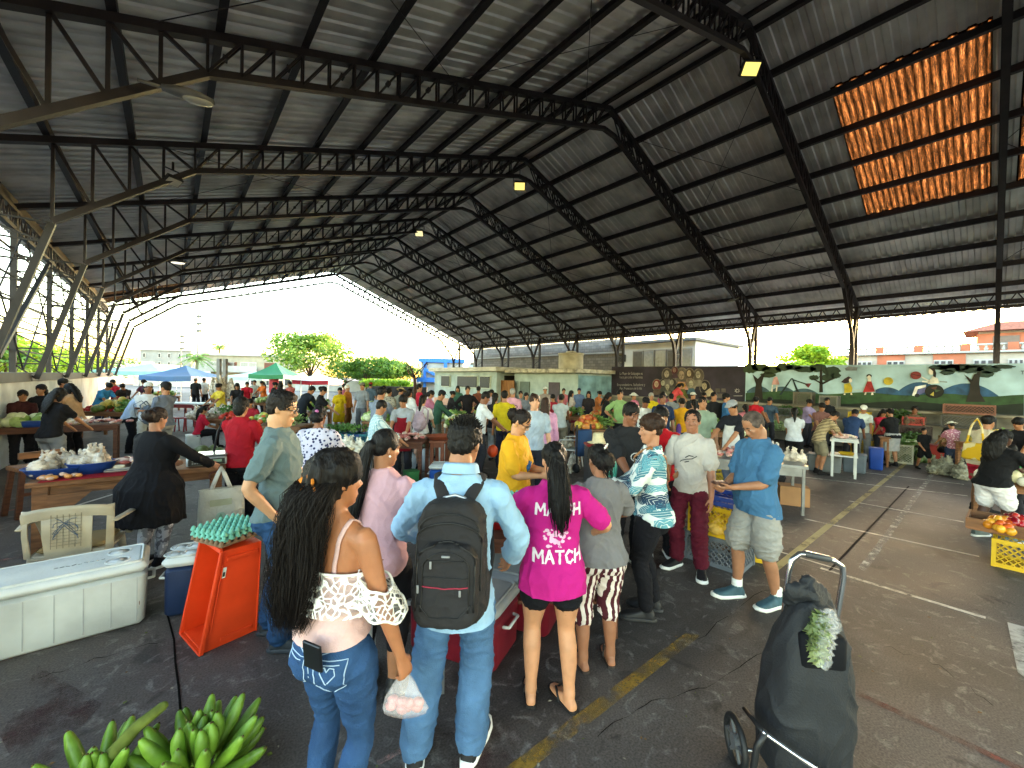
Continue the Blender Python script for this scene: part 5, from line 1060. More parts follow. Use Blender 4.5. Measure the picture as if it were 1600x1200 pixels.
q = MB(); q.tube([PL+rx @ V((-.075, -.07, .225)), PL+rx @ V((-.05, -.06, .262)), PL+rx @ V((0, -.05, .275)), PL+rx @ V((.05, -.06, .262)), PL+rx @ V((.075, -.07, .225))], .007, 8); q.build('handle', SIL, bp, True)
q = MB()
for sd in (-1, 1):
    q.tube([PL+rx @ V((sd*.05, -.03, .235)), f.sp(1.41*k, sd*.09, -.095), f.sp(1.455*k, sd*.105, -.015), f.sp(1.38*k, sd*.115, .095), f.sp(1.2*k, sd*.13, .13), f.sp(1.05*k, sd*.165, .05), PL+rx @ V((sd*.15, -.02, -.2))], [(.030, .009)]*5+[(.014, .006)]*2, 10, True, ref=(1, 0, 0))
q.build('shoulder_strap', BPM, bp, True)
for sd in (-1, 1): q = MB(); q.ell(PL+rx @ V((sd*.155, -.07, -.13)), (.022, .06, .10), 12, 8); q.build('side_pocket', BPM, bp, True)
# --- woman in dusty pink with the sleek ponytail ---------------------------------------------
f = Fig(1.57, 'f', 1.12, lean=.1, lf=(-.1, .0), rf=(.1, .04), lh=(-.12, .32, 1.02), rh=(.16, .34, 1.0), hp=.18, hy=-.5)
L = person(f, 'woman in a dusty pink top and black capri trousers with a sleek black ponytail', 'm', P(598, 2.42), 14); k = f.k
garment(top_mesh(f, .008, .86, 1.47, 1.6, .008, .0, .006, wr=.006, seed=9), mat('#c39aa3', .8, 0, .08, 9, .3, 150, name='pink_cloth'), L, 'top'); garment(trouser_mesh(f, .008, 1.42, .008, wr=.003), BLK, L, 'trousers')
mb = MB(); f.cap(mb, .99, .0); tl = [f.hpnt(0, -.42, .52), f.hpnt(-.02, -.55, .40), f.hpnt(-.05, -.56, .0), f.hpnt(-.08, -.56, -.6), f.hpnt(-.10, -.56, -1.2), f.hpnt(-.10, -.54, -1.75)]; mb.tube(tl, [.03, .036, .044, .046, .036, .012], 12, True, flat=.7); mb.ell(f.hpnt(0, -.46, .50), (.038, .038, .038)); me = remesh(mb, .007, 1, 'hair'); wrinkle(me, .003, (60, 60, 4)); hh = mesh_obj('hair', me, hairmat('#0b0909'), L)
q = MB(); strands(q, tl, [.035, .042, .05, .05, .045, .03], 90, .003, 8, .003); q.build('loose_locks', hairmat('#0b0909'), hh, True); q = MB(); q.ell(f.hpnt(.335, -.03, .30), .007, 8, 6); q.build('earring', mat('#e8e2d4', .2), L, True); eyes(f, L)
for sd in (-1, 1): shoe_parts(f, sd, L, mat('#141416', .5), mat('#1b1b1d', .6))
# --- yellow T shirt vendor with glasses -----------------------------------------------------
def glasses(f, par, col='#0e0e10'):
    q = MB(); 
    for sd in (-1, 1):
        q.tube([f.hpnt(sd*.135+.085*cos(a), .40-.02*abs(cos(a)), .49+.065*sin(a)) for a in [2*pi*i/14 for i in range(15)]], .0035, 5); q.tube([f.hpnt(sd*.22, .385, .515), f.hpnt(sd*.325, .2, .515), f.hpnt(sd*.335, -.03, .50)], .0032, 5)
    q.tube([f.hpnt(-.05, .405, .50), f.hpnt(.05, .405, .50)], .003, 5); q.build('glasses', mat(col, .3), par, True)
f = Fig(1.62, 'f', 1.18, lean=.16, lf=(-.1, -.02), rf=(.1, .02), lh=(-.07, .30, 1.06), rh=(.08, .30, 1.04), le=(-.5, -.5, -1), re=(.5, -.5, -1), hp=.55, hy=-.05, belly=.05)
N = person(f, 'woman in a yellow T shirt and black glasses looking down at her hands', '#b5835f', P(805, 3.87), 112, (dict(curl=.7), dict(curl=.7))); k = f.k
m_ = top_mesh(f, .008, .92, 1.46, .78, .014, .008, wr=.006, seed=2); garment(m_, mat('#d49a22', .85, 0, .08, 9, .3, 150, name='yellow_cloth'), N, 'shirt'); garment(trouser_mesh(f, .009, 1.9, .01), BLK, N, 'trousers')
q = MB(); stitch([[f.sp((1.2+dz)*k, x, .35) for x, dz in pts] for pts in (((-.05, .05), (-.02, -.05), (.0, .03), (.03, -.05), (.06, .05)), ((-.04, -.02), (.05, .0)), ((-.03, .06), (.04, -.06)))], m_, (0, -1, 0), mat('#2f5f8f', .8), N, .009, 'print')
mb = MB(); f.cap(mb, .98); mb.ell(f.hpnt(0, -.50, .55), (.062, .055, .062)); me = remesh(mb, .007, 1, 'hair'); wrinkle(me, .006, (45, 45, 30)); hh = mesh_obj('hair', me, hairmat('#1a1210'), N)
q = MB(); rn = random.Random(4)
for i in range(60): c = f.hpnt(rn.gauss(0, .10), -.54+rn.gauss(0, .07), .55+rn.gauss(0, .10)); q.tube([c+V((.014*cos(t), .014*sin(t), .006*t-.01)) for t in [j*.9 for j in range(7)]], .003, 4)
q.build('curls', hairmat('#1a1210'), hh); q = MB()
for i in range(7): q.ell(f.hpnt(.08*cos(i), -.40, .68+.05*sin(i)), .018, 8, 6)
q.build('flower_clip', mat('#b9a4c0', .6), hh, True); glasses(f, N); eyes(f, N); q = MB(); q.ell(f.hpnt(.335, -.02, .31), .008, 8, 6); q.build('earring', mat('#c9a04a', .3, .8), N, True)
for sd in (-1, 1): shoe_parts(f, sd, N, BLK, SOLE, .012)
# --- magenta T shirt --------------------------------------------------------------------------
f = Fig(1.52, 'f', 1.10, lean=.08, lf=(-.11, .0), rf=(.11, -.05), lh=(-.27, .30, .95), rh=(.30, .18, .93), le=(-.7, -.8, -.3), re=(.8, -.7, -.2), hp=.25, toe=(-4, 24))
O = person(f, 'woman in a magenta T shirt, black shorts and flip flops with a long black ponytail', '#b98563', P(868, 2.43), -3); k = f.k; OL = P(868, 2.43)
MAG = mat('#b01f78', .85, 0, .06, 9, .3, 150, name='magenta_cloth'); m_ = top_mesh(f, .008, .80, 1.47, .72, .018, .016, .018, wr=.008, seed=12); garment(m_, MAG, O, 'shirt')
PRT = mat('#d8cdd6', .8)
for s, z, sz in (('MARSH', 1.245, .085), ('MATCH', .985, .088)):
    t = brush_text(s, sz*.72, .2); decal(t, m_, f.sp(z*k, .012, -.4), V((1, 0, 0)), V((0, 0, 1)), .003); mesh_obj('print', t, PRT, O)
q = MB(); rn = random.Random(6)                                       # abstract splash between the words
for i in range(46):
    a, r_ = rn.uniform(0, 2*pi), rn.uniform(.02, .085); x, z = r_*cos(a)*1.0, r_*sin(a)*.65; s_ = rn.uniform(.003, .011); q.v += [(x+s_*cos(b)*1.3, z+s_*sin(b), 0) for b in [2*pi*j/8 for j in range(8)]]; n = len(q.v)-8; q.f.append(tuple(range(n, n+8))); q.mi.append(0)
t = q.mesh('print'); decal(t, m_, f.sp(1.12*k, .0, -.4), V((1, 0, 0)), V((0, 0, 1)), .003); mesh_obj('print', t, mat('#d6aac8', .8), O)
garment(trouser_mesh(f, .008, .52, .014, wr=.005), BLK, O, 'shorts')
mb = MB(); f.cap(mb, 1.0); tl = [f.hpnt(0, -.40, .62), f.hpnt(.0, -.54, .48), f.hpnt(.02, -.56, .1), f.hpnt(.05, -.58, -.4), f.hpnt(.06, -.58, -.9), f.hpnt(.05, -.56, -1.35)]; mb.tube(tl, [.032, .044, .055, .058, .048, .012], 12, True, flat=.7); mb.ell(f.hpnt(0, -.45, .58), .04); me = remesh(mb, .007, 1, 'hair'); wrinkle(me, .005, (50, 50, 6)); hh = mesh_obj('hair', me, hairmat('#0b0909'), O)
q = MB(); strands(q, tl, [.04, .05, .062, .068, .062, .045], 120, .0035, 21, .009); q.build('loose_locks', hairmat('#0e0a0a'), hh, True); q = MB(); q.tube([f.hpnt(-.05, -.50, .66), f.hpnt(0, -.52, .69), f.hpnt(.05, -.50, .66)], .006, 6); q.build('hair_clip', mat('#d8d4cc', .3), hh, True)
for sd in (-1, 1): sandal(f, sd, O, mat('#141214', .7))
# --- grey top and striped trousers -----------------------------------------------------------
f = Fig(1.46, 'f', 1.10, lean=.12, lf=(-.1, .0), rf=(.1, .03), lh=(-.15, .34, .95), rh=(.2, .32, .9), re=(.7, -.7, -.2), hp=.3, hy=.1)
Pp = person(f, 'woman in a grey top and maroon and white striped trousers', '#8f6148', P(942, 2.72), -8); k = f.k
garment(top_mesh(f, .008, .86, 1.47, .8, .016, .012, .012, wr=.008, seed=15), mat('#6e6c6e', .85, 0, .1, 9, .3, 150, name='grey_cloth'), Pp, 'top'); garment(trouser_mesh(f, .008, 1.22, .014, lambda t: .088 if t > .8 else .1, wr=.008), pattern('stripes_v', ('#471a24', '#d6cbc4'), 6.5), Pp, 'trousers')
mb = MB(); f.cap(mb, 1.02); mb.ell(f.hpnt(.02, -.44, .42), (.07, .06, .065)); me = remesh(mb, .007, 1, 'hair'); wrinkle(me, .006, (45, 45, 20)); hh = mesh_obj('hair', me, hairmat('#0d0a0a'), Pp); q = MB(); strands(q, [f.hpnt(.02, -.50, .42), f.hpnt(.04, -.56, .15), f.hpnt(.06, -.55, -.15)], [.05, .035, .02], 30, .003, 2); q.build('loose_locks', hairmat('#0e0a0a'), hh, True)
q = MB()
for i in range(16): q.ell(f.hpnt(-.14+.022*i, -.40-.03*sin(i*.5), .55+.026*i+.03*(i % 2)), .007, 6, 5)
q.build('hair_clip', mat('#d9d4c8', .25), hh, True)
for sd in (-1, 1): sandal(f, sd, Pp, mat('#2d2624', .7))
# --- leaf print blouse ------------------------------------------------------------------------
f = Fig(1.62, 'f', 1.10, lean=.08, lf=(-.09, .03), rf=(.09, -.02), lh=(-.12, .34, 1.08), rh=(.06, .34, .98), re=(.9, -.7, -.3), hp=.12, hy=.3)
QL = P(1020, 3.33); QD = -70
Q = person(f, 'woman with short curly brown hair in a white blouse printed with blue leaves', '#a5755a', QL, QD); k = f.k
m_ = top_mesh(f, .008, .84, 1.46, 1.72, .018, .016, .012, wr=.009, seed=18); garment(m_, pattern('leaves', ('#cfd5d2', '#26405a', '#3e7486', '#5b93a0'), 21), Q, 'blouse'); garment(trouser_mesh(f, .008, 1.92, .012, straight(.07, .06), wr=.004), BLK, Q, 'trousers')
tube_part('side_stripe', [[f.leg[1][0].lerp(f.leg[1][1], t)+V((.112*k*(1-t*.35), -.01, 0)) for t in (.1, .5, 1)]+[f.leg[1][1].lerp(f.leg[1][2], t)+V((.080*k, -.01, 0)) for t in (.4, .9)]], .004, mat('#b9b9b9', .6), Q, 5)
mb = MB(); f.cap(mb, 1.02, .0, .0); rn = random.Random(8)
for i in range(300):
    a, e = rn.uniform(0, 2*pi), rn.uniform(0, 1.75); n = V((sin(e)*cos(a)*.36, -.08+sin(e)*sin(a)*.40, .66+cos(e)*.36))
    if n.y > .22 and n.z < .72: continue
    mb.ell(f.hpnt(*n), rn.uniform(.014, .023), 7, 5)
me = remesh(mb, .006, 1, 'hair'); wrinkle(me, .003, (70, 70, 70)); mesh_obj('hair', me, hairmat('#2e1d14'), Q); eyes(f, Q)
for sd in (-1, 1): shoe_parts(f, sd, Q, mat('#1b1b1e', .6), mat('#222224', .6)); q = MB(); h, kn, an, td = f.leg[sd]; q.tube([an+V((0, 0, -.01)), an+V((0, 0, .05))], .043*k, 12); q.build('sock', WHT, Q, True)
bag = tag(empty('handbag', QL, face(QD)), 'small cream bucket bag with brown stripes hanging from the leaf print woman\'s shoulder', 'bag')
c = V((.19, .22, .95)); q = MB(); q.lathe(c, [(.062, -.10), (.066, -.095), (.085, .09), (.087, .10), (.08, .10)], 28, 1, .7); o = q.build('body', pattern('stripes_v', ('#cfbf9f', '#8a5628'), 8.0), bag, autos=40)
q = MB(); q.tube([c+V((-.03, -.0, .09)), V((.17, .12, 1.12)), V((.04, .135, 1.28)), f.sp(1.42*k, -.07, .07), f.sp(1.46*k, -.10, -.01), f.sp(1.36*k, -.04, -.12), f.sp(1.15*k, .12, -.14), V((.24, -.06, 1.03)), c+V((.02, -.05, .09))], [(.016, .004)]*9, 6, ref=(1, 0, 0)); q.build('strap', mat('#8a5a32', .6), bag, True)
tag(MB().ell((.05, .31, 1.155), (.062, .04, .10), 14, 10).build('pouch', mat('#4fae9c', .6, 0, .2, 20, .4, 60), None, True, loc=QL, rz=face(QD)), 'turquoise pouch held under the leaf print woman\'s arm', 'pouch')
# --- man in white T shirt ---------------------------------------------------------------------
f = Fig(1.62, 'm', .94, lean=.02, lf=(-.13, .05), rf=(.13, -.0), lh=(-.24, .14, .80), rh=(.16, .22, .93), hp=.02, hy=.12, toe=(20, -20))
Sm = person(f, 'man in a white T shirt and maroon trousers with one hand in his pocket', '#93624a', P(1083, 4.14), 222); k = f.k
m_ = top_mesh(f, .008, .84, 1.47, .70, .018, .01, .02, wr=.008, seed=22); garment(m_, mat('#b0aaa5', .85, 0, .06, 9, .3, 150, name='white_cloth'), Sm, 'shirt')
stitch([[f.sp((1.23+dz)*k, x, .35) for x, dz in pts] for pts in (((-.09, .03), (-.05, .0), (-.0, -.01), (.05, -.03), (.07, -.05)), ((-.06, .025), (-.02, .03), (.02, .0)), ((-.02, -.03), (.03, -.05)))], m_, (0, -1, 0), mat('#3a3d42', .8), Sm, .005, 'print')
garment(trouser_mesh(f, .008, 1.93, .012, straight(.085, .07), wr=.009), mat('#4e1424', .8, 0, .12, 8, .3, 140, name='maroon_cloth'), Sm, 'trousers'); short_hair(f, Sm, '#0d0a0a', 1.0, .004, back=.022); eyes(f, Sm)
for sd in (-1, 1): shoe_parts(f, sd, Sm, mat('#17181c', .6), mat('#e6e6e4', .4, 0, .03))
# --- man in blue T shirt, grey shorts -------------------------------------------------------------
f = Fig(1.67, 'm', .96, lean=.06, lf=(-.10, -.12), rf=(.10, .10), lh=(-.05, .27, 1.03), rh=(.06, .27, 1.01), le=(-.5, -.5, -1), re=(.5, -.5, -1), hp=.62, hy=0, belly=.07)
TL, TD = P(1184, 3.56), 260
T = person(f, 'man in a blue T shirt and grey shorts looking down at his hands', '#96694e', TL, TD, (dict(curl=.8, n=(.3, 0, .9)), dict(curl=.8, n=(-.3, 0, .9)))); k = f.k
m_ = top_mesh(f, .008, .80, 1.47, .74, .018, .014, .02, wr=.008, seed=25); garment(m_, mat('#3d6588', .85, 0, .08, 9, .3, 150, name='blue_cloth'), T, 'shirt'); garment(trouser_mesh(f, .008, .88, .022, lambda t: .118, wr=.009), mat('#8d8b87', .85, 0, .1, 9, .3, 150, name='grey_cloth'), T, 'shorts')
mb = MB(); f.cap(mb, .975, .02); me = remesh(mb, .006, 1, 'hair'); wrinkle(me, .0015, (80, 80, 80)); mesh_obj('hair', me, mat('#4f4540', .8, 0, .4, 25, .3, 200, name='cropped_hair'), T); eyes(f, T)
for sd in (-1, 1): shoe_parts(f, sd, T, mat('#35525e', .7, 0, .2, 20), SOLE); q = MB(); h, kn, an, td = f.leg[sd]; q.tube([an+V((0, 0, -.01)), an+V((0, 0, .085))], .045*k, 12); q.build('sock', WHT, T, True)
q = MB(); q.rbox((0, .35, 1.06), (.07, .13, .012), .01); q.rbox((0, .35, 1.07), (.05, .10, .01), .005); tag(q.build('wallet', mat('#5a3d34', .6), None, loc=TL, rz=face(TD)), 'small brown wallet held by the blue T shirt man', 'wallet')
# --- man with glasses and grey-green T shirt ---------------------------------------------------------
f = Fig(1.77, 'm', .96, lean=.03, lf=(-.12, -.05), rf=(.12, .08), lh=(-.2, .2, .85), rh=(.20, .02, .955), re=(.35, -1, .1), hp=.20, hy=.0)
Hm = person(f, 'tall young man with glasses in a grey green T shirt', '#b48764', P(440, 2.9), 74, (None, dict(curl=.5, d=(.0, .75, -.5), n=(-1, 0, 0)))); k = f.k
m_ = top_mesh(f, .008, .88, 1.47, .62, .016, .012, .010, wr=.009, seed=28); garment(m_, mat('#5a6a6c', .85, 0, .08, 9, .3, 150, name='grey_green_cloth'), Hm, 'shirt'); garment(trouser_mesh(f, .008, 1.94, .013, straight(.088, .08), wr=.009), DEN3, Hm, 'jeans')
mb = MB(); f.cap(mb, .99, .0); mb.ell(f.hpnt(0, .06, .86), (.30*f.hu, .28*f.hu, .16*f.hu), 16, 10, f.hm); me = remesh(mb, .006, 1, 'hair'); wrinkle(me, .005, (55, 55, 25)); mesh_obj('hair', me, hairmat('#120d0b'), Hm); glasses(f, Hm, '#1a1614'); eyes(f, Hm)
stitch([[f.sp((1.2+dz)*k, x, -.4) for x, dz in p_] for p_ in (((-.09, .02), (-.03, .03), (.04, .0), (.08, .02)), ((-.08, -.02), (0, -.01), (.07, -.025)))], m_, (0, 1, 0), mat('#a87264', .8), Hm, .011, 'print')
for sd in (-1, 1): shoe_parts(f, sd, Hm, mat('#20262a', .6), mat('#2b3136', .6))
# --- people behind the near stalls --------------------------------------------------------------------
f = Fig(1.68, 'm', 1.12, lean=.10, lh=(-.10, .36, 1.0), rh=(.10, .38, .98), hp=.30, hy=.35, belly=.05)
R_ = person(f, 'man in a black T shirt with a round white print on his chest', 'd', P(984, 4.25), 176); k = f.k; m_ = top_mesh(f, .009, .84, 1.47, .82, .018, .01, .02, wr=.008, seed=31); garment(m_, mat('#232325', .85, 0, .1, 9, .3, 150), R_, 'shirt'); garment(trouser_mesh(f, .01, 1.9, .012), BLK, R_, 'trousers')
q = MB(); stitch([[f.sp((1.2+.05*sin(a))*k, -.03+.055*cos(a), .4) for a in [2*pi*i/12 for i in range(13)]], [f.sp((1.2+dz)*k, -.03+x, .4) for x, dz in ((-.03, .02), (.0, .03), (.03, -.02), (-.01, -.03))]], m_, (0, -1, 0), mat('#c9c6c2', .8), R_, .005, 'print'); short_hair(f, R_, '#0d0a0a', 1.02); eyes(f, R_)
for sd in (-1, 1): shoe_parts(f, sd, R_, BLK, SOLE, .014)
f = Fig(1.62, 'f', 1.12, lean=.05, lh=(-.12, .34, 1.0), rh=(.12, .34, 1.0), hp=.15, hy=.2)
RW = person(f, 'woman in a red shirt half hidden behind curly brown hair', 'm', P(1034, 4.55), 190); garment(top_mesh(f, .009, .84, 1.47, .8, .016, .01, .01, seed=33), mat('#a3141f', .85, 0, .1, 9, .3, 150), RW, 'shirt'); garment(trouser_mesh(f, .01, 1.9, .01), BLK, RW, 'trousers'); short_hair(f, RW, '#0d0a0a', 1.05, .005, .1); eyes(f, RW)
for sd in (-1, 1): shoe_parts(f, sd, RW, BLK, SOLE, .014)
f = Fig(1.60, 'f', 1.10, lean=.05, lh=(-.16, .30, .9), rh=(.2, .26, .9), hp=.2)
I_ = person(f, 'woman in a red long sleeved top and black trousers seen from behind', 'm', P(378, 5.0), -4); garment(top_mesh(f, .009, .86, 1.47, 1.75, .014, .01, .008, wr=.007, seed=35), mat('#8f1420', .85, 0, .1, 9, .3, 150), I_, 'top'); garment(trouser_mesh(f, .009, 1.93, .012, straight(.08, .08)), BLK, I_, 'trousers')
short_hair(f, I_, '#0b0909', 1.08, .004, .15); [shoe_parts(f, sd, I_, BLK, SOLE, .012) for sd in (-1, 1)]
t = tag(empty('shoulder_bag', P(345, 5.0)), 'black shoulder bag hanging at the red topped woman\'s hip', 'bag'); q = MB(); q.rbox((0, 0, .82), (.2, .12, .26), .05); q.build('body', mat('#17171a', .6, 0, .2, 12), t, autos=50); q = MB(); q.tube([(-.06, 0, .94), (-.02, 0, 1.2), (.05, .02, 1.38), (.08, -.03, 1.2), (.06, 0, .94)], .012, 6); q.build('strap', mat('#17171a', .6), t, True)
f = Fig(1.55, 'f', 1.18, lean=.16, lh=(-.28, .42, .95), rh=(.16, .34, .98), hp=.25)
J_ = person(f, 'woman in a white blouse with navy flower print standing at the chicken table', 'd', P(498, 4.5), -6); garment(top_mesh(f, .009, .82, 1.45, 1.5, .018, .02, .016, wr=.008, seed=37), pattern('dots', ('#b9b5c6', '#252a52'), 26), J_, 'blouse'); garment(trouser_mesh(f, .009, 1.5, .012), pattern('dots', ('#8d8484', '#2c2728'), 22), J_, 'trousers')
mb = MB(); f.cap(mb, 1.0); mb.ell(f.hpnt(0, -.42, .35), (.075, .06, .06)); me = remesh(mb, .007, 1, 'hair'); wrinkle(me, .006, (45, 45, 30)); hh = mesh_obj('hair', me, hairmat('#0d0a0a'), J_); q = MB(); q.ell(f.hpnt(.0, -.45, .66), .022, 8, 6); q.build('hair_clip', mat('#a85a8c', .5), hh, True); [shoe_parts(f, sd, J_, BLK, SOLE, .012) for sd in (-1, 1)]
f = Fig(1.54, 'f', 1.15, lean=.12, lh=(-.22, .36, .95), rh=(.30, .34, .95), re=(.8, -.6, -.2), hp=.2)
D_ = person(f, 'woman in a long black cardigan and camouflage leggings at the wooden table', '#8a5f48', P(243, 4.0), 8); k = f.k
mb = MB(); f.torso(mb, .50, 1.46, .03, flare=.10); [f.limb_arm(mb, sd, 0, 1.9, .014, .012) for sd in (-1, 1)]; me = remesh(mb, .009, 3, 'cardigan'); wrinkle(me, .012, (10, 10, 2), 5, lambda z: min(1, max(.25, 1.5-z))); mesh_obj('cardigan', me, mat('#0e0e12', .85, 0, .15, 9, .3, 120), D_); garment(trouser_mesh(f, .009, 1.93, .006, wr=.002), pattern('blotch', ('#8e8e96', '#55565e', '#c2c2c8'), 12), D_, 'leggings')
mb = MB(); f.cap(mb, .99); mb.ell(f.hpnt(0, -.44, .58), (.06, .055, .055)); me = remesh(mb, .007, 1, 'hair'); wrinkle(me, .005, (45, 45, 20)); mesh_obj('hair', me, hairmat('#1c1210'), D_); [shoe_parts(f, sd, D_, BLK, SOLE, .012) for sd in (-1, 1)]
f = Fig(1.40, 'f', 1.2, lean=.38, lh=(-.12, .52, .85), rh=(.14, .55, .82), hp=.15, lf=(-.1, -.05), rf=(.1, .1))
Yw = person(f, 'woman in a black T shirt and white shorts leaning over the tomato crates', '#4f3226', P(1556, 5.2), 92); k = f.k; garment(top_mesh(f, .009, .86, 1.46, .85, .018, .012, .018, wr=.008, seed=41), mat('#141417', .85, 0, .1, 9, .3, 150), Yw, 'shirt'); garment(trouser_mesh(f, .009, .75, .018, lambda t: .115), mat('#c9c6c8', .8, 0, .08, 9), Yw, 'shorts')
mb = MB(); f.cap(mb, 1.05, .03, .1); mb.tube([f.hpnt(0, -.4, .5), f.hpnt(0, -.6, .0), f.hpnt(0, -.55, -.8), f.hpnt(0, -.4, -1.4)], [.08, .1, .1, .05], 12, True); me = remesh(mb, .008, 1, 'hair'); wrinkle(me, .008, (40, 40, 8)); mesh_obj('hair', me, hairmat('#0d0a0a'), Yw); [shoe_parts(f, sd, Yw, mat('#55605e', .7), SOLE, .012) for sd in (-1, 1)]; eyes(f, Yw)
# ------------------------------------------------------------------ goods and furniture
WOOD = mat('#7d5435', .7, 0, .35, 4, .35, 26, name='worn_wood', stretch=(1, 8, 8)); WOOD2 = mat('#5a3524', .65, 0, .3, 4, .3, 26, name='dark_wood', stretch=(1, 8, 8)); ALU = mat('#9b9da0', .35, .75, .15, 6); PLW = mat('#c9ccca', .5, 0, .1, 5, .1, 60, name='white_plastic')
def frm(A, B): A, B = V(A), V(B); return A, atan2(B.y-A.y, B.x-A.x), (V((B.x, B.y, 0))-V((A.x, A.y, 0))).length
def at(loc, rz, x, y, z): return V(loc)+M4.Rotation(rz, 3, 'Z') @ V((x, y, z))
def cooler(name, A, B, depth, h, body, lid, label, cups=((.1, .3), (.1, .65)), left=0, group=None, grooves=0):
    loc, rz, L = frm(A, B); L += left; t = tag(empty(name, at((loc.x, loc.y, 0), rz, -left, 0, 0), rz), label, 'cooler', group)
    q = MB(); q.rbox((L/2, depth/2, (h-.075)/2), (L-.02, depth-.02, h-.08), .05, 5, tz=1.015); q.build('body', body, t, autos=45)
    q = MB(); q.rbox((L/2, depth/2, h-.035), (L+.015, depth+.015, .07), .055, 5); q.rbox((L/2, depth/2, h+.003), (L-.06, depth-.06, .016), .04, 5); l = q.build('lid', lid, t, autos=45)
    for x in ([min(.17, L*.27), L-min(.17, L*.27)] if cups else []):
        for fy in (.28, .70):
            q = MB(); q.lathe((x, depth*fy, h+.0095), [(.058, 0), (.062, .006), (.068, .006), (.074, .001)], 24); q.lathe((x, depth*fy, h+.0095), [(.058, .0015), (.001, .002)], 24); q.build('cup_holder', lid, l, True)
    if grooves:
        q = MB()
        for i in range(grooves): q.box((L*(i+.6)/grooves, .008, h*.43), (.006, .006, h*.7))
        q.build('groove', mat('#a9adad', .7), t)
    for e in (0, 1): q = MB(); x = -.0 if e == 0 else L; s = -1 if e == 0 else 1; q.tube([(x, depth*.3, h*.62), (x+s*.035, depth*.32, h*.62), (x+s*.035, depth*.68, h*.62), (x, depth*.7, h*.62)], .011, 7, True); q.build('handle', mat('#d3d6d6', .5), t, True)
    return t
CW = mat('#bfc4c2', .5, 0, .2, 2.2, .15, 40, name='white_cooler')
wc = cooler('cooler', G(0, 1037), G(229, 974), .46, .47, CW, mat('#cfd3d0', .5, 0, .08, 4, .2, 60), 'long white ice chest with cup rings in its lid on the floor in front', left=.55, grooves=9)
q = MB(); rn = random.Random(3); xx = .75
for i in range(9): q.tube([(xx+.03*i, .20+rn.uniform(-.008, .008), .484), (xx+.03*i+.02, .20+rn.uniform(-.012, .012), .484)], .003, 4)
q.build('lettering', mat('#8e9492', .6), wc)
q = MB()
for i in range(26): x = 1.12+rn.gauss(0, .05); z = .36-abs(rn.gauss(0, .08)); q.ell((x, .0095, z), (rn.uniform(.002, .008), .001, rn.uniform(.004, .02)), 6, 4)
q.build('rust_stain', mat('#6e5038', .9), wc)
cooler('cooler', G(250, 970), G(308, 960), .34, .46, mat('#1b2b4a', .5, 0, .1, 5), CW, 'small navy cooler with white lid between the long ice chest and the orange crate')
RED = mat('#6d1424', .5, 0, .12, 5, .1, 40, name='maroon_plastic'); LIDG = mat('#8d9399', .5, 0, .1, 5, .15, 50, name='grey_plastic')
cooler('cooler', G(634, 1015), G(772, 1062), .44, .42, RED, LIDG, 'maroon cooler with a grey lid just beyond the backpack man\'s legs', cups=None)
A, rz, L = frm(G(634, 1015), G(772, 1062)); cooler('cooler', at(A, rz, .12, .50, 0), at(A, rz, .88, .50, 0), .44, .42, RED, LIDG, 'second maroon cooler with grey lid, behind the first near the magenta shirt', cups=None)
def egg_tray(loc, rz, m, label, n=6, h0=0, group='egg trays', layers=1, eggs=None):
    t = tag(empty('egg_tray', loc, rz), label, 'egg tray', group)
    for l in range(layers):
        q = MB(); z = .035*l; q.box((0, 0, z+.012), (.30, .30, .02))
        for i in range(n+1):
            for j in range(n+1): q.lathe((-.15+.05*i*6/n, -.15+.05*j*6/n, z+.02), [(.019, 0), (.012, .022), (.006, .03)], 7)
        q.build('tray', m, t, autos=60)
    if eggs:
        q = MB(); [q.ell((-.125+.05*i, -.125+.05*j, .035*layers+.012), (.021, .021, .027), 9, 6) for i in range(6) for j in range(6)]; q.build('eggs', eggs, t, True)['kind'] = 'stuff'
    return t
# orange crate standing on end
A, rz, L = frm(G(314, 1023), G(400, 985)); OR = mat('#d23c12', .45, 0, .1, 5, .08, 40, name='orange_plastic'); ct = tag(empty('crate', A, rz), 'bright orange plastic crate standing on its end beside the grey green T shirt man', 'crate'); W_, D_p, H_ = .34, .38, .66
q = MB(); q.box((W_/2, .006, H_/2), (W_, .012, H_)); q.box((W_/2, D_p, H_/2), (W_, .012, H_)); q.box((W_/2, D_p/2, .008), (W_-.01, D_p-.02, .014)); q.box((W_/2, D_p/2, H_-.008), (W_-.01, D_p-.02, .014)); q.box((W_, D_p/2, H_/2), (.012, D_p+.012, H_+.002))
for z in (-.004, H_+.004): q.bar((-.004, 0, z), (-.004, D_p, z), .026)
for y in (-.006, D_p+.006): q.bar((-.004, y, 0), (-.004, y, H_), .026)
for y in (-.005,): q.bar((.03, y, .12), (.03, y, H_-.1), .012); q.bar((.05, y, H_-.06), (W_-.03, y, H_-.06), .03); q.box((W_*.6, y, .05), (W_*.6, .012, .025))
q.build('shell', OR, ct, bevel=.004); q = MB(); q.box((.05, -.003, H_-.15), (.03, .004, .07)); q.build('label', mat('#d8d8d4', .5), ct); q = MB(); q.box((.05, -.006, H_-.16), (.016, .003, .03)); q.build('label_print', mat('#26282a', .5), ct)
q = MB(); [q.tube([(.06+.02*i, .1+.04*(i % 3), .02), (.1+.03*i, .15, .05), (.16, .1+.03*i, .025)], .008, 5) for i in range(5)]; q.build('cord', OR, ct, True)
for c_ in ct.children:
    for v_ in c_.data.vertices: v_.co.x += .17*v_.co.z*(1-v_.co.x/W_*.8)
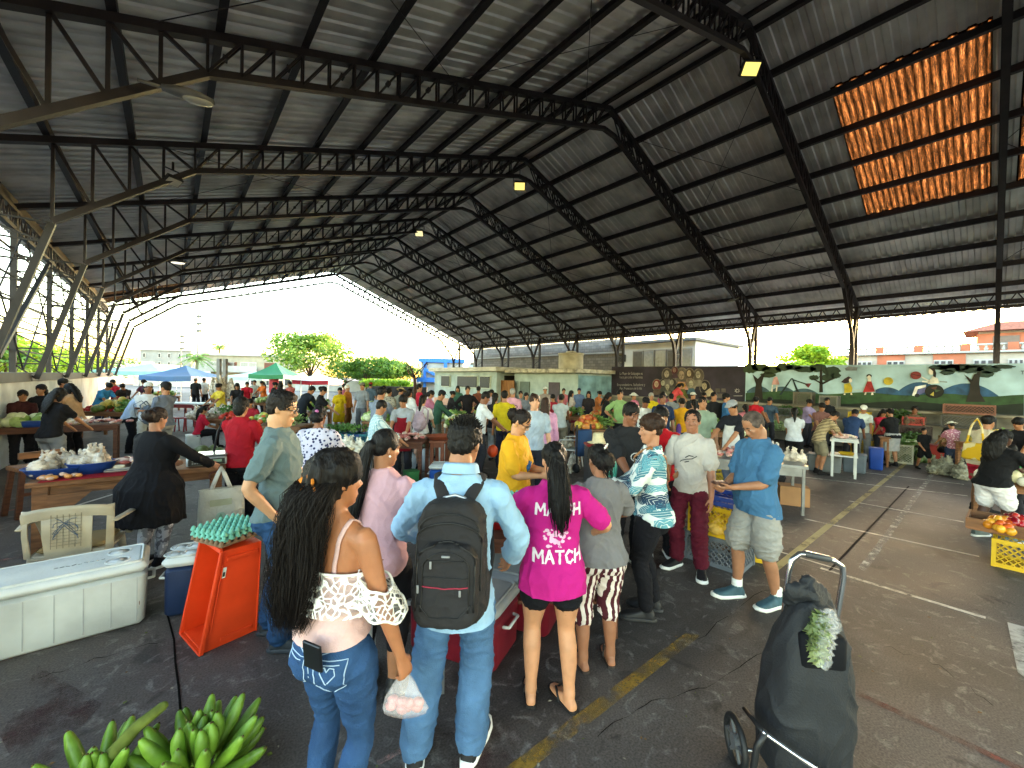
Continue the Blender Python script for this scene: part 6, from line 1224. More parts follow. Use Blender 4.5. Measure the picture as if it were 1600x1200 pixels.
egg_tray(at(A, rz, .22, .19, H_+.022), rz+.25, mat('#7f6650', .9, 0, .15, 20), 'brown pulp egg tray at the bottom of the stack on the orange crate'); egg_tray(at(A, rz, .22, .19, H_+.057), rz+.32, mat('#6fae9c', .9, 0, .12, 20), 'teal pulp egg tray topmost on the orange crate', layers=2)
# plastic armchair
def chair(loc, rz, m, label, group=None, cushion=None):
    t = tag(empty('plastic_chair', loc, rz), label, 'chair', group); W_ = .25
    q = MB(); q.rbox((0, 0, .42), (.48, .46, .03), .05, 4); q.build('seat', m, t, autos=45)
    for sx in (-1, 1):
        for sy in (-1, 1): q = MB(); q.tube([(sx*.21, sy*.19, .42), (sx*.25, sy*.25, 0)], [(.03, .018), (.022, .014)], 8); q.build('leg', m, t, True)
    q = MB(); arc = lambda a, z, o=0: V((.27*sin(a), -.20-.06*cos(a)-o, z)); N = 14
    q.rings([[arc(R(-80+160*i/N), .83-.05*abs(i/N-.5)**2*4+dz, do) for i in range(N+1)] for dz, do in ((-.095, 0), (-.03, .02), (.0, .015), (-.01, -.012), (-.095, -.014), (-.095, 0))], False, False, closed=False)
    for a0, a1 in ((-82, -58), (-33, 33), (58, 82)):
        q.rings([[arc(R(a0+(a1-a0)*i/6)*f, z, o) for i in range(7)] for z, o, f in ((.42, -.03, .9), (.6, 0, .97), (.80, .0, 1), (.80, -.014, 1), (.6, -.014, .97), (.42, -.045, .9))], False, False, closed=False)
    q.build('backrest', m, t, True)
    for sx in (-1, 1): q = MB(); q.tube([(sx*.27, -.21, .66), (sx*.30, -.05, .66), (sx*.30, .16, .64), (sx*.26, .22, .42)], [(.03, .012)]*4, 8, True, ref=(1, 0, 0)); q.build('armrest', m, t, True)
    if cushion: q = MB(); q.rbox((0, .02, .455), (.42, .40, .04), .05, 4); q.build('cushion', cushion, t, autos=45)
    return t
ch = chair(P(128, 3.45), face(-30), mat('#a89c84', .5, 0, .14, 5, .1, 40, name='aged_plastic'), 'old beige plastic armchair scribbled on its back behind the long ice chest', None, mat('#8a744e', .8))
q = MB(); rn = random.Random(12)
for i in range(8): q.tube([V((.09*sin(i*.8+j*.5)*.8, -.265-.012, .62+.012*j+.06*cos(i*1.7+j*.6))) for j in range(6)], .0022, 4)
q.build('scribble', mat('#48596b', .7), ch)
q = MB()
for i in range(6): q.box((-.085+.034*i, -.268, .63), (.003, .004, .27))
for i in range(10): q.box((0, -.269, .52+.025*i), (.18, .003, .002))
q.build('slots', mat('#7d735f', .7), ch)
# wooden tables
def table(name, A, B, depth, z, mt, label, top=.04, leg=.07, group=None, shelf=None, cat='table', apron=.08, inset=.05):
    loc, rz, L = frm(A, B); t = tag(empty(name, (loc.x, loc.y, 0), rz), label, cat, group)
    q = MB(); n = max(2, round(depth/.16))
    for i in range(n): q.box((L/2, depth*(i+.5)/n, z-top/2), (L, depth/n-.004, top))
    q.build('top', mt, t, bevel=.004)
    for x in (inset, L-inset):
        for y in (inset, depth-inset): q = MB(); q.box((x, y, (z-top)/2), (leg, leg, z-top)); q.build('leg', mt, t, bevel=.004)
    if apron: q = MB(); [q.box((L/2, y, z-top-apron/2), (L-2*inset-leg-.002, .025, apron)) for y in (inset, depth-inset)]; q.build('rail', mt, t)
    if shelf: q = MB(); q.box((L/2, depth/2, shelf), (L-.02, depth-.06, .025)); q.build('shelf', mt, t)
    return t, (lambda x, y, dz=0: at((loc.x, loc.y, z), rz, x*L, y*depth, dz)), rz
def heap(name, loc, rx, ry, h, r, cols, label, n=60, rz=0, sq_=1.0, el=1.0, group=None, cat='produce', seed=0, rough=.45):
    rnd = random.Random(seed+int(abs(loc[0]*31+loc[1]*17))); q = MB()
    for i in range(n):
        a = rnd.uniform(0, 2*pi); f = rnd.random()**.5; x, y = rx*f*cos(a), ry*f*sin(a); z = h*(1-f*f)*rnd.uniform(.5, 1)+r*.6; q.cur = rnd.randrange(len(cols)); rr = r*rnd.uniform(.8, 1.15); q.ell((x, y, z), (rr, rr*rnd.uniform(.8, 1)*el, rr*sq_), 9, 6, M4.Rotation(rnd.uniform(0, 6), 3, 'Z') @ M4.Rotation(rnd.uniform(-.4, .4), 3, 'X'))
    o = q.build(name, [mat(c, rough, 0, .2, 12) for c in cols], None, True, loc=loc, rz=rz); tag(o, label, cat, group, 'stuff'); return o
def greens(loc, rx, ry, h, cols, label, n=260, ls=.05, rz=0, seed=0):
    rnd = random.Random(seed+int(loc[0]*53)); q = MB()
    for i in range(7): a = i*2.4; leafcloud(q, (rx*.6*cos(a)*(i/7), ry*.6*sin(a), h*.5), (rx*.5, ry*.5, h*.55), n//7, ls, rnd)
    o = q.build('leaf_greens', leafmat(*cols), loc=loc, rz=rz); tag(o, label, 'vegetables', None, 'stuff'); return o
def plastic_heap(loc, rx, ry, h, label, n=9, cols=('#c4b7a6', '#e4e2dd', '#cdb9a6'), seed=1):
    rnd = random.Random(seed+int(loc[0]*7)); mb = MB()
    for i in range(n):
        a = rnd.uniform(0, 6.3); f = rnd.random()**.6; c = V((rx*f*cos(a), ry*f*sin(a), h*.4*(1-f*.5))); mb.ell(c, (rx*rnd.uniform(.25, .4), ry*rnd.uniform(.3, .5), h*rnd.uniform(.3, .5)), 10, 8); mb.tube([c+V((0, 0, h*.2)), c+V((rnd.uniform(-.05, .05), 0, h*.75))], [h*.14, h*.05], 8, True)
    me = remesh(mb, max(.012, rx*.045), 1, 'bag'); wrinkle(me, rx*.09, (22, 22, 22), rnd.random()); o = mesh_obj('bagged_chicken', me, mat(cols[0], .25, 0, .42, 11, .7, 40, name='filmy_plastic')); o.location = loc; tag(o, label, 'bagged meat', None, 'stuff'); return o
def meat_heap(loc, rx, ry, h, label, n=34, rz=0, cols=('#b06a64', '#c08a80', '#8f4a46', '#cbb0a2')):
    return heap('meat', loc, rx, ry, h, .055, cols, label, n, rz, .45, .7, cat='meat', rough=.35)
WBL = mat('#1d3f86', .45, 0, .1, 6)
t2, tp, rz2 = table('wooden_table', G(38, 756, .83), G(353, 728, .83), .72, .83, WOOD, 'heavy worn wooden table with bagged chicken, meat trays and a scale', .05, .11, apron=.1, inset=.09)
q = MB(); q.prism([(0, 0), (.3, 0), (0, -.3)], (.15, .02, .70), (1, 0, 0), (0, 0, 1), .03); q.build('brace', WOOD, t2)
def basin(loc, r, h, m, label, sx=1.3, rz=0, group=None):
    q = MB(); q.lathe((0, 0, 0), [(.01, .004), (r*.72, 0), (r*.95, h*.8), (r*1.04, h), (r*1.04, h-.008), (r*.9, h*.8), (r*.68, .012), (.01, .014)], 28, sx, 1); o = q.build('basin', m, None, True, loc=loc, rz=rz); tag(o, label, 'basin', group); return o
basin(tp(.09, .35, .002), .17, .10, WBL, 'blue plastic basin nearest the end of the wooden table', rz=rz2); basin(tp(.26, .40, .002), .15, .12, WBL, 'blue plastic basin between the first basin and the meat tray', rz=rz2)
plastic_heap(tp(.10, .42, .05), .20, .15, .2, 'plastic wrapped chickens heaped in the end basin'); plastic_heap(tp(.25, .55, .06), .20, .16, .22, 'plastic wrapped chickens heaped in the second basin', seed=4)
heap('chicken_feet', tp(.13, .1, .0), .16, .05, .03, .035, ('#c98a4a', '#c9a892'), 'orange chicken feet on the red cloth at the table edge', 12, rz2, .6, cat='meat')
q = MB(); q.box((0, 0, .003), (.75, .30, .006)); tag(q.build('red_cloth', mat('#8e1b26', .8, 0, .12, 9, .3, 80), loc=tp(.30, .17, .001), rz=rz2), 'red cloth under the trays along the front of the wooden table', 'cloth')
q = MB(); q.rbox((0, 0, .015), (.42, .30, .03), .02); q.rbox((0, 0, .031), (.38, .26, .006), .02); tag(q.build('meat_tray', ALU, loc=tp(.46, .42, .008), rz=rz2), 'flat metal tray of sliced meat beside the second basin', 'tray'); meat_heap(tp(.46, .45, .035), .17, .11, .06, 'slices of pink meat on the metal tray', 22, rz2)
q = MB(); q.rbox((0, 0, .01), (.3, .3, .02), .02); tag(q.build('cutting_board', mat('#b8b4aa', .6), loc=tp(.62, .7, .002), rz=rz2), 'pale cutting board behind the meat tray', 'board')
sc = tag(empty('scale', tp(.885, .30, 0), rz2), 'electronic market scale with a metal pan and lit display on the wooden table', 'scale'); q = MB(); q.rbox((0, 0, .055), (.38, .30, .09), .02); q.build('body', mat('#b0b2b0', .4, .2, .1, 8), sc, autos=45); q = MB(); q.rbox((0, .02, .12), (.40, .30, .018), .02); q.build('pan', mat('#c9cbcc', .22, .8, .08), sc, autos=45); q = MB(); q.box((0, -.152, .055), (.34, .008, .07)); q.build('panel', mat('#1c1f20', .4), sc); q = MB(); q.box((.09, -.158, .062), (.10, .006, .03)); q.build('display', mat('#7d9a86', .3), sc)
q = MB()
for i in range(8): q.box((-.13+.022*(i % 4), -.158, .045+.026*(i//4)), (.015, .006, .014))
q.build('keypad', mat('#8c9090', .5), sc)
def carrier(loc, rz, label, col='#c4c2b6'):
    t = tag(empty('carrier_bag', loc, rz), label, 'bag'); q = MB(); rg = []
    for z, w_, d_ in ((0, .17, .07), (.05, .2, .09), (.35, .2, .08), (.52, .19, .06), (.56, .185, .05)): rg.append([V((w_*cos(a)*(1.1 if abs(cos(a)) > .7 else 1)+.012*sin(z*40), d_*sin(a)*(1+.15*sin(4*a)), z)) for a in [2*pi*j/24 for j in range(24)]])
    q.rings(rg, True, False); q.build('film', clearmat(col, .72, .35), t, True); q = MB()
    for sx in (-1, 1): q.tube([(sx*.09, -.03, .55), (sx*.03, 0, .72), (0, .0, .80), (sx*-.02, .02, .72)], [(.022, .006)]*4, 6, ref=(1, 0, 0))
    q.build('handle', clearmat('#dcdad2', .8, .35), t, True)
    q = MB(); q.prism([(.055*cos(2*pi*i/16), .07*sin(2*pi*i/16)) for i in range(16)], (0, -.096, .24), (1, 0, 0), (0, 0, 1), .004); q.build('emblem', mat('#8fa79a', .6), t)
    q = MB(); q.prism([(-.045, -.05), (0, .06), (.045, -.05)], (0, -.102, .24), (1, 0, 0), (0, 0, 1), .004); q.build('emblem', mat('#5f8a72', .6), t)
    q = MB(); q.box((.01, -.102, .12), (.2, .006, .035), M4.Rotation(-.12, 3, 'Y')); q.build('stripe', mat('#8f1a30', .6), t); q = MB(); q.box((0, -.10, .42), (.2, .006, .07)); q.build('printed_panel', mat('#9a9c84', .6), t); return t
carrier(tp(.97, -.13, -.79), rz2, 'printed clear carrier bag hanging from the end of the wooden table')
q = MB(); q.tube([(.05*cos(i*.7), .02*sin(i*.9), .05*sin(i*.7)) for i in range(26)], .006, 5); tag(q.build('cable_coil', mat('#5a2e22', .6), None, True, loc=tp(.93, -.04, -.10)), 'coil of brown cable hanging under the scale', 'cable')
# crates with lattice walls
def crate_parts(t, w_, d_, h_, m, cell=.055):
    q = MB(); th = .012; b = .045
    def wall(o, ux, L):
        o, ux = V(o), V(ux); n = V((-ux.y, ux.x, 0)); P3 = lambda u, z: o+ux*u+V((0, 0, z))
        for z0, z1 in ((0, b), (h_-b, h_)): q.add([P3(0, z0)-n*th/2, P3(L, z0)-n*th/2, P3(L, z0)+n*th/2, P3(0, z0)+n*th/2, P3(0, z1)-n*th/2, P3(L, z1)-n*th/2, P3(L, z1)+n*th/2, P3(0, z1)+n*th/2], [(0, 1, 2, 3), (4, 5, 6, 7), (0, 1, 5, 4), (1, 2, 6, 5), (2, 3, 7, 6), (3, 0, 4, 7)])
        H2 = h_-2*b; nn = round(L/cell)
        for i in range(-int(H2/cell)-1, nn+1):
            for s in (1, -1):
                u0 = i*cell if s > 0 else i*cell+H2; u1 = u0+s*H2; za, zb = b, h_-b
                ua, ub = sorted((u0, u1)); f = lambda u: za+(zb-za)*((u-u0)/(u1-u0))
                c0, c1 = max(ua, .02), min(ub, L-.02)
                if c1-c0 > .01: q.bar(P3(c0, f(c0)), P3(c1, f(c1)), .009, ref=n)
    wall((0, 0, 0), (1, 0, 0), w_); wall((w_, 0, 0), (0, 1, 0), d_); wall((w_, d_, 0), (-1, 0, 0), w_); wall((0, d_, 0), (0, -1, 0), d_)
    for x in (0, w_):
        for y in (0, d_): q.box((x, y, h_/2), (.035, .035, h_+.004))
    q.build('walls', m, t); q = MB(); q.box((w_/2, d_/2, .012), (w_-.02, d_-.02, .012)); q.build('base', m, t)
CRP = {}
def crate(loc, rz, w_, d_, h_, col, label, group=None):
    key = (w_, d_, h_, col)
    if key in CRP: t = copytree(CRP[key]); t.location = loc; t.rotation_euler[2] = rz
    else: t = empty('crate', loc, rz); crate_parts(t, w_, d_, h_, mat(col, .5, 0, .12, 6), .06 if w_ < .7 else .08); CRP[key] = t
    for k_ in ('group',):
        if k_ in t: del t[k_]
    return tag(t, label, 'crate', group)
YC, GC, BC = '#c7a012', '#60666e', '#1f3d8c'
A, rzc, L = frm(G(1071, 871), G(1137, 893)); crate(A, rzc, .55, .38, .31, GC, 'grey lattice crate on the floor under the yellow crate'); crate(at(A, rzc, .04, .0, .315), rzc, .52, .36, .31, YC, 'yellow lattice crate stacked on the grey crate beside the maroon trousers'); crate(at(A, rzc, .03, .04, .63), rzc+.04, .5, .34, .1, BC, 'shallow blue crate on top of the yellow crate'); crate(G(1150, 872), rzc+.3, .3, .2, .12, YC, 'low yellow crate on the floor behind the grey crate')
heap('produce', at(A, rzc, .3, .18, .34), .2, .12, .12, .06, ('#c99a2a', '#d2a94a'), 'yellow fruit inside the stacked yellow crate', 24)
# vendor's table in the middle
t3, tm, rz3 = table('wooden_table', G(668, 1000), G(968, 1000), .62, .74, WOOD2, 'dark wooden stall table the front customers crowd around', .04, .08, shelf=.26)
egg_tray(tm(.42, .72, .004), rz3+.2, mat('#6fae9c', .9, 0, .12, 20), 'stack of teal egg trays on the stall table before the yellow shirted vendor', layers=5); egg_tray(tm(.52, .6, .004), rz3, mat('#8a7a68', .9), 'tray of brown eggs beside the teal stack on the stall table', layers=2, eggs=mat('#a86a4a', .5))
basin(tm(.36, .42, .004), .12, .07, mat('#a3151c', .4), 'red plastic bowl on the stall table', 1.1); meat_heap(tm(.37, .42, .03), .09, .08, .05, 'meat pieces in the red bowl', 10); plastic_heap(tm(.72, .7, .0), .17, .13, .15, 'beige wrapped bundle on the stall table', 6, ('#b39a7a',)); plastic_heap(tm(.64, .75, .0), .12, .1, .12, 'pale sack next to the egg tray on the stall table', 5, ('#c4b49a',))
heap('produce', tm(.88, .8, .0), .06, .06, .06, .04, ('#c9a81c',), 'few yellow fruits at the end of the stall table', 5)
st = tag(empty('steel_stand', P(668, 2.42), -AZ+.25), 'low bare steel trestle between the backpack man and the maroon cooler', 'trestle'); q = MB()
for x in (-.3, .12): q.bar((x, 0, 0), (x, 0, .56), .03); q.bar((x, .3, 0), (x, .3, .56), .03)
q.bar((-.34, 0, .575), (.16, 0, .575), .03); q.bar((-.34, .3, .575), (.16, .3, .575), .03); q.build('frame', ALU, st)
# silver meat table and white side table on the right
t4, ts, rz4 = table('steel_table', G(1112, 716, .74), G(1264, 729, .74), .75, .74, mat('#7e8082', .4, .5, .2, 5), 'grey metal table heaped with raw pink meat', .05, .04, apron=.12)
meat_heap(ts(.38, .5, 0), .42, .26, .16, 'large heap of raw pink meat on the grey metal table', 90, rz4); plastic_heap(ts(.66, .75, .0), .26, .16, .26, 'clear bags standing behind the pink meat', 8, ('#cfc6bb',)); plastic_heap(ts(.9, .5, 0), .16, .16, .2, 'white bag at the end of the grey metal table', 6)
q = MB(); q.box((0, 0, .15), (.4, .32, .3)); bx = q.build('carton', mat('#9a7350', .85, 0, .12, 4), None, loc=P(1243, 6.6), rz=rz4, bevel=.004); tag(bx, 'brown cardboard carton under the end of the grey metal table', 'carton'); q = MB(); q.rbox((0, 0, .12), (.28, .22, .24), .06); tag(q.build('white_sack', PLW, None, True, loc=P(1222, 6.9), rz=.4), 'white bucket bag beside the carton', 'bag')
A, B, Cc = G(1295, 744), G(1341, 750), G(1364, 740); loc, rz5, L = frm(A, B)
t5, tw, rz5 = table('white_table', A, B, .62, .78, PLW, 'white metal table with a low shelf of trays on the right', .03, .045, shelf=.45, apron=0)
q = MB(); q.rbox((0, 0, .015), (L*.9, .5, .03), .02); tag(q.build('tray', PLW, loc=tw(.5, .5, .002), rz=rz5), 'white tray covering the top of the white table', 'tray'); meat_heap(tw(.5, .5, .03), .22, .2, .05, 'pieces of meat laid on the white table', 26, cols=('#c9a49a', '#b77a70', '#d0c2b0')); basin(tw(.6, .4, -.32), .14, .05, mat('#c7a012', .5), 'yellow dish on the shelf of the white table')
def tub(loc, rz, w_, d_, h_, m, label): q = MB(); q.rbox((0, 0, h_/2), (w_*.94, d_*.94, h_), .04, 4, tz=1.06); q.rbox((0, 0, h_), (w_*1.04, d_*1.04, .025), .04, 4); o = q.build('tub', m, None, autos=45, loc=loc, rz=rz); return tag(o, label, 'tub')
tub(G(1288, 735), rz5, .62, .4, .36, mat('#6d7276', .5), 'wide grey plastic tub under the white table'); tub(G(1334, 737), rz5, .42, .4, .4, mat('#5c6672', .5), 'blue grey plastic tub under the white table beside the wide tub'); tub(G(1368, 733), rz5, .26, .3, .5, mat('#20449a', .5), 'bright blue plastic bin beside the white table')
tub(G(1384, 700), rz5, .3, .3, .4, mat('#8a2a26', .6), 'red brown bucket behind the white table')
table('side_stand', G(1373, 729), G(1391, 731), .4, .72, WOOD, 'small wooden stand between the blue bin and the white basket', .03, .04); heap('produce', at(G(1382, 725), rz5, 0, .2, .72), .2, .16, .08, .05, ('#a5222a', '#b8403a'), 'red peppers on the small wooden stand', 24)
crate(G(1390, 722), rz5-.1, .42, .4, .48, '#b9b8a6', 'tall white lattice basket carrying leeks'); greens(at(G(1390, 722), rz5, .25, .2, .48), .42, .22, .1, ('#47702c', '#7d9a55'), 'bundle of leeks laid over the white basket', 160, .12); q = MB(); rn = random.Random(2)
for i in range(14): y = rn.uniform(-.12, .12); q.tube([(.05, y, .05+.03*rn.random()), (.55, y*.8+.05, .08)], [.014, .022], 6, True)
tag(q.build('leek_stems', mat('#c9cfae', .5), None, True, loc=at(G(1390, 722), rz5, .1, .15, .5), rz=rz5), 'white leek stems pointing over the basket edge', 'leeks')
# tomato crates on the right edge
Ac, Bc = G(1552, 884), G(1640, 905); loc, rz6, L = frm(Ac, Bc); crate(loc, rz6, .55, .38, .30, YC, 'yellow lattice crate on the floor at the right edge under the tomato box')
q = MB(); q.box((.35, .3, .012), (.72, .5, .02))
for y in (.05, .55): q.box((.35, y, .07), (.74, .018, .12))
for x in (-.01, .71): q.box((x, .3, .07), (.018, .5, .12))
tag(q.build('wooden_box', WOOD, loc=at(loc, rz6, -.2, .12, .31), rz=rz6), 'shallow wooden box of tomatoes on the yellow crate', 'box'); heap('tomatoes', at(loc, rz6, .12, .48, .35), .30, .16, .12, .042, ('#9c1420', '#7d0f1c', '#b32a24'), 'dark red tomatoes at the back of the wooden box', 60, rough=.25); heap('tomatoes', at(loc, rz6, .04, .28, .36), .24, .12, .09, .042, ('#d2801c', '#c9571c', '#d99a2c'), 'orange and yellow tomatoes at the front of the wooden box', 34, rough=.25)
heap('cabbages', at(loc, rz6, .46, .05, .10), .14, .12, .14, .11, ('#8fae6a', '#b6c690'), 'pale green cabbages leaning on the yellow crate', 7, .9); table('wooden_table', P(1572, 5.6), P(1690, 5.3), .8, .62, WOOD, 'low wooden table of vegetables at the right edge', .04, .06); heap('produce', P(1620, 5.5, .62)+V((.1, .2, 0)), .45, .3, .16, .08, ('#c9c2a0', '#7d8f4a', '#d8d4c6'), 'garlic and greens heaped on the low wooden table', 40)
# shopping trolley
tr = tag(empty('shopping_trolley', P(1258, 1.93), face(6)), 'tall black shopping trolley bag with a chrome handle and herbs in its pocket', 'trolley'); NAV = mat('#191b1f', .7, 0, .16, 8, .35, 130, name='trolley_cloth'); CHR = mat('#bdbfc2', .18, .95, .05)
def lean(z): return .02+.10*(z/1.1)
q = MB(); rg = []
for z, w_, d_, o in ((.10, .15, .11, 0), (.13, .18, .13, 0), (.35, .188, .15, 0), (.58, .172, .14, .0), (.72, .145, .115, .0), (.81, .115, .085, .0), (.87, .09, .065, .0), (.90, .06, .04, -.01)):
    rg.append([V((w_*(abs(cos(a))**.7)*(1 if cos(a) > 0 else -1)+lean(z)*.45+o, d_*(abs(sin(a))**.7)*(1 if sin(a) > 0 else -1)-.02, z)) for a in [2*pi*j/32 for j in range(32)]])
q.rings(rg); me = remesh(q, .008, 2, 'bag'); wrinkle(me, .008, (6, 6, 1.4), 4); bag_o = mesh_obj('bag', me, NAV, tr)
q = MB(); q.tube([(-.01, -.0, .87), (-.015, -.03, .935), (.03, -.03, .945), (.10, -.0, .90), (.16, .02, .83)], [(.07, .03), (.075, .03), (.07, .03), (.06, .025), (.03, .02)], 14, True); me = remesh(q, .008, 2, 'flap'); wrinkle(me, .01, (14, 14, 10)); mesh_obj('flap', me, NAV, tr)
q = MB(); q.tube([(-.03, .13, .30), (.02, .13, .95), (.035, .13, 1.02), (.07, .13, 1.055), (.13, .13, 1.055), (.235, .13, 1.03), (.272, .13, 1.005), (.278, .13, .95), (.235, .13, .62), (.19, .13, .0)], .0135, 12); q.build('handle', CHR, tr, True)
q = MB(); q.tube([(.1, .13, 1.056), (.21, .13, 1.037)], .017, 10, True); q.build('grip', mat('#3a3b3d', .5), tr, True)
q = MB(); q.tube([(-.25, -.2, .40), (.12, -.25, .19)], .011, 8); q.tube([(-.22, .1, .05), (.17, .12, .05)], .010, 8); q.tube([(.14, -.24, .02), (.16, -.2, .24)], .009, 8); q.tube([(-.2, -.22, .17), (.1, -.25, .03)], .006, 8); q.build('frame', CHR, tr, True)
q = MB(); q.tube([(-.235, -.2, .40), (-.27, -.2, .33), (-.285, -.2, .2), (-.28, -.2, .0)], .014, 8); q.tube([(-.25, -.2, .40), (-.21, .05, .3)], .01, 8); q.build('support_leg', mat('#17181a', .5), tr, True)
for x in (-.235, .22): q = MB(); q.tube([(x+.0, .08+.105*cos(a), .11+.105*sin(a)) for a in [2*pi*i/24 for i in range(25)]], .016, 8); w_ = q.build('wheel', mat('#17181a', .6), tr, True); q = MB(); q.tube([(x-.015, .08, .11), (x+.015, .08, .11)], .035, 12); [q.bar((x, .08, .11), (x, .08+.1*cos(a), .11+.1*sin(a)), .012) for a in (0, 1.05, 2.1, 3.14, 4.19, 5.24)]; q.build('hub', mat('#55575a', .5), w_)
q = MB(); q.rbox((.035, -.115, .72), (.19, .06, .15), .025); q.build('front_pocket', mat('#121317', .8), tr, autos=50); q = MB(); q.ell((.205, -.03, .52), (.01, .02, .018), 10, 6); q.build('reflector', mat('#a5101c', .3), tr, True)
rnd = random.Random(4); q = MB(); leafcloud(q, (0, 0, 0), (.05, .035, .12), 420, .024, rnd); leafcloud(q, (.0, -.01, .06), (.04, .025, .07), 90, .03, rnd); hb = q.build('herb_bunch', leafmat('#3f5a24', '#a3ad72'), loc=at(tr.location, tr.rotation_euler[2], -.01, -.16, .80), rz=.2); tag(hb, 'bunch of fresh herbs tucked in the trolley pocket', 'herbs')
mb = MB(); mb.ell((0, 0, 0), (.06, .035, .12), 14, 10); mb.ell((.05, -.01, .06), (.045, .03, .06), 12, 8); me = remesh(mb, .008, 1, 'film'); wrinkle(me, .018, (30, 30, 30)); hw = mesh_obj('herb_wrapper', me, clearmat('#ffffff', .13, .06)); hw.location = at(tr.location, tr.rotation_euler[2], .01, -.165, .80); tag(hw, 'crinkled clear wrapper around the herbs in the trolley pocket', 'wrapper')
# plantain bunches on the floor
PLN = mat('#678a2a', .45, 0, .34, 9, .2, 30, name='plantain_skin')
def plantains(loc, rz, label, rows, seed, sc=1.0, stalk=None):
    t = tag(empty('plantain_bunch', loc, rz), label, 'plantains', 'plantain bunches on the floor'); rnd = random.Random(seed)
    if stalk: q = MB(); q.tube(stalk, [.034, .033, .027, .022], 9, True); q.build('stalk', mat('#5f6a2e', .8, 0, .3, 12), t, True)
    for el, n, a0, a1, r0 in rows:
        for i in range(n):
            a = R(a0+(a1-a0)*i/max(1, n-1)+rnd.uniform(-7, 7)); e = R(el+rnd.uniform(-8, 8)); d = V((sin(a)*cos(e), cos(a)*cos(e), sin(e))); p0 = d*r0+V((0, 0, .05)); L = rnd.uniform(.15, .19)*sc; c = V((0, 0, 1)) if el < 60 else V((sin(a), cos(a), 0))*-1; pts = [p0+d*L*k_/6+c*.055*(k_/6)**2 for k_ in range(7)]
            q = MB(); q.tube(pts, [.015, .023*sc, .028*sc, .0295*sc, .029*sc, .026*sc, .016], 7, True); q.build('plantain', PLN, t, True); q = MB(); q.ell(pts[-1]+(pts[-1]-pts[-2]).normalized()*.016, .0055, 6, 5); q.build('tip', mat('#4a4226', .9), [c_ for c_ in t.children][-1], True)
    return t
pl1 = plantains(G(308, 1232), face(0), 'large bunch of green plantains on the floor at the bottom edge', ((82, 4, 0, 270, .07), (60, 8, 0, 320, .09), (38, 11, 0, 335, .10), (16, 13, 0, 340, .11), (-2, 12, 10, 345, .11)), 3)
pl2 = plantains(G(150, 1262), face(10), 'smaller bunch of green plantains with its thick stalk at the bottom left', ((70, 4, 0, 270, .05), (42, 8, 0, 320, .07), (14, 9, 0, 330, .09)), 8, .95, [(-.02, .0, .12), (.03, .03, .20), (.10, .08, .30), (.17, .14, .36)])
# ------------------------------------------------------------------ stalls farther back
PSTALL = 'market stall tables farther back'
def stall(px0, px1, d, z, label, mt=WOOD, depth=.8, d1=None): return table('stall_table', P(px0, d), P(px1, d1 or d), depth, z, mt, label, .04, .06)[1]
LET, TOM, MIX = ('#7f9c4a', '#a9bb70', '#c9cfa6'), ('#a81c1c', '#c23a22'), ('#8fa04a', '#c9b04a', '#b5532a', '#d8d2b6', '#5f7a34')
s = stall(-60, 186, 6.9, .86, 'long wooden table with lettuce and meat along the low white wall', WOOD2, .5, 8.1); heap('lettuces', s(.36, .5), .4, .2, .14, .09, LET, 'heads of lettuce on the long wooden table', 22); meat_heap(s(.85, .4), .5, .25, .06, 'raw meat laid out on the end of the long wooden table', 40); plastic_heap(s(.62, .5), .3, .2, .2, 'plastic bags in the middle of the long wooden table')
tub(s(.42, .2, .0), 0, .3, .3, .1, WBL, 'shallow blue tub on the long wooden table')
t = tag(empty('wooden_stool', P(58, 5.4), .5), 'tall dark wooden stool behind the wooden table', 'stool'); q = MB(); q.box((0, 0, .62), (.42, .36, .05)); q.box((0, -.15, .80), (.42, .04, .08)); q.build('seat', WOOD, t); q = MB(); [q.bar((sx*.17, sy*.14, .6), (sx*.22, sy*.18, 0), .05) for sx in (-1, 1) for sy in (-1, 1)]; q.bar((-.2, -.15, .3), (.2, -.15, .3), .04); q.build('frame', WOOD2, t)
s = stall(122, 205, 11.5, .75, 'produce table with tomatoes and squash before the low white wall'); heap('tomatoes', s(.25, .3), .45, .25, .14, .05, TOM, 'tomatoes at the end of the produce table by the white wall', 50); heap('squash', s(.6, .6), .7, .3, .3, .1, ('#7d8f3c', '#b5a04a', '#5a6a2c'), 'squash and greens heaped on the produce table by the white wall', 60); greens(s(.8, .3), .4, .3, .35, ('#47702c', '#7d9a45'), 'leafy greens on the produce table by the white wall')
s = stall(262, 305, 14.5, .78, 'dark red wooden table with white trays in the open aisle', mat('#6d1f1e', .6)); q = MB(); q.rbox((0, 0, .03), (1.4, .5, .06), .03); tag(q.build('tray', PLW, loc=s(.5, .5), rz=-AZ), 'white tray on the dark red table', 'tray')
for i, px in enumerate((272, 283, 297)): t = tag(empty('stool', P(px, 13.4)), ['red stool nearest the arms folded man before the dark red table', 'middle red stool before the dark red table', 'red stool farthest along before the dark red table'][i], 'stool'); q = MB(); q.box((0, 0, .43), (.3, .3, .04)); q.build('seat', mat('#8e1a1c', .5), t); q = MB(); [q.bar((sx*.12, sy*.12, .42), (sx*.15, sy*.15, 0), .035) for sx in (-1, 1) for sy in (-1, 1)]; q.build('frame', mat('#8e1a1c', .5), t)
s = stall(305, 372, 10.6, .72, 'low table of bagged vegetables beside the seated girl'); plastic_heap(s(.3, .5), .6, .3, .35, 'white plastic bags heaped beside the seated girl', 12); heap('tomatoes', s(.78, .25), .3, .2, .16, .05, TOM, 'tomatoes on the low table behind the red top', 40); greens(s(.55, .5), .4, .3, .35, ('#2f5a24', '#5f8a35'), 'dark leafy greens on the low table beside the tomatoes')
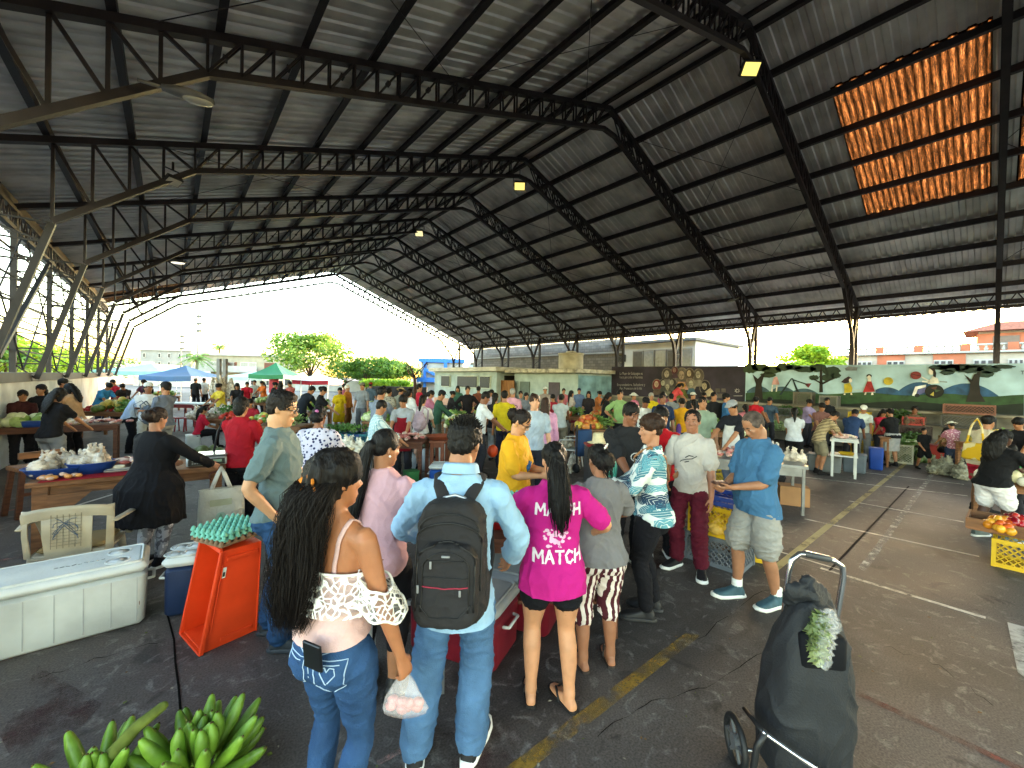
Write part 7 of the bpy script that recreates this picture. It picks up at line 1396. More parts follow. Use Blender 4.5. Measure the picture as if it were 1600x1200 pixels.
tub(P(303, 10.2), 0, .3, .3, .36, PLW, 'white bucket the girl in red sits on'); heap('cabbages', P(322, 9.4), .3, .2, .1, .12, ('#6f7a4a', '#4a5a34'), 'green melons on the floor by the white bucket', 8)
s = stall(372, 470, 9.4, .72, 'vegetable table behind the young man with glasses'); heap('peppers', s(.3, .5), .5, .3, .2, .07, MIX, 'mixed peppers and squash behind the young man with glasses', 60); greens(s(.7, .5), .5, .3, .3, ('#3f6a2c', '#9aae6a'), 'lettuce heap behind the young man with glasses')
t = tag(empty('wire_rack', P(418, 7.8)), 'white wire rack on the floor behind the young man with glasses', 'rack'); q = MB()
for i in range(5): q.bar((-.3, -.2+.1*i, .5), (.3, -.2+.1*i, .5), .015); 
for i in range(7): q.bar((-.3+.1*i, -.2, .5), (-.3+.1*i, .2, .5), .015); q.bar((-.3+.1*i, -.2, .1), (-.3+.1*i, -.2, .5), .015)
[q.bar((sx*.3, sy*.2, 0), (sx*.3, sy*.2, .5), .025) for sx in (-1, 1) for sy in (-1, 1)]; q.build('frame', PLW, t)
for i, (px, d, c) in enumerate(((512, 8.2, '#8f8a1c'), (542, 8.2, '#8f8a1c'), (512, 9.1, '#1f6d74'), (532, 9.1, '#23457e'), (550, 9.1, '#1f6d74'))):
    crate(P(px, d, 0 if i < 2 else .32), -AZ, .42, .4, .42 if i < 2 else .3, c, ['olive yellow crate under the white vegetables, beside its twin', 'olive yellow crate nearest the plaid shirted woman', 'teal crate of herbs behind the olive crates', 'blue crate of herbs between two teal crates', 'teal crate of herbs nearest the grey capped man'][i])
s = stall(505, 562, 9.0, .3, 'low bench carrying the herb crates'); heap('onions', P(528, 8.4, .42), .5, .2, .12, .05, ('#d0ccb4', '#8f9a5a', '#6a3a44'), 'white vegetables spread over the olive yellow crates', 60); greens(P(530, 9.2, .62)+V((.2, .1, 0)), .8, .3, .2, ('#2f5a24', '#6f9a45'), 'parsley and herbs filling the teal crates', 420)
t6 = table('chicken_table', P(432, 5.9), P(585, 5.9), .8, .76, mat('#6d6e70', .5, .3, .2, 5), 'grey table covered with plucked chickens in plastic bags', .05, .05, apron=.12); s = t6[1]
for i, (u, v) in enumerate(((.12, .4), (.62, .5), (.82, .35), (.95, .6))): plastic_heap(s(u, v), .22, .2, .22, ['bagged chicken next to the flower print blouse', 'bagged chickens in the middle of the chicken table', 'clear bag of chicken at the front of the chicken table', 'bagged chicken at the far end of the chicken table'][i], 7, ('#d6cdb9',), i)
heap('chicken', s(.78, .15), .3, .1, .06, .06, ('#cfc09c', '#d9cfb8'), 'bare chicken pieces along the chicken table edge', 16, 0, .6, cat='meat')
crate(P(566, 5.2), -AZ, .5, .35, .3, '#6d7075', 'grey lattice crate on the floor before the chicken table'); crate(P(682, 6.1), -AZ+.1, .52, .4, .32, '#7c8084', 'grey lattice crate of dark produce on the floor behind the blue shirt'); heap('produce', P(698, 6.25, .2), .2, .14, .12, .05, ('#1d1a1c', '#2b2a2c'), 'dark fruit in the grey lattice crate behind the blue shirt', 24)
s = stall(602, 662, 7.0, .80, 'meat table of the vendor in the red apron', WOOD2, .7); meat_heap(s(.5, .4), .34, .22, .1, 'chopped meat before the vendor in the red apron', 44)
s = stall(672, 697, 7.3, .78, 'reddish wooden stand behind the girl with the pink backpack', mat('#74402a', .65, 0, .25, 5), .6); basin(s(.5, .4), .2, .08, mat('#8e4a34', .5), 'brown dish on the reddish wooden stand')
cooler('cooler', P(672, 6.9), P(703, 6.9), .36, .42, mat('#1c4fa3', .5), CW, 'blue cooler with a white lid under the reddish wooden stand', cups=None); cooler('cooler', P(686, 9.2), P(709, 9.2), .4, .5, CW, CW, 'white cooler on the floor beyond the reddish wooden stand', cups=None)
tub(P(645, 6.8), 0, .22, .22, .35, mat('#2f6d3c', .5), 'small green bin under the meat table'); 
t = tag(empty('clear_bag', P(655, 8.3)), 'pair of pale blue plastic bags on the floor at the backpack girl\'s feet', 'bag'); q = MB(); q.ell((-.15, 0, .2), (.12, .1, .22), 10, 8); q.ell((.15, 0, .22), (.1, .09, .24), 10, 8); q.build('film', clearmat('#b9cbdc', .7, .3), t, True)
q = MB(); q.ell((0, 0, .1), (.12, .09, .13), 10, 8); tag(q.build('orange_bag', mat('#d2481c', .5), None, True, loc=P(772, 8.3, .35)), 'orange plastic bag at the white shirted man\'s side', 'bag')
for i, (a, b, d, c, lab) in enumerate(((690, 722, 11, LET, 'greens stall beyond the green vest man'), (742, 770, 14, MIX, 'produce table before the man with arms akimbo'), (864, 915, 13.5, MIX, 'fruit table under the blue end wall'), (925, 968, 12.6, ('#b5532a', '#c9803a', '#8fa04a'), 'tomato table behind the sage T shirt man'), (560, 605, 14.5, LET, 'lettuce stall by the grey capped man'), (470, 506, 15, MIX, 'mixed produce stall under the white canopy'), (395, 440, 17, LET, 'greens table under the green canopy'), (610, 650, 15.5, MIX, 'produce table before the dark site wall'), (800, 850, 16, LET, 'lettuce table by the store room doors'), (1000, 1040, 13, MIX, 'fruit stall below the purple mural'), (330, 372, 19, MIX, 'produce table beneath the blue canopy'), (228, 262, 20, MIX, 'produce table under the teal tarpaulin'))):
    s = stall(a, b, d, .74, lab); heap('produce', s(.35, .5), d*.03, .3, .2, .08, c, 'heap of produce on the '+lab, 46, seed=i); greens(s(.75, .5), d*.025, .3, .3, ('#3f6a2c', '#8aa555'), 'leafy bunches on the '+lab, 160, .07)
# counter with the cowboy hat
t = tag(empty('stall_counter', P(926, 6.6), -AZ), 'dark stall counter with a pale round sign and a blue banner', 'counter'); q = MB(); q.box((.16, .25, .41), (.36, .5, .82)); q.build('body', mat('#2a2a2d', .6), t); q = MB(); q.box((.75, .3, .80), (.8, .6, .04)); q.build('top', PLW, t); q = MB(); q.box((.72, .02, .58), (.7, .03, .36)); q.build('banner', mat('#3f8fa3', .6, 0, .3, 6), t); q = MB(); q.prism(disc(0, 0, .07, .07), (.22, -.005, .62), (1, 0, 0), (0, 0, 1), .008); q.build('round_sign', mat('#b9a49c', .6), t)
q = MB(); q.prism([(0, 0), (.2, .05), (.3, .2), (.1, .26), (-.05, .12)], (.6, .0, .44), (1, 0, 0), (0, 0, 1), .008); q.build('banner_print', mat('#c2412c', .6), t)
q = MB(); q.rbox((0, 0, .02), (.46, .36, .04), .04); tag(q.build('red_tray', mat('#8e1f24', .5), loc=at(P(926, 6.6), -AZ, .17, .25, .83), rz=-AZ), 'dark red tray under the straw hat', 'tray')
q = MB(); q.lathe((0, 0, 0), [(.19, .02), (.2, .025), (.12, .03), (.11, .05), (.10, .16), (.085, .19), (.05, .18), (.01, .175)], 24, 1.1, .9); tag(q.build('straw_hat', mat('#cfc09a', .8, 0, .12, 20, .3, 80), None, True, loc=at(P(926, 6.6), -AZ, .17, .25, .865), rz=.2), 'pale straw cowboy hat resting on the stall counter', 'hat')
plastic_heap(P(1048, 5.9, .74), .3, .22, .28, 'big bag of golden bread behind the curly haired woman', 8, ('#c2a06a',)); table('stall_table', P(1000, 5.7), P(1100, 5.7), .6, .74, WOOD, 'stall table behind the curly haired woman'); 
chair(P(893, 9.0), face(-70), PLW, 'white plastic chair with a bag on it in the open floor'); plastic_heap(P(890, 9.0, .45), .2, .18, .2, 'cream bag lying on the white plastic chair', 5, ('#b9ad98',)); plastic_heap(P(897, 8.6, .0), .18, .15, .4, 'pale sack on the floor beside the white plastic chair', 5, ('#b9b4aa',))
t = tag(empty('folded_stroller', P(914, 8.6)), 'folded blue baby stroller parked by the stall counter', 'stroller'); q = MB(); q.rbox((0, 0, .62), (.42, .16, .55), .06); q.build('fabric', mat('#2c4468', .8), t, autos=50); q = MB(); q.bar((-.2, 0, .1), (-.22, 0, 1.0), .03); q.bar((.2, 0, .1), (.22, 0, 1.0), .03); q.build('frame', STEEL2, t); q = MB(); [q.ell((x, 0, .1), (.04, .1, .1), 12, 8) for x in (-.22, .22)]; q.build('wheels', mat('#1a1a1c', .6), t, True)
tub(P(934, 8.1), 0, .4, .3, .55, PLW, 'white plastic tub stacked beside the folded stroller')
crate(P(1120, 7.4), -AZ, .5, .35, .3, '#b59a1c', 'yellow edged crate on the floor beyond the grey metal table')
# goods against the bleachers
for i, (px, py, z, c, w_, h_) in enumerate(((1170, 668, .0, '#b98a12', .5, .4), (1196, 668, 0, '#a9a08a', .4, .4), (1305, 664, .42, '#b59412', .5, .32), (1361, 652, .82, '#b59412', .5, .3), (1364, 663, .42, '#b59412', .5, .34), (1367, 681, .0, '#b59412', .5, .36), (1446, 648, .82, '#a3322a', .45, .25), (1456, 671, .42, '#3a2a26', .6, .42), (1461, 690, 0, '#2e2624', .6, .4), (1240, 652, .82, '#4a4a48', .5, .3), (1312, 641, 1.2, '#6d6a64', .5, .4), (1555, 641, 1.2, '#7a4a3c', 1.0, .28), (1556, 655, .82, '#3c3835', 1.0, .36), (1272, 646, 1.2, '#5d564c', .55, .5), (1085, 640, .42, '#a58f1c', .5, .34), (1062, 640, .42, '#a58f1c', .5, .34), (1000, 637, .42, '#4a4436', .5, .34))):
    loc = G(px, py, z); X = {0: 15.7, .42: 16.55, .82: 17.4, 1.2: 18.2}[z]; loc = onX(px, py, X); loc.z = z+.002
    crate(loc, R(90), w_, .4, h_, c, ['yellow crate of lettuce at the foot of the steps', 'pale crate beside the lettuce crate at the foot of the steps', 'yellow crate on the lowest step behind the woman bending', 'yellow crate topmost in the stack behind the white cap', 'yellow crate in the middle of the stack behind the white cap', 'yellow crate at the bottom of the stack behind the white cap', 'red crate on the steps above the seated man in brown', 'dark crate upon another beside the seated man in brown', 'dark crate on the floor beside the seated man in brown', 'grey crate on the middle step near the swing painting', 'grey wire crate on the top step under the painted girls', 'brown crate upon the dark crate under the big painted tree', 'long dark crate under the big painted tree', 'grey concrete coloured crate under the small painted tree', 'mustard crate on the lowest step under the purple mural', 'mustard crate next to its twin under the purple mural', 'dark crate on the lowest step at the corner of the blue wall'][i])
for i, (px, X, z, r_, lab) in enumerate(((1210, 15.9, .4, .45, 'lettuce and broccoli in the crates at the foot of the steps'), (1410, 17.4, .82, .6, 'dark bushy plants on the steps above the vendors'), (1030, 16.8, .42, .7, 'potted greenery on the lowest step under the purple mural'), (965, 17.2, .42, .8, 'green plants at the corner of the blue wall'), (1232, 17.4, .82, .5, 'green plants on the step under the swing painting'), (1410, 15.4, .3, .6, 'bundles of greens before the seated man in brown'), (1340, 16.7, .42, .4, 'dark greens on the lowest step beside the yellow stack'))):
    p = onX(px, 640, X); p.z = z; greens(p, r_, r_*.8, r_*.7, ('#2a4a1e', '#5f7a3c') if i else ('#6f9a45', '#c9cfa6'), lab, 420, .08)
s = stall(1150, 1205, 9.4, .7, 'vegetable bench beyond the capped vendor'); heap('lettuces', s(.5, .5), .5, .3, .2, .1, LET, 'lettuce on the vegetable bench beyond the capped vendor', 34)
p = onX(1425, 700, 15.2); p.z = 0; heap('produce', p, .7, .4, .3, .1, ('#4a5a2c', '#2f4422', '#6d7a44'), 'green plantains heaped before the seated man in brown', 50); p = onX(1465, 700, 15.4); tub((p.x, p.y, 0), 0, .5, .4, .45, mat('#8e2a24', .6), 'red tub between the boy and the woman in the sun hat'); p = onX(1490, 720, 13.5); plastic_heap((p.x-.3, p.y, 0), .5, .35, .4, 'pale sacks on the floor behind the woman in the sun hat', 7, ('#8d8a78',))
# canopies
def canopy(px, d, w_, h_, ridge, col, label, rz=None, val=None, dep=None):
    rz = -AZ if rz is None else rz; dep = dep or w_; t = tag(empty('canopy', P(px, d), rz), label, 'canopy', 'market canopies in the open'); q = MB(); N = 8; a, b = w_/2, dep/2; rg = []
    for f in [i/N for i in range(N+1)]: z = h_+(ridge-h_)*(1-f)**1.35; rg.append([V((x*a*max(f, .02), y*b*max(f, .02), z-.06*(abs(x*y) < .9)*f)) for x, y in ((-1, -1), (0, -1), (1, -1), (1, 0), (1, 1), (0, 1), (-1, 1), (-1, 0))])
    q.rings(rg, False, False); q.rings([[p.copy() for p in rg[-1]], [p+V((0, 0, -.28)) for p in rg[-1]]], False, False); q.build('roof', mat(col, .6, 0, .12, 2), t)
    if val: q = MB(); q.rings([[V((p.x*1.01, p.y*1.01, p.z-.02)) for p in rg[-1]], [V((p.x*1.01, p.y*1.01, p.z-.32)) for p in rg[-1]]], False, False); q.build('valance', mat(val, .6), t)
    for x in (-1, 1):
        for y in (-1, 1): q = MB(); q.bar((x*a*.98, y*b*.98, 0), (x*a*.98, y*b*.98, h_), .04); q.build('leg', PLW, t)
    return t
canopy(290, 24, 2.9, 1.75, 2.35, '#355d8a', 'blue peaked canopy over the far stalls'); canopy(431, 29, 2.4, 1.95, 2.8, '#1f7a4c', 'green peaked canopy beside the bushy tree'); canopy(498, 32, 2.7, 1.6, 2.1, '#d8d6d4', 'white peaked canopy with a red valance', val='#b3203a'); canopy(398, 34, 3.2, 1.75, 2.2, '#9fb5aa', 'pale grey green canopy behind the green one'); canopy(235, 31, 5.0, 2.0, 2.6, '#7fa8a2', 'wide teal tarpaulin roof over the far stalls', dep=4); canopy(262, 38, 5, 2.1, 2.6, '#9dbfc4', 'pale blue tarpaulin beyond the teal one', dep=4)
q = MB(); q.box((0, 0, 1.2), (.7, .04, 1.2)); tag(q.build('red_banner', mat('#a8202c', .6), loc=P(428, 30), rz=-AZ), 'red banner hanging under the green canopy', 'banner')
q = MB(); q.bar((-.1, 0, 0), (-.1, 0, 2.5), .12); q.bar((.14, 0, 0), (.14, 0, 2.5), .12); tag(q.build('twin_post', mat('#77797c', .6), loc=P(346, 16), rz=-AZ), 'pair of grey posts with plastic bags hung on them among the stalls', 'post'); plastic_heap(P(346, 15.7, 1.15), .35, .25, .6, 'plastic bags tied to the grey posts', 8)
# ------------------------------------------------------------------ people farther back
PROTO = {}
HM = {'k': '#0d0a09', 'b': '#2e1c14', 'g': '#8d8a86', 'w': '#c9c4ba'}
def proto(sex, pose, hair, sleeve, bottom, g, apron):
    key = (sex, pose, hair, sleeve, bottom, g, apron)
    if key in PROTO: return PROTO[key]
    kw = dict(stand=dict(lh=None, rh=None), work=dict(lean=.22, lh=(-.14, .42, .92), rh=(.15, .44, .95), hp=.4), fold=dict(lh=(.10, .22, 1.12), rh=(-.10, .24, 1.10), le=(-.7, -.3, -1), re=(.7, -.3, -1)), akimbo=dict(lh=(-.2, .05, .97), rh=(.2, .05, .97), le=(-1, -.5, .2), re=(1, -.5, .2)),
              bend=dict(lean=.75, lh=(-.16, .62, .72), rh=(.16, .62, .70), hp=.7), walk=dict(lf=(-.09, .22), rf=(.09, -.18), lh=(-.2, -.1, .85), rh=(.2, .2, .88)), phone=dict(lh=(-.1, .28, 1.2), rh=(.2, .1, .85), hp=.35), sit=dict(hip=(0, -.05, .48), lf=(-.13, .40), rf=(.13, .38), lh=(-.12, .36, .62), rh=(.12, .36, .60), lean=.25, hp=.2))[pose]
    f = Fig(1.65, sex, g, **kw); vx = .013; k = f.k; parts = [('person', body_mesh(f, vx, False), 'skin')]
    parts.append(('shirt', top_mesh(f, vx, .86 if pose != 'sit' else .88, 1.46, sleeve, .014, .012, .012, wr=.008, seed=len(PROTO)), 'top'))
    if bottom == 'skirt' and pose != 'sit': parts.append(('skirt', skirt_mesh(f, vx, .45), 'bot'))
    else: parts.append(('trousers', trouser_mesh(f, vx, {'long': 1.92, 'short': .8, 'skirt': .9}[bottom], .014, straight(.08, .07) if bottom == 'long' else (lambda t: .105), wr=.006), 'bot'))
    mb = MB(); [f.foot(mb, sd, .01) for sd in (-1, 1)]; parts.append(('shoes', remesh(mb, vx, 1, 'shoes'), 'shoe'))
    mb = MB(); f.cap(mb, 1.0 if hair in ('short', 'cap', 'hat') else 1.04, 0, .1 if hair in ('long', 'tail') else 0)
    if hair == 'long': mb.tube([f.hpnt(0, -.36, .5), f.hpnt(0, -.46, 0), f.hpnt(0, -.46, -.6), f.hpnt(0, -.42, -1.1)], [(.075, .04), (.085, .04), (.08, .035), (.04, .02)], 12, True, ref=(1, 0, 0)); mb.tube([f.hpnt(-.3, 0, .5), f.hpnt(-.3, -.08, 0)], .03, 8, True); mb.tube([f.hpnt(.3, 0, .5), f.hpnt(.3, -.08, 0)], .03, 8, True)
    if hair == 'tail': mb.tube([f.hpnt(0, -.42, .6), f.hpnt(0, -.56, .4), f.hpnt(0, -.55, -.3), f.hpnt(0, -.5, -.9)], [.03, .04, .04, .012], 10, True)
    if hair == 'bun': mb.ell(f.hpnt(0, -.44, .62), .055)
    me = remesh(mb, .011, 1, 'hair'); wrinkle(me, .006, (45, 45, 20)); parts.append(('hair', me, 'hair'))
    if hair in ('cap', 'hat'):
        q = MB(); u = f.hu; q.ell(f.hpnt(0, -.04, .76), (.37*u, .42*u, .30*u), 18, 10, f.hm)
        if hair == 'cap': q.tube([f.hpnt(0, .25, .78), f.hpnt(0, .6, .70)], [(.27*u, .03*u), (.22*u, .02*u)], 12, True, ref=(1, 0, 0))
        else: c = f.hpnt(0, -.03, .74); q.rings([[c+f.hm @ V((r_*cos(a), r_*sin(a)*1.1, z)) for a in [2*pi*j/24 for j in range(24)]] for r_, z in ((.34*u, .02), (.66*u, -.02), (.66*u, -.03), (.34*u, 0))], False, False)
        parts.append(('hat', q.mesh('hat'), 'hat')); fixn_(parts[-1][1]); parts[-1][1].polygons.foreach_set('use_smooth', [True]*len(parts[-1][1].polygons))
    if apron:
        q = MB(); rg = [[f.sp(z*k, x*w_, .135*k*g+.03-abs(x)**2*2.2) for x in (-.15, -.1, -.05, 0, .05, .1, .15)] for z, w_ in ((1.30, .6), (1.1, 1), (.95, 1.05), (.6, 1.1))]; rg2 = [[p+V((0, .012, 0)) for p in g_] for g_ in rg]; q.rings([a+b[::-1] for a, b in zip(rg, rg2)]); parts.append(('apron', q.mesh('apron'), 'apron')); fixn_(parts[-1][1])
    PROTO[key] = parts; return parts
def bg(px, d, H, deg, pose, sex, hair, top, bot, label, sleeve=.7, bottom='long', skin='m', hc='k', hat='#c9c9c6', apron=None, g=None, z=0, group=None, patt=None, shoe='#1d1c1e'):
    g = g or (.94 if sex == 'm' else 1.02); parts = proto(sex, pose, hair, sleeve, bottom, g, bool(apron)); root = None
    for nm, me, role in parts:
        m_ = {'skin': lambda: skinmat(skin), 'top': lambda: patt or cloth(top), 'bot': lambda: cloth(bot), 'shoe': lambda: cloth(shoe), 'hair': lambda: hairmat(HM[hc]), 'hat': lambda: cloth(hat), 'apron': lambda: cloth(apron or '#000000')}[role]()
        o = mesh_obj(nm, me, m_, root)
        if root is None: root = o
    root.location = P(px, d, z); root.scale = (H/1.65,)*3; root.rotation_euler[2] = face(deg+((px*37) % 17)-8); root.rotation_euler[0] = -.03*((px*13) % 5)/5 if pose in ('stand', 'work') else 0; tag(root, label, 'person', group); return root
BGP = [
 (35, 7.95, 1.5, 130, 'work', 'f', 'short', '#3a1d1e', '#1d1c22', 'person with short black hair in a dark maroon top behind the long wooden table'),
 (62, 8.6, 1.58, 160, 'stand', 'f', 'tail', '#1b1b1f', '#26262c', 'woman in black looking down behind the long wooden table'),
 (81, 6.75, 1.60, 5, 'work', 'f', 'long', '#17171a', '#77797d', 'woman with very long black hair and grey jeans at the long wooden table'),
 (102, 10.2, 1.68, 60, 'stand', 'm', 'cap', '#3c3a36', '#2a2a2e', 'man in a dark cap behind the tan topped woman', dict(hat='#2c2b29')),
 (118, 8.9, 1.62, 260, 'work', 'f', 'long', '#b58f6a', '#1f1d20', 'woman in a tan sleeveless top beside the long haired woman', dict(sleeve=.15)),
 (158, 13.0, 1.62, 90, 'bend', 'f', 'bun', '#3b83b5', '#2a3a5c', 'woman in a bright blue T shirt bending over the produce by the wall', {}),
 (180, 15.5, 1.60, 180, 'work', 'm', 'short', '#b01f30', '#2a2a2e', 'man in a red shirt behind the produce by the wall', {}),
 (196, 15.0, 1.55, 150, 'bend', 'f', 'bun', '#2c2623', '#2a2a2e', 'woman in dark brown bending beside the red shirted man', {}),
 (206, 9.6, 1.62, 60, 'bend', 'f', 'bun', '#9fb0c8', '#15151a', 'woman in a pale blue blouse and black trousers bending at the produce table', {}),
 (232, 8.9, 1.66, 130, 'fold', 'm', 'cap', '#c3c3c4', '#b3aea2', 'man in a white cap and white shirt with arms crossed', dict(skin='d')),
 (256, 8.2, 1.70, 280, 'fold', 'm', 'cap', '#5d6473', '#8d8a86', 'man in a grey blue T shirt and dark cap with arms folded', dict(hat='#1d1e22')),
 (306, 21, 1.66, 0, 'stand', 'm', 'cap', '#1a1a1c', '#1d1c22', 'man in a black vest and pale cap under the blue canopy', {}),
 (320, 21.5, 1.66, 0, 'stand', 'm', 'short', '#c9c9c8', '#1d1c22', 'man in a white shirt under the blue canopy', {}),
 (334, 22, 1.6, 90, 'work', 'f', 'tail', '#5a1d24', '#1d1c22', 'woman in dark red bending under the blue canopy', {}),
 (316, 10.3, 1.40, 40, 'sit', 'f', 'tail', '#b01f35', '#17171a', 'girl in a red shirt sitting on a white bucket', {}),
 (386, 18, 1.58, 150, 'work', 'm', 'short', '#b01f30', '#1d1c22', 'man in a red shirt behind the grey posts', {}),
 (397, 20, 1.62, 180, 'stand', 'm', 'short', '#8f8f88', '#1d1c22', 'man in a pale grey shirt under the grey green canopy', {}),
 (371, 15, 1.58, 150, 'work', 'f', 'long', '#1d1c20', '#1d1c22', 'woman with long dark hair in black near the grey posts', {}),
 (412, 20, 1.6, 200, 'work', 'f', 'tail', '#c2632a', '#1d1c22', 'woman in orange at the greens table', {}),
 (426, 17, 1.6, 60, 'work', 'f', 'bun', '#1a1a1e', '#1d1c22', 'woman in black leaning over the greens table', {}),
 (440, 16, 1.62, 0, 'stand', 'f', 'long', '#16161a', '#1d1c22', 'woman with long hair in black seen from behind, by the green canopy', {}),
 (455, 17, 1.66, 200, 'work', 'm', 'short', '#a5544c', '#1d1c22', 'man in a faded red shirt beside the green canopy', {}),
 (392, 9.9, 1.45, 170, 'sit', 'f', 'bun', '#8f1f2c', '#1d1c22', 'seated woman in dark red behind the vegetable table', dict(z=.2)),
 (472, 11.3, 1.70, 30, 'bend', 'm', 'short', '#1b2028', '#17171c', 'man in a dark navy suit leaning over a table', dict(sleeve=1.8)),
 (498, 11, 1.62, 60, 'work', 'f', 'bun', '#17171a', '#1d1c22', 'woman in a black blouse reaching over the vegetables', {}),
 (531, 13.6, 1.52, 170, 'stand', 'f', 'tail', '#b39412', '#b39412', 'woman in a mustard yellow dress behind the herb crates', dict(bottom='skirt')),
 (543, 14.4, 1.60, 90, 'stand', 'm', 'short', '#a5682c', '#6d4a2c', 'white haired person in ochre behind the yellow dress', dict(hc='w', sleeve=1.8)),
 (566, 13.6, 1.70, 182, 'stand', 'm', 'cap', '#7d8086', '#5a5c62', 'man in a grey T shirt and cap facing the camera beside the lettuce stall', dict(hat='#6d6a62')),
 (592, 7.9, 1.70, 15, 'work', 'm', 'short', '#6f7888', '#2a2a30', 'man in a slate grey T shirt with his back turned behind the plaid shirt', {}),
 (586, 6.3, 1.54, 60, 'work', 'f', 'short', '#7fa3ad', '#2a2a30', 'woman in a blue and white plaid shirt at the chicken table', dict(patt=pattern('plaid', ('#d3dcdc', '#4f7f92', '#8fb3bb'), 14), sleeve=1.5)),
 (632, 7.6, 1.58, 178, 'work', 'f', 'bun', '#8a8d92', '#2a2a30', 'vendor in a grey T shirt and red apron cutting meat', dict(apron='#7d1420')),
 (610, 12, 1.58, 20, 'stand', 'f', 'bun', '#7d7468', '#2a2a30', 'woman in a flowered top seen from behind by the site wall', dict(patt=pattern('dots', ('#8a8274', '#3a3a3c'), 22))),
 (624, 12.5, 1.60, 30, 'work', 'm', 'hat', '#7f8076', '#4a4a48', 'man in a straw hat and grey shirt bending over produce', dict(hat='#a5936a')),
 (641, 11.5, 1.58, 40, 'stand', 'f', 'tail', '#c6c4c6', '#2a2a30', 'woman in a white shirt between the straw hat and the red shirt', {}),
 (656, 13, 1.70, 60, 'stand', 'm', 'short', '#b3203a', '#2a2a30', 'man in a crimson T shirt near the bare tree', {}),
 (659, 8.5, 1.54, 10, 'work', 'f', 'tail', '#cfccca', '#4a4a3c', 'girl in a white T shirt and dark shorts wearing a pink backpack', dict(bottom='short', sleeve=.9, skin='l')),
 (670, 11.5, 1.56, 90, 'work', 'f', 'tail', '#a5647c', '#2a2a30', 'woman in a mauve top behind the pink backpack', {}),
 (684, 9.8, 1.62, 70, 'work', 'm', 'cap', '#2c4a3c', '#55564c', 'man in a dark green shirt and dark cap at the greens stall', dict(hat='#17181c', sleeve=1.7)),
 (731, 12.4, 1.68, 178, 'akimbo', 'm', 'short', '#1a1719', '#1d1c22', 'man in a black coat standing with hands on hips', dict(sleeve=1.8)),
 (703, 13.5, 1.5, 90, 'work', 'f', 'bun', '#2c2a2c', '#2a2a30', 'woman in black bending by the greens stall', {}),
 (752, 8.0, 1.66, 75, 'work', 'm', 'short', '#c6c8cc', '#2a2a30', 'man in a white short sleeved shirt leaning forward', dict(skin='d')),
 (775, 9.6, 1.58, 10, 'stand', 'f', 'tail', '#1d1d24', '#77797d', 'woman in a black vest between the white and yellow shirts', {}),
 (789, 8.8, 1.66, 8, 'stand', 'm', 'short', '#b5a01c', '#1d1e2c', 'man in a bright yellow T shirt with his back turned', {}),
 (802, 11.4, 1.66, 15, 'stand', 'm', 'short', '#c58f9c', '#2a2a30', 'bald headed man in a pink shirt behind the yellow T shirt', dict(hc='g')),
 (814, 13, 1.55, 170, 'stand', 'f', 'short', '#77797d', '#2a2a30', 'woman in a grey top by the wooden gate', {}),
 (823, 12.5, 1.52, 160, 'stand', 'f', 'tail', '#6f727a', '#2a2a30', 'woman in a grey tank top before the store room', dict(sleeve=.1)),
 (833, 13.2, 1.5, 190, 'work', 'f', 'long', '#5d2a34', '#2a2a30', 'woman in wine red before the store room door', {}),
 (836, 6.2, 1.68, 172, 'stand', 'm', 'short', '#9aa6b3', '#22242c', 'man in a pale grey T shirt and black trousers behind the yellow shirted vendor', dict(hc='b', skin='l')),
 (853, 7.4, 1.58, 6, 'stand', 'f', 'long', '#c58fae', '#2c4058', 'woman in a pink blouse and jeans with long brown hair', dict(hc='b', sleeve=1.7)),
 (852, 15.5, 1.66, 190, 'stand', 'm', 'cap', '#8d7f77', '#2a2a30', 'man in a white cap near the store room doors', {}),
 (866, 12.4, 1.5, 200, 'work', 'f', 'tail', '#8f1f2c', '#2a2a30', 'woman in dark red reaching at the fruit table', {}),
 (876, 10, 1.58, 20, 'work', 'f', 'bun', '#9aa0a3', '#6d6557', 'woman in a grey tank top and shorts by the white plastic chair', dict(sleeve=.1, bottom='short', skin='d')),
 (881, 17, 1.6, 180, 'stand', 'm', 'short', '#c06a72', '#2a2a30', 'man in a coral shirt before the blue end wall', {}),
 (895, 15, 1.56, 90, 'stand', 'f', 'long', '#b5a59a', '#7d1f3c', 'girl in a pale top and magenta skirt before the blue end wall', dict(bottom='skirt')),
 (920, 14.5, 1.56, 200, 'stand', 'f', 'long', '#2a2426', '#2a2a30', 'woman with long loose hair in black by the corner plants', {}),
 (946, 12.2, 1.6, 90, 'work', 'f', 'long', '#1a1a1c', '#2a2a30', 'woman in black with long hair at the tomato table', {}),
 (970, 10.4, 1.70, 182, 'akimbo', 'm', 'short', '#7d9a64', '#1f2024', 'man in a sage green T shirt facing the camera with hands at his waist', {}),
 (992, 13.4, 1.56, 150, 'stand', 'f', 'hat', '#c26a84', '#2a2a30', 'woman in a pink top and white hat under the purple mural', dict(hat='#c9c7c0')),
 (1007, 9.2, 1.58, 170, 'work', 'm', 'cap', '#c3c2c2', '#2a2a30', 'man in a dark cap and white shirt behind the stall counter', dict(hat='#1c1a1c', skin='d')),
 (1018, 12.4, 1.6, 180, 'stand', 'm', 'short', '#c2a81c', '#2a2a30', 'man in a yellow vest under the painted portraits', dict(hc='g')),
 (1037, 8.9, 1.68, 183, 'stand', 'm', 'short', '#1d2a44', '#1f2430', 'man in a navy polo shirt facing the camera', dict(skin='d')),
 (1049, 12, 1.6, 20, 'stand', 'm', 'short', '#77797d', '#2a2a30', 'man in grey with his back turned behind the navy polo', {}),
 (1053, 16.4, 1.6, 90, 'bend', 'f', 'tail', '#c44a4c', '#2a2a30', 'woman in coral bending on the steps under the portraits', dict(z=.42)),
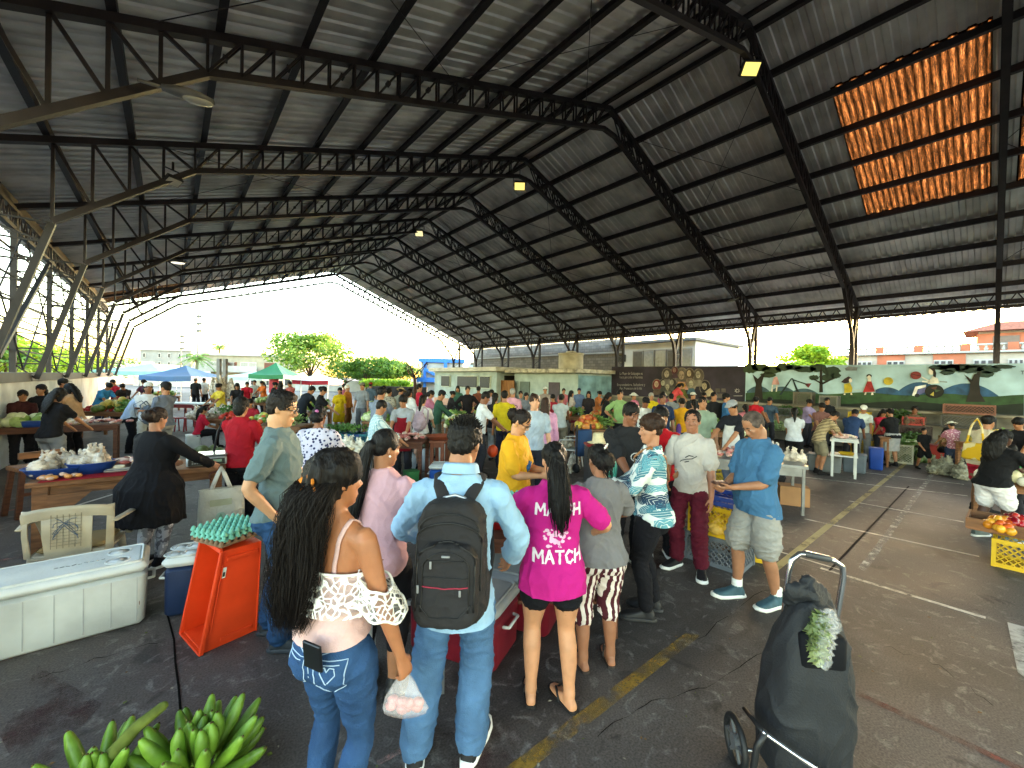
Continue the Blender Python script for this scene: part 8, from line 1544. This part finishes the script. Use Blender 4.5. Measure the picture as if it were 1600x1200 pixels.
 (1036, 16.8, 1.5, 180, 'sit', 'f', 'tail', '#a5506c', '#2a2a30', 'seated woman in pink on the steps under the portraits', dict(z=.42)),
 (1068, 9.6, 1.56, 10, 'work', 'f', 'bun', '#c28a1c', '#2c3454', 'woman in a mustard T shirt and patterned trousers seen from behind', {}),
 (1084, 13.4, 1.62, 170, 'stand', 'm', 'cap', '#26282a', '#2a2a30', 'man in black with a pale cap by the mustard crates', {}),
 (1086, 10.6, 1.5, 10, 'work', 'f', 'tail', '#b08a78', '#2a2a30', 'woman in a tan top bending near the mustard T shirt', {}),
 (1117, 11.2, 1.68, 184, 'stand', 'm', 'short', '#1f2022', '#55565c', 'man in a black shirt standing beyond the smiling man', dict(sleeve=1.7)),
 (1099, 7.5, 1.66, 186, 'stand', 'm', 'short', '#7f9080', '#3a3a3c', 'smiling man in a pale sage T shirt behind the white T shirt man', {}),
 (1136, 11, 1.66, 110, 'stand', 'm', 'cap', '#3a6a9a', '#2a3a5c', 'man in a blue shirt and dark cap beyond the capped vendor', dict(hat='#1d1e22')),
 (1150, 6.9, 1.64, 235, 'work', 'm', 'cap', '#1c1d24', '#5d6a86', 'vendor in a pale grey cap, dark shirt and white apron', dict(apron='#c9c9c9', hat='#8f9298')),
 (1168, 10, 1.5, 30, 'bend', 'f', 'tail', '#b56a74', '#2a2a30', 'woman in a dusty pink top bending beyond the capped vendor', {}),
 (1180, 11.5, 1.58, 60, 'work', 'f', 'bun', '#b3202c', '#2a2a30', 'woman in a bright red top by the steps', dict(sleeve=.1)),
 (1216, 7.4, 1.2, 240, 'sit', 'f', 'tail', '#26242a', '#1a1a1d', 'crouching woman with dark hair behind the blue T shirt man', dict(z=-.1)),
 (1243, 9.0, 1.42, 35, 'work', 'f', 'tail', '#b9bcc4', '#17171a', 'woman in a white T shirt and black trousers with a black ponytail', {}),
 (1283, 10.4, 1.5, 200, 'work', 'f', 'bun', '#6d4a44', '#2a2a30', 'woman facing the camera behind the striped shirt', {}),
 (1284, 8.9, 1.46, 100, 'bend', 'm', 'short', '#cbb28a', '#7d7460', 'man in a tan and black striped shirt bending over tubs', dict(patt=pattern('stripes_h', ('#c2aa82', '#1d1a18'), 9), bottom='short')),
 (1294, 13.2, 1.55, 190, 'stand', 'm', 'short', '#16171a', '#2a2a30', 'young man in a black T shirt before the grey wire crate', {}),
 (1332, 9.6, 1.46, 60, 'bend', 'm', 'short', '#27395c', '#2a2a30', 'man in a navy T shirt bent over the white table', dict(skin='d')),
 (1350, 10.6, 1.45, 220, 'work', 'f', 'cap', '#c3c9c6', '#77797d', 'woman in a white cap and white T shirt behind the white table', dict(hat='#d3d3d0')),
 (1378, 10.8, 1.35, 200, 'work', 'f', 'long', '#a51f34', '#2a2a30', 'girl in a red top beside the yellow crates', {}),
 (1396, 10.0, 1.40, 10, 'work', 'f', 'bun', '#17171a', '#9a9a9c', 'woman in a black top and grey skirt seen from behind by the yellow crates', dict(bottom='skirt')),
 (1430, 12.2, 1.62, 220, 'sit', 'm', 'short', '#5d4a3a', '#3a3a34', 'man in a brown patterned shirt sitting before the steps', dict(skin='d', z=.15, patt=pattern('dots', ('#5d4a3a', '#2f261f'), 20))),
 (1447, 9.6, .98, 190, 'walk', 'm', 'short', '#161618', '#161618', 'small boy in black shorts and T shirt walking on the open floor', dict(bottom='short')),
 (1492, 9.2, 1.18, 10, 'work', 'f', 'hat', '#a5687a', '#2a344c', 'woman in a pink flowered blouse and white sun hat', dict(hat='#c9c6b8', patt=pattern('dots', ('#a56a7a', '#d0b3b6'), 18))),
 (1480, 9.8, 1.1, 200, 'sit', 'f', 'long', '#7d5a3c', '#1d1c22', 'child in a leopard print top beside the sun hat', dict(patt=pattern('dots', ('#8a6a44', '#3a2a1c'), 26), z=.15)),
 (1540, 6.4, 1.50, 80, 'work', 'f', 'bun', '#b9ae9a', '#a51f34', 'woman carrying a yellow and cream shoulder bag behind the black T shirt', dict(bottom='short')),
 (1590, 5.9, 1.12, 270, 'work', 'm', 'short', '#2f7a3c', '#2a2a30', 'boy in a green T shirt at the right edge', {}),
 (540, 17, 1.6, 200, 'work', 'f', 'tail', '#8a4a5c', '#2a2a30', 'woman in mauve behind the ochre shirt far back', {}),
 (580, 18, 1.66, 10, 'stand', 'm', 'cap', '#4a5a6a', '#2a2a30', 'man in a blue grey shirt and red cap before the dark site wall', dict(hat='#8a2a2a')),
 (600, 16, 1.58, 160, 'work', 'f', 'bun', '#c2b49a', '#2a2a30', 'woman in cream at the produce table before the dark site wall', {}),
 (715, 16, 1.62, 190, 'stand', 'f', 'long', '#3a5a4a', '#2a2a30', 'woman in deep green under the mint toilet block windows', {}),
 (748, 15, 1.64, 20, 'stand', 'm', 'short', '#6a3a2a', '#2a2a30', 'man in rust brown behind the man with arms akimbo', {}),
 (764, 14, 1.56, 90, 'work', 'f', 'tail', '#b5a8b8', '#2a2a30', 'woman in pale lilac before the wooden gate', {}),
 (905, 17, 1.62, 190, 'stand', 'm', 'cap', '#5a6a8a', '#2a2a30', 'man in a dusty blue shirt and navy cap by the blue end wall', dict(hat='#1d2440')),
 (935, 15.5, 1.56, 150, 'work', 'f', 'bun', '#b56a3a', '#2a2a30', 'woman in burnt orange near the corner plants', {}),
 (1101, 14.5, 1.6, 170, 'stand', 'f', 'tail', '#7a8a4a', '#2a2a30', 'woman in olive before the purple mural edge', {}),
 (1202, 12.5, 1.55, 200, 'work', 'm', 'short', '#3a4a5a', '#2a2a30', 'man in slate blue behind the lettuce crates', {}),
 (1262, 12.8, 1.5, 160, 'work', 'f', 'bun', '#8a7a9a', '#2a2a30', 'woman in faded purple before the small painted tree', {}),
 (345, 13.5, 1.58, 190, 'work', 'f', 'bun', '#c2a83a', '#2a2a30', 'woman in yellow at the low table of bagged vegetables', {}),
 (228, 17, 1.6, 180, 'work', 'f', 'tail', '#4a2a3a', '#2a2a30', 'woman in plum under the teal tarpaulin', {}),
 (1598, 7.0, 1.45, 260, 'work', 'f', 'bun', '#17171c', '#2a2a30', 'woman in a black top at the right edge behind the boy', {}),
]
for r_ in BGP:
    kw = r_[10] if len(r_) > 10 else {}
    bg(*r_[:10], **kw)
# things the farther people carry
def daypack(px, d, z, deg, col, label):
    t = tag(empty('backpack', P(px, d, z), face(deg)), label, 'backpack'); mb = MB(); mb.ell((0, 0, 0), (.15, .09, .21), 16, 10); mb.ell((0, -.05, -.06), (.12, .07, .12), 14, 8); me = remesh(mb, .014, 1, 'sack'); wrinkle(me, .015, (14, 14, 14)); mesh_obj('sack', me, cloth(col), t); q = MB()
    for sx in (-1, 1): q.tube([(sx*.06, 0, .2), (sx*.08, .08, .3), (sx*.11, .2, .22), (sx*.12, .16, 0), (sx*.1, .05, -.15)], [(.02, .006)]*5, 6, ref=(1, 0, 0))
    q.build('strap', cloth(col), t, True)
p = P(659, 8.5); daypack(656, 8.28, 1.02, 10, '#b09aa6', 'dusty pink drawstring backpack on the girl in the white T shirt'); daypack(232, 8.65, 1.0, 200, '#5d646e', 'grey sling bag across the white capped man\'s chest')
mb = MB(); mb.rbox((0, 0, 0), (.30, .11, .26), .05, 4, tz=.85); mb.tube([(-.10, 0, .12), (-.06, .02, .38), (0, .03, .5), (.06, .02, .38), (.10, 0, .12)], .016, 8); o = mesh_obj('shoulder_bag', remesh(mb, .013, 1), pattern('blotch', ('#c29a1c', '#c9b98f'), 5)); o.location = P(1526, 6.15, .98); o.rotation_euler[2] = face(80); tag(o, 'yellow and cream shoulder bag behind the black T shirt woman', 'bag'); q = MB(); q.ell((0, 0, 0), (.09, .05, .14), 12, 8); tag(q.build('purse', cloth('#5a3a7d'), None, True, loc=P(1062, 9.4, .85)), 'purple purse at the mustard T shirt woman\'s hip', 'purse')

for i, (a, b, d, c, lab) in enumerate(((440, 500, 12.2, MIX, 'squash and peppers stall before the navy suit'), (566, 612, 10.2, LET, 'herb stall before the grey capped man'), (700, 742, 9.0, MIX, 'mixed vegetables stall beside the white cooler'), (905, 960, 9.6, ('#b5532a', '#c9803a', '#c9b04a'), 'orange fruit stall before the sage T shirt man'), (1040, 1080, 10.6, MIX, 'produce stall between the navy polo and the mustard T shirt'), (1100, 1140, 9.6, LET, 'greens stall behind the smiling man'), (205, 232, 13, MIX, 'small produce stall behind the white capped man'), (1560, 1640, 8.2, ('#a81c1c', '#7d8f4a', '#c9b04a'), 'red and green produce stall at the right edge'))):
    s = stall(a, b, d, .78, lab); heap('produce', s(.35, .5), d*.035, .3, .24, .075, c, 'heap of produce on the '+lab, 60, seed=i+40); greens(s(.8, .5), d*.03, .3, .3, ('#3f6a2c', '#8aa555'), 'leafy bunches on the '+lab, 200, .06)
